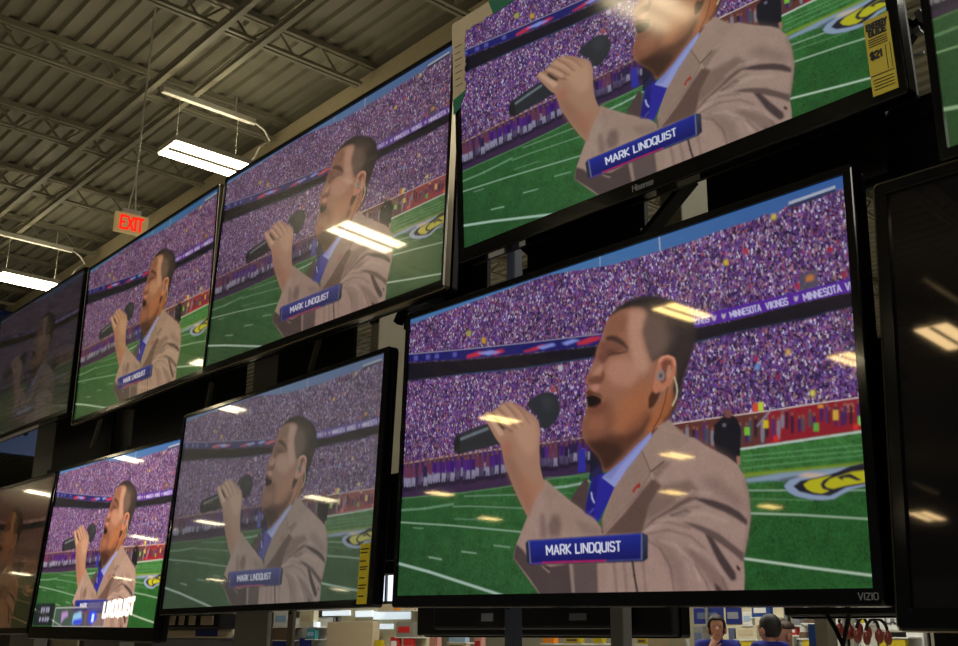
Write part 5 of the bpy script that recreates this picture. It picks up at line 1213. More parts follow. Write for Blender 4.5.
MENU_OPS = [('p',(14,14,30),0.3,0.92,[31,4278,937,4278,937,4944,31,4944]),
('p',(60,62,80),0.3,0.55,[1000,4417,3156,4417,3156,4972,1000,4972]),
('p',(150,150,160),0,1.0,[994,4400,994,4433,3162,4433,3162,4400]),
('p',(150,150,160),0,1.0,[3166,4407,3147,4407,3147,4982,3166,4982]),
('p',(150,150,160),0,1.0,[3162,4989,3162,4956,994,4956,994,4989]),
('p',(150,150,160),0,1.0,[991,4982,1009,4982,1009,4407,991,4407]),
('p',(150,150,185),1.2,0.8,[312,4389,381,4400,375,4544,325,4556]),
('p',(150,150,185),1.2,0.8,[422,4389,491,4400,484,4544,434,4556]),
('p',(150,150,185),1.2,0.8,[547,4389,616,4400,609,4544,559,4556]),
('p',(150,150,185),1.2,0.8,[641,4389,709,4400,703,4544,653,4556]),
('p',(140,140,175),1.2,0.8,[297,4694,378,4700,372,4811,303,4822]),
('p',(140,140,175),1.2,0.8,[437,4694,519,4700,512,4811,444,4822]),
('p',(140,140,175),1.2,0.8,[562,4694,644,4700,637,4811,569,4822]),
('p',(140,140,175),1.2,0.8,[672,4694,753,4700,747,4811,678,4822]),
('p',(150,120,180),2,0.9,[1312,4556,1562,4528,1625,4667,1469,4722,1344,4889]),
('p',(120,170,215),2,0.9,[1844,4611,2156,4528,2250,4833,1844,4889]),
('p',(40,60,190),1.5,1.0,[1875,4778,2250,4722,2250,4889,1875,4911]),
('p',(30,60,200),2,1.0,[2500,4528,2750,4472,2844,4722,2687,4917,2500,4833]),
('p',(180,200,235),1,1.0,[2625,4611,2719,4611,2719,4833,2625,4833]),
('p',(70,66,110),1,0.9,[2375,4267,3312,4267,3312,4528,2375,4528]),
('p',(238,238,240),0,1.0,[3100,4282,3025,4282,3025,4718,3100,4718]),
('p',(238,238,240),0,1.0,[3039,4613,3042,4746,3175,4736,3172,4603]),
('p',(238,238,240),0,1.0,[3161,4708,3236,4708,3236,4270,3161,4270]),
('p',(238,238,240),0,1.0,[3208,4705,3283,4705,3283,4265,3208,4265]),
('p',(238,238,240),0,1.0,[3267,4238,3202,4303,3335,4724,3400,4659]),
('p',(238,238,240),0,1.0,[3319,4697,3394,4697,3394,4255,3319,4255]),
('p',(238,238,240),0,1.0,[3361,4694,3436,4694,3436,4252,3361,4252]),
('p',(238,238,240),0,1.0,[3374,4227,3377,4360,3496,4349,3492,4216]),
('p',(238,238,240),0,1.0,[3484,4210,3429,4301,3497,4429,3552,4338]),
('p',(238,238,240),0,1.0,[3546,4314,3471,4314,3471,4613,3546,4613]),
('p',(238,238,240),0,1.0,[3552,4587,3495,4499,3429,4635,3485,4723]),
('p',(238,238,240),0,1.0,[3496,4714,3493,4580,3374,4589,3377,4722]),
('p',(238,238,240),0,1.0,[3556,4713,3616,4634,3567,4516,3507,4596]),
('p',(238,238,240),0,1.0,[3513,4628,3588,4628,3588,4292,3513,4292]),
('p',(238,238,240),0,1.0,[3507,4327,3568,4403,3616,4281,3554,4205]),
('p',(238,238,240),0,1.0,[3548,4211,3552,4344,3663,4334,3659,4201]),
('p',(238,238,240),0,1.0,[3656,4198,3595,4277,3644,4394,3705,4315]),
('p',(238,238,240),0,1.0,[3699,4283,3624,4283,3624,4620,3699,4620]),
('p',(238,238,240),0,1.0,[3705,4585,3643,4509,3595,4632,3657,4708]),
('p',(238,238,240),0,1.0,[3663,4702,3660,4569,3548,4577,3551,4710]),
('p',(238,238,240),0,1.0,[3630,4494,3569,4570,3643,4761,3705,4685]),
('p',(238,238,240),0,1.0,[3740,4224,3665,4224,3665,4617,3740,4617]),
('p',(238,238,240),0,1.0,[3719,4505,3659,4584,3708,4702,3768,4623]),
('p',(238,238,240),0,1.0,[3701,4566,3704,4699,3815,4691,3812,4558]),
('p',(238,238,240),0,1.0,[3748,4621,3809,4697,3857,4574,3795,4498]),
('p',(238,238,240),0,1.0,[3776,4609,3851,4609,3851,4214,3776,4214]),
('p',(238,238,240),0,1.0,[3823,4661,3898,4661,3898,4209,3823,4209]),
('p',(238,238,240),0,1.0,[3994,4363,4055,4285,4006,4166,3946,4244]),
('p',(238,238,240),0,1.0,[4014,4302,4010,4169,3906,4178,3910,4312]),
('p',(238,238,240),0,1.0,[3974,4247,3912,4172,3864,4296,3926,4371]),
('p',(238,238,240),0,1.0,[3945,4261,3870,4261,3870,4415,3945,4415]),
('p',(238,238,240),0,1.0,[3922,4302,3865,4388,3916,4496,3973,4410]),
('p',(238,238,240),0,1.0,[3911,4352,3904,4485,4008,4502,4015,4370]),
('p',(238,238,240),0,1.0,[4003,4359,3946,4444,3997,4553,4055,4467]),
('p',(238,238,240),0,1.0,[4049,4439,3974,4439,3974,4594,4049,4594]),
('p',(238,238,240),0,1.0,[4055,4559,3993,4483,3946,4607,4008,4682]),
('p',(238,238,240),0,1.0,[4013,4677,4010,4544,3906,4551,3909,4684]),
('p',(238,238,240),0,1.0,[3913,4688,3974,4609,3925,4490,3864,4569]),
('p',(238,238,240),0,1.0,[4028,4167,4032,4300,4181,4287,4177,4154]),
('p',(238,238,240),0,1.0,[4142,4187,4067,4187,4067,4644,4142,4644])]

def raster(ops, W, H, seed=0):
    """Paint the broadcast frame as a linear-light array, row 0 at the top."""
    cv = np.zeros((H, W, 3), np.float32)
    def blur(m, r):
        r = int(round(r))
        if r < 1: return m
        for ax in (0, 1):
            for _ in range(2):
                p = np.concatenate([np.repeat(np.take(m, [0], ax), r + 1, ax), m, np.repeat(np.take(m, [-1], ax), r, ax)], ax)
                c = np.cumsum(p, ax)
                n = m.shape[ax]
                m = (np.take(c, range(2 * r + 1, 2 * r + 1 + n), ax) - np.take(c, range(0, n), ax)) / (2 * r + 1)
        return m
    def mask(pts, soft):
        P = np.array(pts, np.float64).reshape(-1, 2) * [W / 5000, H / 5000]
        pad = int(soft * 3) + 2
        x0 = max(int(P[:, 0].min()) - pad, 0); x1 = min(int(P[:, 0].max()) + pad + 1, W)
        y0 = max(int(P[:, 1].min()) - pad, 0); y1 = min(int(P[:, 1].max()) + pad + 1, H)
        if x1 <= x0 or y1 <= y0: return None
        ss = 2
        xs = (np.arange((x1 - x0) * ss) + .5) / ss + x0
        ys = (np.arange((y1 - y0) * ss) + .5) / ss + y0
        m = np.zeros((len(ys), len(xs)), bool)
        for i in range(len(P)):
            ax, ay = P[i]; bx, by = P[(i + 1) % len(P)]
            if ay == by: continue
            r = np.nonzero((ys >= min(ay, by)) & (ys < max(ay, by)))[0]
            if len(r) == 0: continue
            xc = ax + (ys[r] - ay) * (bx - ax) / (by - ay)
            m[r] ^= xs[None, :] < xc[:, None]
        m = m.reshape(y1 - y0, ss, x1 - x0, ss).mean((1, 3)).astype(np.float32)
        return (y0, y1, x0, x1, blur(m, soft))
    k = W / 470.0                       # softness is given in pixels of the set's own size
    lin = lambda c: np.array([((v / 255 + .055) / 1.055) ** 2.4 if v > 10 else v / 255 / 12.92 for v in c], np.float32)
    for op in ops:
        if op[0] == 'p':
            r = mask(op[4], op[2] * k)
            if r is None: continue
            y0, y1, x0, x1, m = r
            m = (m * op[3])[..., None]
            cv[y0:y1, x0:x1] = cv[y0:y1, x0:x1] * (1 - m) + lin(op[1]) * m
        elif op[0] == 'g':
            r = mask(op[7], op[5] * k)
            if r is None: continue
            y0, y1, x0, x1, m = r
            a = np.array(op[3]) / 5000; b = np.array(op[4]) / 5000; d = b - a
            yy, xx = np.mgrid[y0:y1, x0:x1]
            t = np.clip(((xx / W - a[0]) * d[0] + (yy / H - a[1]) * d[1]) / (d @ d), 0, 1)[..., None]
            col = lin(op[1]) * (1 - t) + lin(op[2]) * t
            m = (m * op[6])[..., None]
            cv[y0:y1, x0:x1] = cv[y0:y1, x0:x1] * (1 - m) + col * m
        elif op[0] == 'c':
            r = mask(op[3], .3 * k)
            if r is None: continue
            y0, y1, x0, x1, m = r
            rs = np.random.RandomState(op[2])
            pal = np.array([lin(c) for c in ((104, 64, 138), (86, 50, 110), (42, 24, 56), (142, 94, 132), (184, 174, 200), (142, 106, 108), (50, 34, 92), (150, 48, 78), (110, 98, 158), (26, 18, 34), (160, 128, 134))])
            pr = np.array([.19, .17, .16, .08, .085, .07, .12, .025, .05, .03, .02]); pr /= pr.sum()
            h, w = y1 - y0, x1 - x0
            cx, cy = (1.7, 2.3) if op[1] == 'up' else (1.7, 2.2)
            cw, ch = cx * k, cy * k
            col = np.zeros((h, w, 3), np.float32); yy, xx = np.mgrid[0:h, 0:w]
            for lay in range(3):
                nx, ny = int(w / cw) + 4, int(h / ch) + 4
                ids = rs.choice(len(pal), (ny, nx), p=pr)
                bri = rs.uniform(.6, 1.15, (ny, nx)).astype(np.float32)
                rowoff = rs.uniform(0, 1, ny); coloff = rs.uniform(0, 1, nx)
                gy = np.clip((yy / ch + coloff[np.clip((xx / cw).astype(int), 0, nx - 1)]).astype(int), 0, ny - 1)
                gx = np.clip((xx / cw + rowoff[gy]).astype(int), 0, nx - 1)
                c = pal[ids[gy, gx]] * bri[gy, gx][..., None]
                if lay == 0: col = c
                else:
                    fx = (xx / cw + rowoff[gy]) % 1 - .5; fy = (yy / ch + coloff[np.clip((xx / cw).astype(int), 0, nx - 1)]) % 1 - .5
                    on = ((fx * 2.4) ** 2 + (fy * 2.2) ** 2 < 1) & (bri[gy, gx] > .8)
                    col = np.where(on[..., None], c, col)
            big = rs.uniform(.8, 1.2, (h // int(14 * k) + 3, w // int(14 * k) + 3)).astype(np.float32)
            big = blur(np.repeat(np.repeat(big, int(14 * k), 0), int(14 * k), 1), 6 * k)[:h, :w]
            col = col * big[..., None] * .9
            m = m[..., None]
            cv[y0:y1, x0:x1] = cv[y0:y1, x0:x1] * (1 - m) + col * m
        elif op[0] == 'n':
            r = mask(op[4], .2 * k)
            if r is None: continue
            y0, y1, x0, x1, m = r
            rs = np.random.RandomState(op[3]); h, w = y1 - y0, x1 - x0
            n = blur(rs.normal(0, 1, (h, w)).astype(np.float32), max(1, .45 * k)); n /= n.std()
            n2 = blur(rs.normal(0, 1, (h, w)).astype(np.float32), 3 * k); n2 /= n2.std()
            f = 1 + op[2] * (n * .7 + n2 * .4) * m
            cv[y0:y1, x0:x1] *= np.clip(f, .3, 2)[..., None]
    return cv

# ------------------------------------------------------------------ the broadcast frame shown by the sets
def picture_mesh(name, cv):
    """A pixel grid: one vertex per picture point, colour held as a float attribute."""
    h, w = cv.shape[:2]
    xs = np.linspace(-.5, .5, w); zs = np.linspace(.5, -.5, h)
    co = np.zeros((h, w, 3), np.float32)
    co[..., 0] = xs[None, :]; co[..., 2] = zs[:, None]
    idx = np.arange(h * w).reshape(h, w)
    q = np.stack([idx[:-1, :-1], idx[1:, :-1], idx[1:, 1:], idx[:-1, 1:]], -1).reshape(-1, 4)
    me = bpy.data.meshes.new(name)
    me.vertices.add(h * w); me.vertices.foreach_set('co', co.ravel())
    me.loops.add(q.size); me.loops.foreach_set('vertex_index', q.ravel().astype(np.int32))
    me.polygons.add(len(q))
    me.polygons.foreach_set('loop_start', np.arange(0, q.size, 4, dtype=np.int32))
    me.update(calc_edges=True)
    a = me.color_attributes.new('picture', 'FLOAT_COLOR', 'POINT')
    c = np.ones((h * w, 4), np.float32); c[:, :3] = cv.reshape(-1, 3)
    a.data.foreach_set('color', c.ravel())
    return me
def shrink(cv, k):
    h, w = cv.shape[0] // k, cv.shape[1] // k
    return cv[:h * k, :w * k].reshape(h, k, w, k, 3).mean((1, 3))
FRAME = raster(OPS, 1440, 810)
PIC_BIG = picture_mesh('broadcast_picture_fine', shrink(FRAME, 2))
PIC_CROP = picture_mesh('broadcast_picture_overscanned', shrink(FRAME[20:802, 10:1420], 2))
PIC_SMALL = picture_mesh('broadcast_picture', shrink(FRAME, 4))
MENU = raster(OPS + MENU_OPS, 1440, 810)
PIC_MENU = picture_mesh('broadcast_picture_with_menu', shrink(MENU, 4))

def screen_mat(name, gain=1.0, sat=1.0, tint=(1, 1, 1), lift=0.0, rough=.35, sheen=.5, coat=1.0, crough=.03, tone=None):
    m = bpy.data.materials.new(name); m.use_nodes = True
    nt = m.node_tree; b = nt.nodes['Principled BSDF']
    b.inputs['Base Color'].default_value = (.006, .006, .007, 1)
    b.inputs['Roughness'].default_value = rough
    b.inputs['Specular IOR Level'].default_value = sheen
    b.inputs['Coat Weight'].default_value = coat
    b.inputs['Coat Roughness'].default_value = crough
    if tone: b.inputs['Specular Tint'].default_value = tuple(tone) + (1,)
    b.inputs['Coat IOR'].default_value = 1.5
    at_ = nt.nodes.new('ShaderNodeAttribute'); at_.attribute_name = 'picture'
    hs = nt.nodes.new('ShaderNodeHueSaturation'); hs.inputs['Saturation'].default_value = sat
    nt.links.new(at_.outputs['Color'], hs.inputs['Color'])
    mx = nt.nodes.new('ShaderNodeMix'); mx.data_type = 'RGBA'; mx.blend_type = 'MULTIPLY'
    mx.inputs['Factor'].default_value = 1
    nt.links.new(hs.outputs['Color'], mx.inputs['A']); mx.inputs['B'].default_value = tuple(tint) + (1,)
    ad = nt.nodes.new('ShaderNodeMix'); ad.data_type = 'RGBA'; ad.blend_type = 'ADD'
    ad.inputs['Factor'].default_value = 1
    nt.links.new(mx.outputs['Result'], ad.inputs['A']); ad.inputs['B'].default_value = (lift,) * 3 + (1,)
    nt.links.new(ad.outputs['Result'], b.inputs['Emission Color'])
    b.inputs['Emission Strength'].default_value = gain
    return m

def ring(loops):
    """Frame mesh from successive closed loops of equal length."""
    n = len(loops[0]); mb = MB(); vs = [p for l in loops for p in l]
    fs = [(i * n + k, i * n + (k + 1) % n, (i + 1) * n + (k + 1) % n, (i + 1) * n + k) for i in range(len(loops) - 1) for k in range(n)]
    return mb.add(vs, fs)
def rrect(x0, x1, z0, z1, r, y, n=4):
    out = []
    for cx, cz, a0 in ((x1 - r, z1 - r, 0), (x0 + r, z1 - r, 90), (x0 + r, z0 + r, 180), (x1 - r, z0 + r, 270)):
        for k in range(n + 1):
            a = R(a0 + 90 * k / n); out.append((cx + r * math.cos(a), y, cz + r * math.sin(a)))
    return out

def make_tv(label, pose, bez, pic, scr, depth=.045, bulge=True, trim=None, front=.006, group=None, bez_mat='gloss'):
    cx, cy, cz, w, tilt, yaw, roll, asp = pose
    h = w * 9 / 16 * (1 + asp); l, r, t, b = bez
    rot = Matrix.Rotation(yaw, 4, 'Z') @ Matrix.Rotation(tilt, 4, 'X') @ Matrix.Rotation(roll, 4, 'Y')
    root = thing('television', label, 'television', group=group)
    base = -h / 2 - b
    root.matrix_world = Matrix.Translation((cx, cy, cz)) @ rot @ Matrix.Translation((0, 0, base))
    up = -base                                    # picture centre above the root
    s = bpy.data.objects.new('screen', pic)
    COL.objects.link(s); s.parent = root
    s.location = (0, 0, up); s.scale = (w, 1, h)
    if len(pic.materials) == 0: pic.materials.append(scr)
    s.material_slots[0].link = 'OBJECT'; s.material_slots[0].material = scr
    x0, x1, z0, z1 = -w / 2 - l, w / 2 + r, up - h / 2 - b, up + h / 2 + t
    px0, px1, pz0, pz1 = -w / 2, w / 2, up - h / 2, up + h / 2
    fr = ring([rrect(x0, x1, z0, z1, .008, .022), rrect(x0, x1, z0, z1, .008, -front + .003), rrect(x0 + .001, x1 - .001, z0 + .001, z1 - .001, .007, -front + .001),
               rrect(x0 + .003, x1 - .003, z0 + .003, z1 - .003, .006, -front),
               rrect(px0 - .001, px1 + .001, pz0 - .001, pz1 + .001, .001, -front), rrect(px0, px1, pz0, pz1, .001, -front + .001), rrect(px0, px1, pz0, pz1, .001, .012)])
    fr.build('bezel', M[bez_mat], root)
    hs = MB().span((x0 + .004, .006, z0 + .004), (x1 - .004, depth, z1 - .004))
    hs.build('rear_housing', M['black'], root, bevel=.006)
    if bulge:
        MB().span((x0 + .12, depth, z0 + .03), (x1 - .12, depth + .03, z0 + h * .62)).build('electronics_housing', M['black'], root, bevel=.01)
    if trim:  # silver edge added to stand in for lamp highlights along the bezel
        k = .002
        ring([rrect(x0 - k, x1 + k, z0 - k, z1 + k, .009, .012), rrect(x0 - k, x1 + k, z0 - k, z1 + k, .009, -front + .002),
              rrect(x0 - k * .3, x1 + k * .3, z0 - k * .3, z1 + k * .3, .008, -front + .0005),
              rrect(x0 + .0005, x1 - .0005, z0 + .0005, z1 - .0005, .008, -front + .002), rrect(x0 + .0005, x1 - .0005, z0 + .0005, z1 - .0005, .008, .012)]).build('highlight_trim', M['silver'], root)
    # mount: plate and two vertical arms behind the housing
    mb = MB().box((0, depth + .045, up), (.42, .02, .22))
    for x in (-.2, .2):
        mb.box((x, depth + .035, up), (.03, .03, h * .8))
        mb.bar((x, depth + .04, z0 + .02), (x, depth + .07, up - .05), .03, .01)
    mb.build('mounting_bracket', M['black'], root)
    return root, w, h, up

# ------------------------------------------------------------------ the hall
X0, X1, Y0, Y1, DECK = -60.0, 9.0, -34.0, 22.0, 7.6
struct('floor', MB().span((X0, Y0, -.1), (X1, Y1, 0)), M['floor'])
rib = .2; prof = []
y = Y0
while y < Y1:
    prof += [(y, DECK), (y + .08, DECK), (y + .1, DECK + .045), (y + .18, DECK + .045)]
    y += rib
mb = MB(); n = len(prof)
mb.add([(X0, a, b) for a, b in prof] + [(X1, a, b) for a, b in prof], [(i, i + 1, n + i + 1, n + i) for i in range(n - 1)])
mb.span((X0, Y0, DECK + .08), (X1, Y1, DECK + .16))
struct('ceiling', mb, M['deck'])
struct('wall_left', MB().span((X0 - .2, Y0, 0), (X0, Y1, DECK)), M['wallpaint'])
struct('wall_back', MB().span((X0, Y1, 0), (X1, Y1 + .2, DECK)), M['wallpaint'])

def joist(i, x, ya, yb):
    mb = MB(); zt, zb = DECK - .03, DECK - .31
    for dx in (-.035, .035):
        mb.span((x + dx - .025, ya, zt - .035), (x + dx + .025, yb, zt + .03))
        mb.span((x + dx - .02, ya + .2, zb - .015), (x + dx + .02, yb - .2, zb + .02))
    k = int((yb - ya) / .55)
    for j in range(k):
        y = ya + .2 + j * (yb - ya - .4) / k; dy = (yb - ya - .4) / k / 2
        mb.bar((x, y, zt), (x, y + dy, zb), .022); mb.bar((x, y + dy, zb), (x, y + 2 * dy, zt), .022)
    return struct('trim_%d' % i, mb, M['joist'])
ti = 1
for k in range(-4, 13):
    joist(ti, -8.85 - 1.83 * k, -14 if k < 8 else -4, 6.1); ti += 1
for k in range(-4, 6):
    joist(ti, -8.85 - 1.83 * k, 6.3, 21.8); ti += 1
struct('trim_%d' % ti, MB().span((X0, 6.02, 7.06), (X1, 6.28, 7.12)).span((X0, 6.12, 7.1), (X1, 6.18, 7.4)).span((X0, 6.02, 7.38), (X1, 6.28, 7.44)).span((X0, 6.0, 7.04), (X1, 6.02, 7.46)), M['beam']); ti += 1
for y in (4.12, 4.55, -3.75, -3.3):      # bridging rails that carry the fixtures
    struct('trim_%d' % ti, MB().span((X0, y - .03, 7.13), (X1, y + .03, 7.19)).span((X0, y - .04, 7.185), (X1, y + .04, 7.2)), M['joist']); ti += 1

# front window far behind the sets
win = struct('window_1', MB().span((-31.5, 21.86, 2.72), (-27.8, 21.9, 5.2)), M['glass'])
f = MB()
for x in (-31.5, -29.66, -27.8): f.span((x - .05, 21.8, 2.66), (x + .05, 21.95, 5.26))
for z in (2.7, 5.22): f.span((-31.55, 21.8, z - .05), (-27.75, 21.95, z + .05))
f.build('window_frame', M['grey'], win)

# ------------------------------------------------------------------ ceiling lights
def ceiling_light(x, y, label, group=None, detail=True):
    t = thing('ceiling_light', label, 'light', (x, y, 6.25), 0, group)
    w, l = .42, .88
    MB().span((-w / 2, -l / 2, .012), (w / 2, l / 2, .07)).span((-.035, -l / 2 + .02, .0), (.035, l / 2 - .02, .02)).build('housing', M['lampbody'], t)
    for s in (-1, 1):
        MB().span((s * .107 - .098, -l / 2 + .015, .002), (s * .107 + .098, l / 2 - .015, .014)).build('lit_panel', M['lamp'], t)
        MB().span((s * .12 - .05, -l / 2 + .05, .068), (s * .12 + .05, l / 2 - .05, .074)).build('uplight_slot', M['uplight'], t)
    for sy in (-1, 1):
        MB().tube([(0, sy * (l / 2 - .1), .07), (0, sy * (l / 2 - .1), .62)], .003, 6).build('suspension_rod', M['lampbody'], t)
    MB().span((-.03, -l / 2 - .1, .6), (.03, l / 2 + .1, .66)).build('hanger_bar', M['lampbody'], t)
    if detail:
        MB().tube([(0, .54, .63), (.02, .66, .56), (.0, .74, .47), (-.02, .68, .42), (.03, .6, .33), (.02, .56, .2), (.0, .43, .06)], .011).build('power_cord', M['lampbody'], t)
        MB().tube([(0, .3, .66), (0, .3, .86)], .01).build('drop_rod', M['lampbody'], t)
    return t
ceiling_light(-9.69, 4.57, 'bright white fluorescent ceiling light hanging nearest, above the wide gap between two upper sets')
ceiling_light(-15.1, 4.64, 'smaller bright ceiling light farther away, at the left edge above the dim television')
for x, y in ((-9.55, -3.51), (-9.68, -8.62), (-9.41, -12.6), (-17.23, -11.53), (-17.3, -17.35), (-26.99, -17.34), (-30.66, -22.45), (-21.08, -26.3),
             (-21.4, -21.94), (-18.35, -5.85), (-32.75, -13.06), (-25.17, -12.5), (-23.72, -6.51), (-30.92, -7.14), (-35.6, -12.64), (-4.96, -3.76), (-5.78, -9.23), (-10.97, -18.74), (-47.3, -27.9), (-51.0, -22.8), (-50.0, -18.4), (-55.8, -15.2)):
    ceiling_light(x, y, 'white ceiling light over the aisle, showing only as a bright reflection in the glossy screens', 'ceiling lights mirrored in the screens', False)

# ------------------------------------------------------------------ exit sign
t = thing('exit_sign', 'red lettered EXIT sign in a cream box hanging from the ceiling on thin rods', 'sign', (-9.0, 3.58, 4.955), R(84))
MB().span((-.15, -.028, 0), (.15, .028, .185)).build('sign_box', M['exitface'], t, bevel=.004)
MB().span((-.095, -.04, .185), (.075, .04, .225)).build('canopy', M['lampbody'], t, bevel=.004)
o = strokes('EXIT', .12, .021, .006, width=.2).build('lettering', M['exitred'], t); o.location = (0, -.031, .03)
MB().tube([(-.04, 0, .22), (-.008, 0, .5), (0, 0, .62)], .006).tube([(.03, 0, .22), (.006, 0, .5), (0, 0, .62)], .006).tube([(0, 0, .6), (0, 0, DECK - 4.97)], .009).build('hanging_rod', M['lampbody'], t)

# ------------------------------------------------------------------ the television wall
S = {
 'sing': screen_mat('screen_bright', 1.0, 1.0, rough=.03, sheen=.8, coat=.4, crough=.24, tone=(1.0, .8, .42)),
 'top': screen_mat('screen_upper', 1.02, 1.0, (.98, 1.03, 1.0), rough=.4, sheen=.1, coat=.7, crough=.08),
 'upleft': screen_mat('screen_upper_middle', .88, .88, (1.05, .98, .92), rough=.22, sheen=.8),
 'upfar': screen_mat('screen_upper_far', 1.1, 1.0, (1.1, 1.04, .8), rough=.25, sheen=.6),
 'dim': screen_mat('screen_dim', .15, .7, (1, .95, 1), .002, rough=.2, sheen=.5),
 'haze': screen_mat('screen_hazy', .7, .75, (.97, 1.0, .95), .022, rough=.3, sheen=1.0),  # lift puts the haze of reflected store light into the emission
 'vivid': screen_mat('screen_vivid', 1.85, 1.0, (1.08, .98, .84), .0, rough=.25, sheen=.4),
 'amber': screen_mat('screen_amber', .22, .6, (1.5, .8, .35), .005, rough=.15, sheen=.8),
 'side': screen_mat('screen_side', .75, 1.0, (1.0, 1.05, .7), rough=.3, sheen=.4),
 'off': screen_mat('screen_off', 0.0, 0, rough=.03, sheen=.5, coat=0, tone=(1.0, .8, .6)),
}
TVS = {}
def tv(key, *a, **k):
    TVS[key] = make_tv(*a, **k); return TVS[key]
tv('V', 'large lower centre television with the singer and the purple ribbon board in full view', (-1.45, 1.541, 1.833, 1.21, R(-.46), R(-.97), R(.87), -.015), (.014, .018, .016, .027), PIC_BIG, S['sing'])
tv('T1', 'television top centre with yellow price label at lower right and torn cream sticker at left', (-1.292, 1.541, 2.604, 1.089, R(2.45), R(1.04), R(-.47), -.035), (.018, .019, .018, .036), PIC_CROP, S['top'])
tv('T2', 'upper television left of the one with the torn corner sticker, lamp glare across the singer', (-2.497, 1.541, 2.569, 1.18, R(-1.85), R(.67), R(-.08), -.013), (.011, .012, .012, .024), PIC_BIG, S['upleft'], trim=True)
tv('T3', 'upper television with yellowish picture, just right of and below the red EXIT sign', (-3.686, 1.541, 2.56, 1.137, R(.67), R(-.64), R(-.17), -.008), (.011, .011, .011, .02), PIC_SMALL, S['upfar'], trim=True)
tv('T4', 'dim grey television at the far left of the upper row', (-4.84, 1.541, 2.345 + .25, 1.06, 0, 0, 0, 0), (.012, .012, .012, .02), PIC_SMALL, S['dim'])
tv('B2', 'lower television with hazy washed-out picture and narrow yellow label at its right edge', (-2.698, 1.541, 1.802, 1.109, R(-2.17), R(-.29), R(-.34), -.024), (.012, .024, .014, .02), PIC_SMALL, S['haze'], depth=.03)
tv('B3', 'lower television with vivid picture and an on-screen menu at its bottom left', (-3.815, 1.541, 1.742, 1.067, R(-2.97), R(.2), R(.41), -.001), (.014, .012, .014, .045), PIC_MENU, S['vivid'])
tv('B4', 'amber tinted dim television at the far left of the lower row', (-4.93, 1.541, 1.74, 1.06, R(-3), 0, 0, 0), (.014, .014, .014, .025), PIC_SMALL, S['amber'])
tv('T0', 'television at the upper right edge showing only a strip of green field', (-.066, 1.541, 2.485, 1.2, 0, 0, 0, 0), (.015, .02, .02, .02), PIC_CROP, S['side'])
tv('BR', 'switched-off black television at the lower right edge with lamp reflections', (-.2, 1.52, 1.77, 1.15, R(-3), 0, R(1), 0), (.022, .02, .02, .03), PIC_SMALL, S['off'], depth=.06, trim=True)  # silver trim added for the highlight on its top edge

def lettering(key, s, x, z, height, thick, width=None):
    r, w, h, up = TVS[key]
    o = strokes(s, height, thick, .002, width=width).build('logo', M['logo'], r); o.location = (x, -.0065, z)
    return o
lettering('V', 'VIZIO', .598, .010, .0095, .0013, .032)
lettering('T1', 'Hisense', .005, .013, .012, .0018, .052)
def energy_label(key, x, z, w, h, lines=True):
    r = TVS[key][0]
    o = MB().span((-w / 2, -.0008, 0), (w / 2, .0008, h)).build('energy_label', M['yellow'], r)
    o.location = (x, -.0085, z); o['label'] = 'yellow price guide label stuck on the screen edge'
    mb = MB()
    if lines:
        for s, zz, hh, ww in (('ENERGY', .86, .07, .8), ('GUIDE', .77, .07, .66)):
            q = strokes(s, hh * h, .0032, .001, width=ww * w); mb.add([(a, b, c + zz * h) for a, b, c in q.v], q.f)
        q = strokes('$21', .085 * h, .0034, .001, width=.42 * w); mb.add([(a - .16 * w, b, c + .47 * h) for a, b, c in q.v], q.f)
        for a in (.72, .69, .66, .63): mb.span((-.4 * w, -.0005, a * h), (.35 * w, .0005, a * h + .0012))
        mb.span((.22 * w, -.0005, .28 * h), (.24 * w, .0005, .6 * h)); mb.span((.4 * w, -.0005, .28 * h), (.42 * w, .0005, .6 * h))
        mb.span((-.46 * w, -.0005, .25 * h), (.46 * w, .0005, .257 * h))
        for a in (.19, .15, .11, .07): mb.span((-.4 * w, -.0005, a * h), (.4 * w, .0005, a * h + .001))
    else:
        for k, a in enumerate((.9, .84, .7, .6, .56, .42, .3, .25, .12)): mb.span((-.38 * w, -.0005, a * h), ((.38 - .1 * (k % 3)) * w, .0005, a * h + .0025))
    mb.build('label_print', M['ink'], o).location = (0, -.0012, 0)
energy_label('T1', .526, .014, .045, .142)
energy_label('B2', .537, .008, .04, .142, False)
r, w, h, up = TVS['T1']
rs = random.Random(3)
pts = [(-.018, h + .052), (-.018, h - .16)]
zz = h - .16; edge = []
while zz < h - .005:
    edge.append((.028 + rs.uniform(-.004, .004), zz)); zz += .008
edge += [(.036 + k * .012 + 0, h + .012 + rs.uniform(-.004, .004)) for k in range(9)]
pts += edge + [(.15, h + .052)]
q = MB(); n = len(pts)
q.add([(a, -.001, b) for a, b in pts] + [(a, .001, b) for a, b in pts], [tuple(range(n)), tuple(range(n, 2 * n))[::-1]] + [(i, (i + 1) % n, n + (i + 1) % n, n + i) for i in range(n)])
st = q.build('corner_sticker', M['beige'], r); st.location = (-w / 2, -.0085, .0); st['label'] = 'torn cream paper sticker around the upper left corner'
MB().add([(-.018, -.0015, h - .16), (-.018, -.0015, h - .20), (.005, -.0015, h - .19), (.03, -.0015, h - .15), (-.018, .001, h - .16), (-.018, .001, h - .20), (.005, .001, h - .19), (.03, .001, h - .15)], [(0, 1, 2, 3), (7, 6, 5, 4), (0, 4, 5, 1), (1, 5, 6, 2), (2, 6, 7, 3), (3, 7, 4, 0)]).build('green_band', M['green'], st)
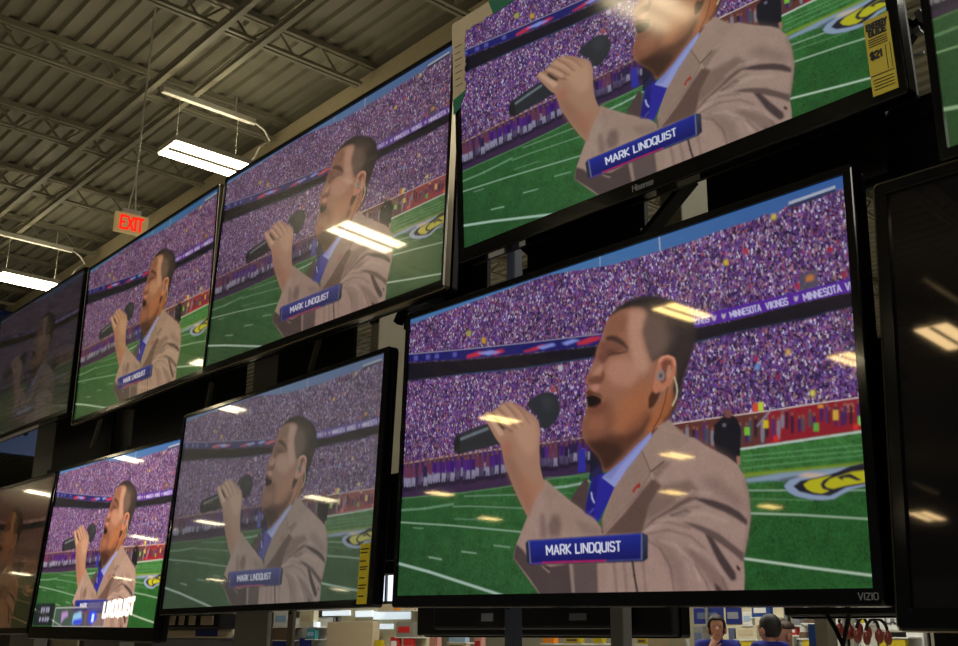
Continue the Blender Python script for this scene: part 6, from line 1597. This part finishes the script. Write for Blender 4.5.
MB().add(
    [(.12, -.0015, h + .052), (.135, -.0015, h + .01), (.26, -.0015, h + .016), (.25, -.0015, h + .052), (.12, .001, h + .052), (.135, .001, h + .01), (.26, .001, h + .016), (.25, .001, h + .052)], [(0, 1, 2, 3), (7, 6, 5, 4), (0, 4, 5, 1), (1, 5, 6, 2), (2, 6, 7, 3), (3, 7, 4, 0)]).build('green_band', M['green'], st)
mb = MB()
for k in range(7): mb.span((-.008, -.0016, h - .02 - k * .018), (.018 - .006 * (k % 2), -.0004, h - .018 - k * .018))
mb.build('sticker_print', M['brown'], st)

# uprights, panels and boxes that carry the sets
def upright(x, y, w, d, z0, z1, m, label, hole=True):
    t = thing('display_upright', label, 'post', (x, y, z0), 0)
    MB().span((-w / 2, 0, 0), (w / 2, d, z1 - z0)).build('column', m, t, bevel=.003)
    if hole:
        mb = MB()
        z = .05
        while z < z1 - z0 - .05:
            mb.span((-.005, -.003, z), (.005, .001, z + .02)); z += .11
        mb.build('slot', M['black'], t)
    MB().span((-w / 2 - .04, -.04, -z0 if z0 == 0 else 0), (w / 2 + .04, d + .04, .02)).build('foot_plate', M['black'], t)
    return t
upright(-2.44, 1.72, .04, .15, 1.6, 3.0, M['cream'], 'pale cream upright post standing between the hazy and the large lower television', False)
upright(-1.885, 1.74, .03, .03, 0, 2.9, M['bluegrey'], 'blue grey upright post below the left half of the large television')
upright(-1.555, 1.74, .035, .03, 0, 2.2, M['grey'], 'grey upright post with a hole, below the centre of the large television')
upright(-3.03, 1.72, .2, .015, 0, 2.9, M['charcoal'], 'broad charcoal upright below the hazy lower television', False)
upright(-2.82, 1.73, .03, .012, 0, 2.2, M['olive'], 'thin olive upright right of the broad charcoal one')
upright(-4.2, 1.74, .34, .06, 0, 2.9, M['charcoal'], 'broad charcoal upright behind the lower left corner of the yellowish upper television', False)
upright(-5.02, 1.72, .3, .06, 0, 2.9, M['charcoal'], 'broad charcoal upright below the dim upper television at far left', False)
upright(-1.40, 1.78, .06, .12, 1.9, 2.9, M['cream'], 'cream upright post glimpsed below the upper centre television behind a black strut', False)

def panel(x0, x1, z0, z1, y, label, m='black'):
    t = thing('backing_panel', label, 'panel', ((x0 + x1) / 2, y, z0), 0)
    w, h = x1 - x0, z1 - z0
    MB().span((-w / 2, 0, 0), (w / 2, .012, h)).build('sheet', M[m], t)
    for z in (.03, h / 2, h - .03): MB().span((-w / 2, -.015, z - .018), (w / 2, 0, z + .018)).build('rail', M[m], t)
    return t
panel(-1.24, -.84, 2.2, 2.6, 1.70, 'black backing panel between the right ends of the upper centre and large lower televisions')
panel(-1.1, -.885, 1.458, 1.92, 1.70, 'black backing panel behind the right edge of the large lower television')
panel(-2.28, -1.95, 1.9, 2.6, 1.72, 'black backing panel above the upper left corner of the large lower television')
panel(-1.77, -1.40, 1.9, 2.6, 1.69, 'black backing panel above the middle of the large lower television')
panel(-2.92, -2.5, 1.7, 2.6, 1.69, 'black backing panel above the right part of the hazy lower television')
panel(-4.0, -3.14, 1.6, 2.6, 1.69, 'black backing panel above the vivid lower television with the menu')
panel(-4.84, -4.2, 1.6, 2.6, 1.69, 'black backing panel left of the vivid lower television')
panel(-.87, .9, 1.2, 2.36, 1.735, 'black backing panel behind the two televisions at the right edge')

# sets hung back to back on the far side of the wall
def far_tv(x0, x1, z0, z1, y, label, lab=()):
    t = thing('television', label, 'television', ((x0 + x1) / 2, y, z0), math.pi)
    w, h = x1 - x0, z1 - z0
    MB().span((-w / 2, -.05, 0), (w / 2, 0, h)).build('rear_housing', M['dark'], t, bevel=.006)
    ring([rrect(-w / 2 - .004, w / 2 + .004, -.004, h + .004, .008, -.03), rrect(-w / 2 - .004, w / 2 + .004, -.004, h + .004, .008, -.06), rrect(-w / 2 + .012, w / 2 - .012, .015, h - .012, .004, -.06), rrect(-w / 2 + .012, w / 2 - .012, .015, h - .012, .004, -.03)]).build('bezel', M['gloss'], t)
    MB().span((-w / 2 + .012, -.056, .015), (w / 2 - .012, -.052, h - .012)).build('screen', M['gloss'], t)
    MB().span((-w * .38, 0, h * .03), (w * .38, .03, h * .5)).build('electronics_housing', M['dark'], t, bevel=.008)
    MB().span((-.17, 0, h * .5), (-.08, .15, h * .75)).build('mounting_bracket', M['black'], t)
    for xx, zz, ww, hh in lab: MB().span((xx - ww / 2, .0295, zz), (xx + ww / 2, .0315, zz + hh)).build('rating_label', M['greyink'], t)
    return t
far_tv(-2.46, -1.555, 1.423, 1.93, 1.92, 'back of a black television facing away, hanging below the large lower television', ((.12, .035, .045, .02), (-.2, .035, .055, .016)))
far_tv(-1.27, -.35, 1.462, 1.98, 1.92, 'back of a black television facing away, behind the large television\'s lower right corner')

t = thing('media_player', 'small black player box clamped between the hazy and the large lower television', 'box', (-2.23, 1.64, 1.6), 0)
MB().span((-.09, 0, 0), (.1, .07, .22)).build('case', M['dark'], t, bevel=.004)
MB().span((-.11, .02, -.03), (.0, .06, .08)).build('bracket', M['black'], t)
t = thing('corner_bracket', 'blue grey metal bracket box at the upper left corner of the large television', 'bracket', at(412, 308, 1.64), 0)
MB().span((-.05, 0, 0), (.06, .06, .05)).build('box', M['bluegrey'], t, bevel=.003)
MB().bar((-.06, .0, -.03), (-.0, .0, .05), .02).build('arm', M['black'], t)
for k, (pa, pm, pb, lb) in enumerate((((822, 606), (836, 630), (846, 652), 'thin black cable sagging rightward below the large television'), ((851, 606), (847, 625), (841, 655), 'thin black cable hanging straight, crossing the sagging one'))):
    a, m_, b = at(*pa, 1.72), at(*pm, 1.72), at(*pb, 1.72)
    tag(MB().tube([a + Vector((0, 0, .1)), a, m_, b, b + Vector((.01, 0, -.3))], .004).build('power_cable', M['black']), lb, 'cable')
# mount struts seen under the upper centre set
for k, (pa, pb, lb) in enumerate((((692, 180), (645, 238), 'black diagonal strut below the upper centre television, in front of the cream post'), ((515, 240), (540, 262), 'short black strut above the upper left of the large television'), ((322, 330), (310, 372), 'thin pale strut between the lamp-glare upper and the hazy lower television'), ((104, 408), (92, 448), 'pale strut below the yellowish upper television'), ((212, 382), (205, 420), 'grey strut below the left end of the lamp-glare upper television'))):
    a, b = at(*pa, 1.66), at(*pb, 1.66)
    tag(MB().bar(a, b, .035 if k == 0 else .014, .012).build('mount_strut', M['black' if k < 2 else 'olive']), lb, 'strut')
# tube frame and bracket between the two upper right sets
t = thing('cable_bracket', 'grey clamps and black tubes in the gap right of the yellow labelled television', 'bracket', at(912, 40, 1.68), 0)
o = t.location
MB().bar(at(905, 45, 1.66) - o, at(925, 15, 1.66) - o, .016).bar(at(903, 20, 1.66) - o, at(924, 30, 1.66) - o, .012).build('tube', M['black'], t)
for a, b in (((902, 22), (903, 30)), ((906, 34), (912, 30)), ((915, 33), (921, 29)), ((918, 12), (923, 20))):
    MB().bar(at(*a, 1.65) - o, at(*b, 1.65) - o, .012).build('clamp', M['grey'], t)
MB().bar(at(905, 59, 1.65) - o, at(924, 52, 1.65) - o, .005).build('rail', M['white'], t)
MB().bar(at(899, 14, 1.67) - o, at(925, 3, 1.67) - o, .006).build('rod', M['cream'], t)

# ------------------------------------------------------------------ the store beyond the sets
def rect(px0, py0, px1, py1, y):
    a, b = at(px0, py1, y), at(px1, py1, y); c = at(px0, py0, y)
    return a.x, b.x, a.z, c.z
GOODS = []
def product(name, cat, label, px, y, m, d=.25, cap=None, group=None, ground=False):
    """A boxed product (or panel) standing at depth y, with its printed front as a part."""
    x0, x1, z0, z1 = rect(*px, y)
    w, h = x1 - x0, z1 - z0
    d *= .4
    if ground: h += z0; z0 = 0
    GOODS.append((x0, x1, z0, y, d))
    t = thing(name, label, cat, ((x0 + x1) / 2, y, z0), 0, group)
    MB().span((-w / 2, 0, 0), (w / 2, d, h)).build('carton', M[m], t, bevel=min(.006, w * .1))
    if cap: MB().span((-w * .38, -.004, h * .3), (w * .3, 0, h * .7)).build('printed_front', M[cap], t)
    return t
Y = 12.3
product('poster', 'poster', 'dark navy poster above the head of the man touching his chin', (694, 608, 724, 624), 12.588, 'navy', .03, 'bluegrey')
product('poster', 'poster', 'dark navy poster with pale mark, between the heads of the men', (726, 607, 742, 624), 12.588, 'navy', .03, 'greyink')
product('carton', 'box', 'bright blue and white carton above the dark-haired man', (752, 604, 770, 617), Y, 'blue', .2, 'white')
product('carton', 'box', 'narrow white carton right of the second navy poster', (743, 612, 752, 625), Y, 'white', .2, 'paleblue')
product('carton', 'box', 'long cream carton left of the dark-haired man', (736, 626, 757, 639), Y, 'cream', .25, 'beige')
product('carton', 'box', 'yellow carton at the bottom edge left of the dark-haired man', (734, 641, 752, 649), Y, 'yellow', .2)
product('carton', 'box', 'yellow carton at the bottom edge right of the man in front of the white shelves', (803, 640, 811, 650), Y, 'yellow', .2)
product('storage_bin', 'bin', 'grey bin left of the man touching his chin', (694, 626, 704, 648), Y, 'grey', .25, 'bluegrey')
product('storage_bin', 'bin', 'grey bin right of the man touching his chin', (729, 628, 735, 648), Y, 'bluegrey', .25)
product('carton', 'box', 'grey carton on the white shelves, left one of the upper pair', (793, 619, 800, 625), Y, 'greyink', .2)
product('carton', 'box', 'brown grey carton on the white shelves, right one of the upper pair', (803, 619, 815, 623), Y, 'brown', .2)
product('carton', 'box', 'red carton beside the face of the right man in blue', (788, 627, 797, 635), Y, 'red', .2, 'white')
product('carton', 'box', 'dark red carton on the white shelves near the blue pillar', (799, 632, 806, 638), Y, 'brown', .2)
product('banner_stand', 'banner', 'narrow blue banner left of the grey pillar', (810, 624, 817, 660), 8.0, 'blue', .06, 'navy', ground=True)
product('pillar', 'pillar', 'grey beige pillar behind the sagging black cable', (818, 616, 831, 672), 7.0, 'olive', .3, ground=True)
t = product('pillar', 'pillar', 'cream pillar with a thin pipe, left of the man touching his chin', (669, 603, 688, 680), 5.6, 'cream', .2, ground=True)
o = t.location
MB().tube([at(681, 600, 5.58) - o, at(688, 646, 5.58) - o, at(690, 680, 5.58) - o], .012).build('pipe', M['white'], t)
product('carton', 'box', 'beige ribbed carton left of the cream pillar', (648, 637, 668, 652), 8.5, 'beige', .3, 'olive', ground=True)
# shop sign
x0, x1, z0, z1 = rect(867, 614, 905, 630, 12.58)
t = thing('sign', 'white shelf sign with grey letters above the red headphones', 'sign', ((x0 + x1) / 2, 12.58, z0), 0)
w, h = x1 - x0, z1 - z0
MB().span((-w / 2, 0, 0), (w / 2, .02, h)).build('board', M['white'], t)
q = strokes('UP', h * .5, .022, .006, width=w * .25).build('lettering', M['greyink'], t); q.location = (-w * .28, -.005, h * .4)
q = strokes('OO', h * .5, .022, .006, width=w * .36).build('lettering', M['greyink'], t); q.location = (w * .2, -.005, h * .4)
product('shelf_strip', 'strip', 'black shelf strip under the white sign', (878, 632, 906, 637), 12.3, 'black', .05)
product('carton', 'box', 'yellow carton at the bottom edge below the black shelf strip', (878, 639, 906, 650), 12.3, 'yellow', .2)
product('carton', 'box', 'small pale yellow carton hanging left of the white sign', (857, 615, 864, 623), 12.3, 'yellow', .06)
# headphones on hooks
for k, (px, py, lb) in enumerate(((840, 628, 'red-brown headphones at the left of the hanging row, near the grey pillar'), (849, 626, 'red-brown headphones second from the left in the hanging row'), (858, 629, 'red-brown headphones in the middle of the hanging row, under the pale yellow carton'), (868, 632, 'red-brown headphones under the letters on the white sign'), (877, 634, 'red-brown headphones at the right end of the hanging row'))):
    c = at(px, py, 8.0 + .36 * (k % 3))
    t = thing('headphones', lb, 'headphones', c, R(3 * k), 'headphones hanging in a row')
    MB().tube([(.085 * math.cos(a), 0, .02 + .1 * math.sin(a)) for a in [math.pi * i / 12 for i in range(13)]], .013).build('headband', M['black'], t, True)
    for s in (-1, 1): MB().ball((s * .085, 0, -.03), (.03, .05, .06)).build('ear_cup', M['redbrown'], t, True)
    MB().tube([(.07, 0, -.08), (.09, .01, -.2), (.05, 0, -.34)], .008).build('cord', M['black'], t, True)
# goods on the long low unit
product('carton', 'box', 'orange carton on the low shelving below the hanging black set', (542.5, 636.5, 554, 643), 9.7, 'orange', .2)
product('tool_case', 'case', 'flat yellow case on the low shelving, right of the orange carton', (565, 637, 580, 643), 9.7, 'yellow', .2, 'brown')
product('tool_case', 'case', 'small yellow case on the low shelving, left of the grey upright with a hole', (593, 637, 602, 643), 9.7, 'yellow', .2)
product('tool_case', 'case', 'yellow case right of the grey upright with a hole', (637, 638, 647, 644), 9.7, 'yellow', .2, 'brown')
product('carton', 'box', 'pinkish carton below the left part of the hanging black set', (474, 637, 481, 650), 9.7, 'pink', .2, 'red')
product('carton', 'box', 'pale blue carton left of the pinkish one', (449, 637, 465, 642), 9.7, 'paleblue', .2)
product('carton', 'box', 'beige carton under the pale blue one', (447, 642.5, 466, 652), 9.7, 'beige', .2, 'green')
product('carton', 'box', 'small pink carton at the left end under the hanging black set', (429, 637, 437, 650), 9.7, 'pink', .2)
# left end
product('ledge', 'ledge', 'cream ledge with a red sticker below the narrow bright window', (378, 604.5, 416, 611), 12.32, 'beige', .4, None)
product('sticker', 'sticker', 'small red sticker on the cream ledge', (394, 606.5, 400, 610.5), 12.31, 'orange', .024)
product('light_box', 'lit panel', 'long backlit white panel below the cream ledge', (373, 611.5, 409, 619.5), 12.558, 'lit', .1)
product('light_box', 'lit panel', 'backlit white panel left of the long one under the hazy television label', (355, 611, 372, 617), 12.558, 'lit', .1)
product('light_box', 'lit panel', 'backlit white panel above the large beige carton, leftmost of the lit row', (322, 611, 349, 616), 12.558, 'lit', .1)
product('light_box', 'lit panel', 'short backlit panel under the long one', (373, 624, 392, 629), 12.558, 'lit', .1)
product('carton', 'box', 'large plain beige carton below the hazy television', (326, 622, 372, 650), 12.3, 'beige', .4)
product('carton', 'box', 'dark carton beside the red cartons under the lit panels', (396, 622, 413, 637), 12.3, 'charcoal', .3, 'red')
product('carton', 'box', 'red carton, left one of the pair below the lit panels', (390, 637, 398, 650), 12.3, 'red', .2, 'white')
product('carton', 'box', 'red carton, right one of the pair below the lit panels', (403, 637, 412, 646), 12.3, 'red', .2)
product('carton', 'box', 'yellow carton right of the large beige carton', (374, 640, 381, 650), 12.3, 'yellow', .2)
product('cabinet', 'cabinet', 'white cabinet between the charcoal and the olive uprights', (273, 611, 289, 627), 12.3, 'white', .3, 'paleblue')
product('carton', 'box', 'brown carton under the white cabinet', (273, 628, 290, 640), 12.3, 'brown', .3)
product('carton', 'box', 'navy carton under the brown one between the uprights', (272, 641, 290, 652), 12.3, 'navy', .3)
product('cabinet', 'cabinet', 'cream cabinet right of the olive upright', (299, 611, 313, 626), 12.3, 'cream', .3, 'beige')
product('carton', 'box', 'teal carton right of the olive upright', (306, 629, 315, 639), 12.3, 'teal', .2, 'paleblue')
product('carton', 'box', 'white carton above the teal one', (313.5, 622, 317, 627), 12.3, 'lit', .2)  # plain carton given a glow of its own by the panel material
product('carton', 'box', 'navy carton at the bottom edge right of the olive upright', (299, 638, 308, 650), 12.3, 'navy', .2)
product('light_box', 'lit panel', 'pale cyan panel left of the broad charcoal upright below the hazy television', (222, 613.5, 233, 621), 12.558, 'lit', .1, 'paleblue')
product('carton', 'box', 'teal carton under the pale cyan panel', (221, 621.5, 233, 627), 12.3, 'teal', .3)
product('carton', 'box', 'beige carton under the teal one, left of the charcoal upright', (219, 628, 233, 634), 12.3, 'beige', .3)
product('carton', 'box', 'slate carton at the bottom edge left of the charcoal upright', (219, 636, 232, 650), 12.3, 'bluegrey', .3)
product('soundbar_shelf', 'shelf', 'black shelf with pale boxes just below the hazy television\'s left corner', (160, 613.5, 218, 629), 1.75, 'dark', .2, None)
product('carton', 'box', 'cream carton with a dark blue label below the black shelf', (163, 629.5, 217, 637.5), 1.77, 'beige', .15, None)
product('label_card', 'label', 'dark blue label on the cream carton', (195, 630, 217, 636.5), 1.76, 'navy', .005, None)
for k, (a, b) in enumerate(((165, 174), (178, 183), (188, 194), (200, 212))):
    product('small_box', 'box', ['leftmost pale box on the black shelf below the hazy television', 'narrow pale box, second on the black shelf', 'pale box third from left on the black shelf', 'wide pale box at the right end of the black shelf'][k], (a, 616, b, 625), 1.735, 'beige', .012, None, 'pale boxes on the black shelf')
product('fabric_panel', 'panel', 'grey woven panel at the bottom edge under the cream carton', (150, 638, 232, 668), 1.8, 'greyink', .03, ground=True)
product('banner_stand', 'banner', 'dark blue strip below the left corner of the vivid television', (22, 634, 41, 668), 1.87, 'navy', .05, ground=True)
product('fabric_panel', 'panel', 'beige panel right of the dark blue strip at the bottom left', (43, 637, 74, 668), 1.9, 'beige', .03, ground=True)
def gondola(label, px, y, h, m='cream', d=.4):
    """A shelving unit spanning two photo columns at depth y; each good standing in it gets the shelf board it rests on."""
    a, b = at(px[0], 640, y).x, at(px[1], 640, y).x
    x, w = (a + b) / 2, b - a
    t = thing('shelving_unit', label, 'shelf', (x, y, 0), 0)
    MB().span((-w / 2, d, 0), (w / 2, d + .04, h)).build('back_panel', M[m], t)
    MB().span((-w / 2, 0, 0), (w / 2, d, .12)).build('base', M[m], t)
    for s in (-1, 1): MB().span((s * (w / 2 - .02) - .02, d - .04, 0), (s * (w / 2 - .02) + .02, d + .05, h)).build('upright', M['grey'], t)
    for x0, x1, z0, gy, gd in GOODS:
        if x - w / 2 - .05 <= (x0 + x1) / 2 <= x + w / 2 + .05 and y - .02 <= gy <= y + d and gy + gd < y + d - .01 and z0 > .2:
            MB().span((x0 - x - .03, gy - y - .01, z0 - .016), (x1 - x + .03, d, z0 - .001)).build('shelf', M['white'], t)
    for z in (.5, .95): MB().span((-w / 2, .02, z), (w / 2, d, z + .025)).build('shelf', M['white'], t)
    return t
gondola('cream shelving unit behind the man touching his chin', (690, 772), 12.2, 2.25)
gondola('white shelving unit with grey goods right of the two men seen from behind', (778, 830), 12.2, 2.1, 'white')
gondola('white shelving unit under the sign, behind the red headphones', (838, 912), 12.2, 2.1, 'white')
gondola('long low shelving unit below the hanging black set, yellow goods on top', (425, 664), 9.6, 1.3, 'beige')
gondola('shelving unit with lit panels and red goods, below the right end of the hazy television', (322, 418), 12.2, 2.1, 'cream')
gondola('white shelving unit beyond the thin olive upright', (268, 318), 12.2, 1.9, 'white')
gondola('cream shelving unit left of the broad charcoal upright below the hazy television', (205, 236), 12.2, 1.9, 'cream')
# large blue sign board under the roof
a, b = at(-30, 318, 5.4), at(40, 318, 5.4)
t = thing('sign_board', 'large plain blue board under the roof beyond the dim television at far left', 'sign', (-20.0, 4.6, 4.6), R(90))
MB().span((-1.8, 0, 0), (4.2, .12, 2.55)).build('board', M['blue'], t)
MB().span((-1.85, -.02, 2.5), (4.25, .14, 2.6)).build('rim', M['navy'], t)
mb = MB()
for x in (-1.5, 1.2, 3.9): mb.tube([(x, .06, 2.6), (x, .06, 3.0)], .015)
mb.build('hanging_rod', M['grey'], t)

# ------------------------------------------------------------------ people
def skin_obj(name, verts, edges, m, parent, sub=2, root=0):
    me = bpy.data.meshes.new(name)
    me.from_pydata([v[:3] for v in verts], [], [])
    me.edges.add(len(edges)); me.edges.foreach_set('vertices', [i for e in edges for i in e]); me.update()
    bm = bmesh.new(); bm.from_mesh(me)
    ly = bm.verts.layers.skin.verify(); bm.verts.ensure_lookup_table()
    for i, v in enumerate(verts):
        r = v[3] if hasattr(v[3], '__len__') else (v[3], v[3])
        bm.verts[i][ly].radius = r; bm.verts[i][ly].use_root = (i == root)
    bm.to_mesh(me); bm.free()
    o = bpy.data.objects.new(name, me); COL.objects.link(o); o.parent = parent
    md = o.modifiers.new('skin', 'SKIN'); md.use_smooth_shade = True
    sb = o.modifiers.new('subsurf', 'SUBSURF'); sb.levels = sb.render_levels = sub
    me.materials.append(M[m])
    return o
def person(label, loc, face, height, raised=False, hair='hair', bald=False):
    t = thing('person', label, 'person', loc, face)
    t.scale = (height / 1.755,) * 3
    V = []; E = []
    def v(x, y, z, r, p=None):
        V.append((x, y, z, r)); i = len(V) - 1
        if p is not None: E.append((p, i))
        return i
    pel = v(0, 0, .95, (.14, .1)); sp = v(0, 0, 1.15, (.13, .1), pel); ch = v(0, 0, 1.33, (.14, .1), sp)
    nb = v(0, .01, 1.46, .06, ch); nk = v(0, 0, 1.51, .054, nb); hd = v(0, -.015, 1.585, (.072, .088), nk); tp = v(0, -.005, 1.665, (.076, .092), hd); v(0, 0, 1.71, (.05, .06), tp)
    chin = v(0, -.075, 1.525, .034, hd); nose = v(0, -.112, 1.6, .014, hd)
    for s in (-1, 1):
        sh = v(s * .17, .0, 1.42, .06, ch)
        if raised and s < 0: pts = ((-.23, -.12, 1.16), (-.1, -.2, 1.38), (-.045, -.165, 1.465))
        elif raised: pts = ((.23, -.12, 1.12), (.06, -.24, 1.12), (-.04, -.26, 1.12))
        else: pts = ((s * .24, .03, 1.13), (s * .25, -.06, .9), (s * .25, -.09, .82))
        el = v(*pts[0], .043, sh); wr = v(*pts[1], .03, el); pa = v(*pts[2], (.04, .022), wr)
        d = (Vector(pts[2]) - Vector(pts[1])).normalized()
        side = Vector((0, 1, 0)).cross(d).normalized() if abs(d.y) < .9 else Vector((1, 0, 0))
        for k, ln in enumerate((.062, .075, .08, .07)):
            a = Vector(pts[2]) + d * .05 + side * (k - 1.5) * .02
            b = a + d * ln * .6 + Vector((0, -.008, 0)); c = b + d * ln * .4 + Vector((0, -.02, 0))
            f = v(*a, .009, pa); g = v(*b, .0085, f); v(*c, .0075, g)
        a = Vector(pts[2]) + side * .045 + d * .01; f = v(*a, .011, pa); v(*(a + side * .015 + d * .04), .009, f)
        hp = v(s * .09, 0, .9, .085, pel); kn = v(s * .1, -.01, .5, .06, hp); an = v(s * .1, .02, .09, .04, kn); v(s * .11, -.12, .04, .035, an)
    skin_obj('body', V, E, 'skin', t)
    # clothes
    V = []; E = []
    pel = v(0, 0, .92, (.165, .125)); sp = v(0, 0, 1.15, (.155, .122), pel); ch = v(0, 0, 1.34, (.16, .122), sp); v(0, .015, 1.505, .07, ch)
    for s in (-1, 1):
        sh = v(s * .175, 0, 1.435, .08, ch)
        if raised and s < 0: v(-.215, -.09, 1.22, .062, sh)
        elif raised: v(.215, -.09, 1.2, .062, sh)
        else: v(s * .225, .02, 1.2, .062, sh)
    skin_obj('polo_shirt', V, E, 'polo', t)
    V = []; E = []
    pel = v(0, 0, .96, (.155, .118))
    for s in (-1, 1):
        hp = v(s * .095, 0, .86, .1, pel); kn = v(s * .1, -.01, .5, .078, hp); v(s * .1, .01, .1, .068, kn)
    skin_obj('trousers', V, E, 'trouser', t)
    for s in (-1, 1):
        MB().ball((s * .11, -.06, .045), (.048, .14, .045)).build('shoe', M['shoe'], t, True)
        MB().ball((s * .03, -.094, 1.625), (.008, .006, .005)).build('eye', M['shoe'], t, True)
        MB().ball((s * .08, .0, 1.595), (.014, .028, .036)).build('ear', M['skin'], t, True)
    MB().ball((0, -.1, 1.555), (.024, .01, .008)).build('mouth', M['redbrown'], t, True)
    # hair: a cap over the crown and the back of the head
    q = MB().ball((0, .014, 1.632), (.086, .108, .112) if bald else (.09, .113, .116), 24, 18)
    low = 1.672 if bald else 1.545
    keep = []
    for f in q.f:
        c = sum((Vector(q.v[i]) for i in f), Vector()) / len(f)
        lim = 1.685 if c.y < -.05 else (max(low, 1.62) if c.y < .015 else low)
        if c.z > lim: keep.append(f)
    q.f = keep
    h = q.build('hair', M[hair], t, True)
    so = h.modifiers.new('solid', 'SOLIDIFY'); so.thickness = .012
    return t
a = at(716, 613, 8.6); person('person in blue facing the camera with a hand raised to the chin', (a.x, 8.6, 0), R(38), a.z, True)
a = at(768, 612.5, 8.3); person('dark-haired person in a blue polo turned left, nearer of the two beside each other', (a.x, 8.3, 0), R(-98), a.z)
a = at(784, 619.5, 8.75); person('short-haired person in a blue shirt at the right, partly behind the dark-haired one', (a.x, 8.75, 0), R(-25), a.z, False, 'hairred', True)
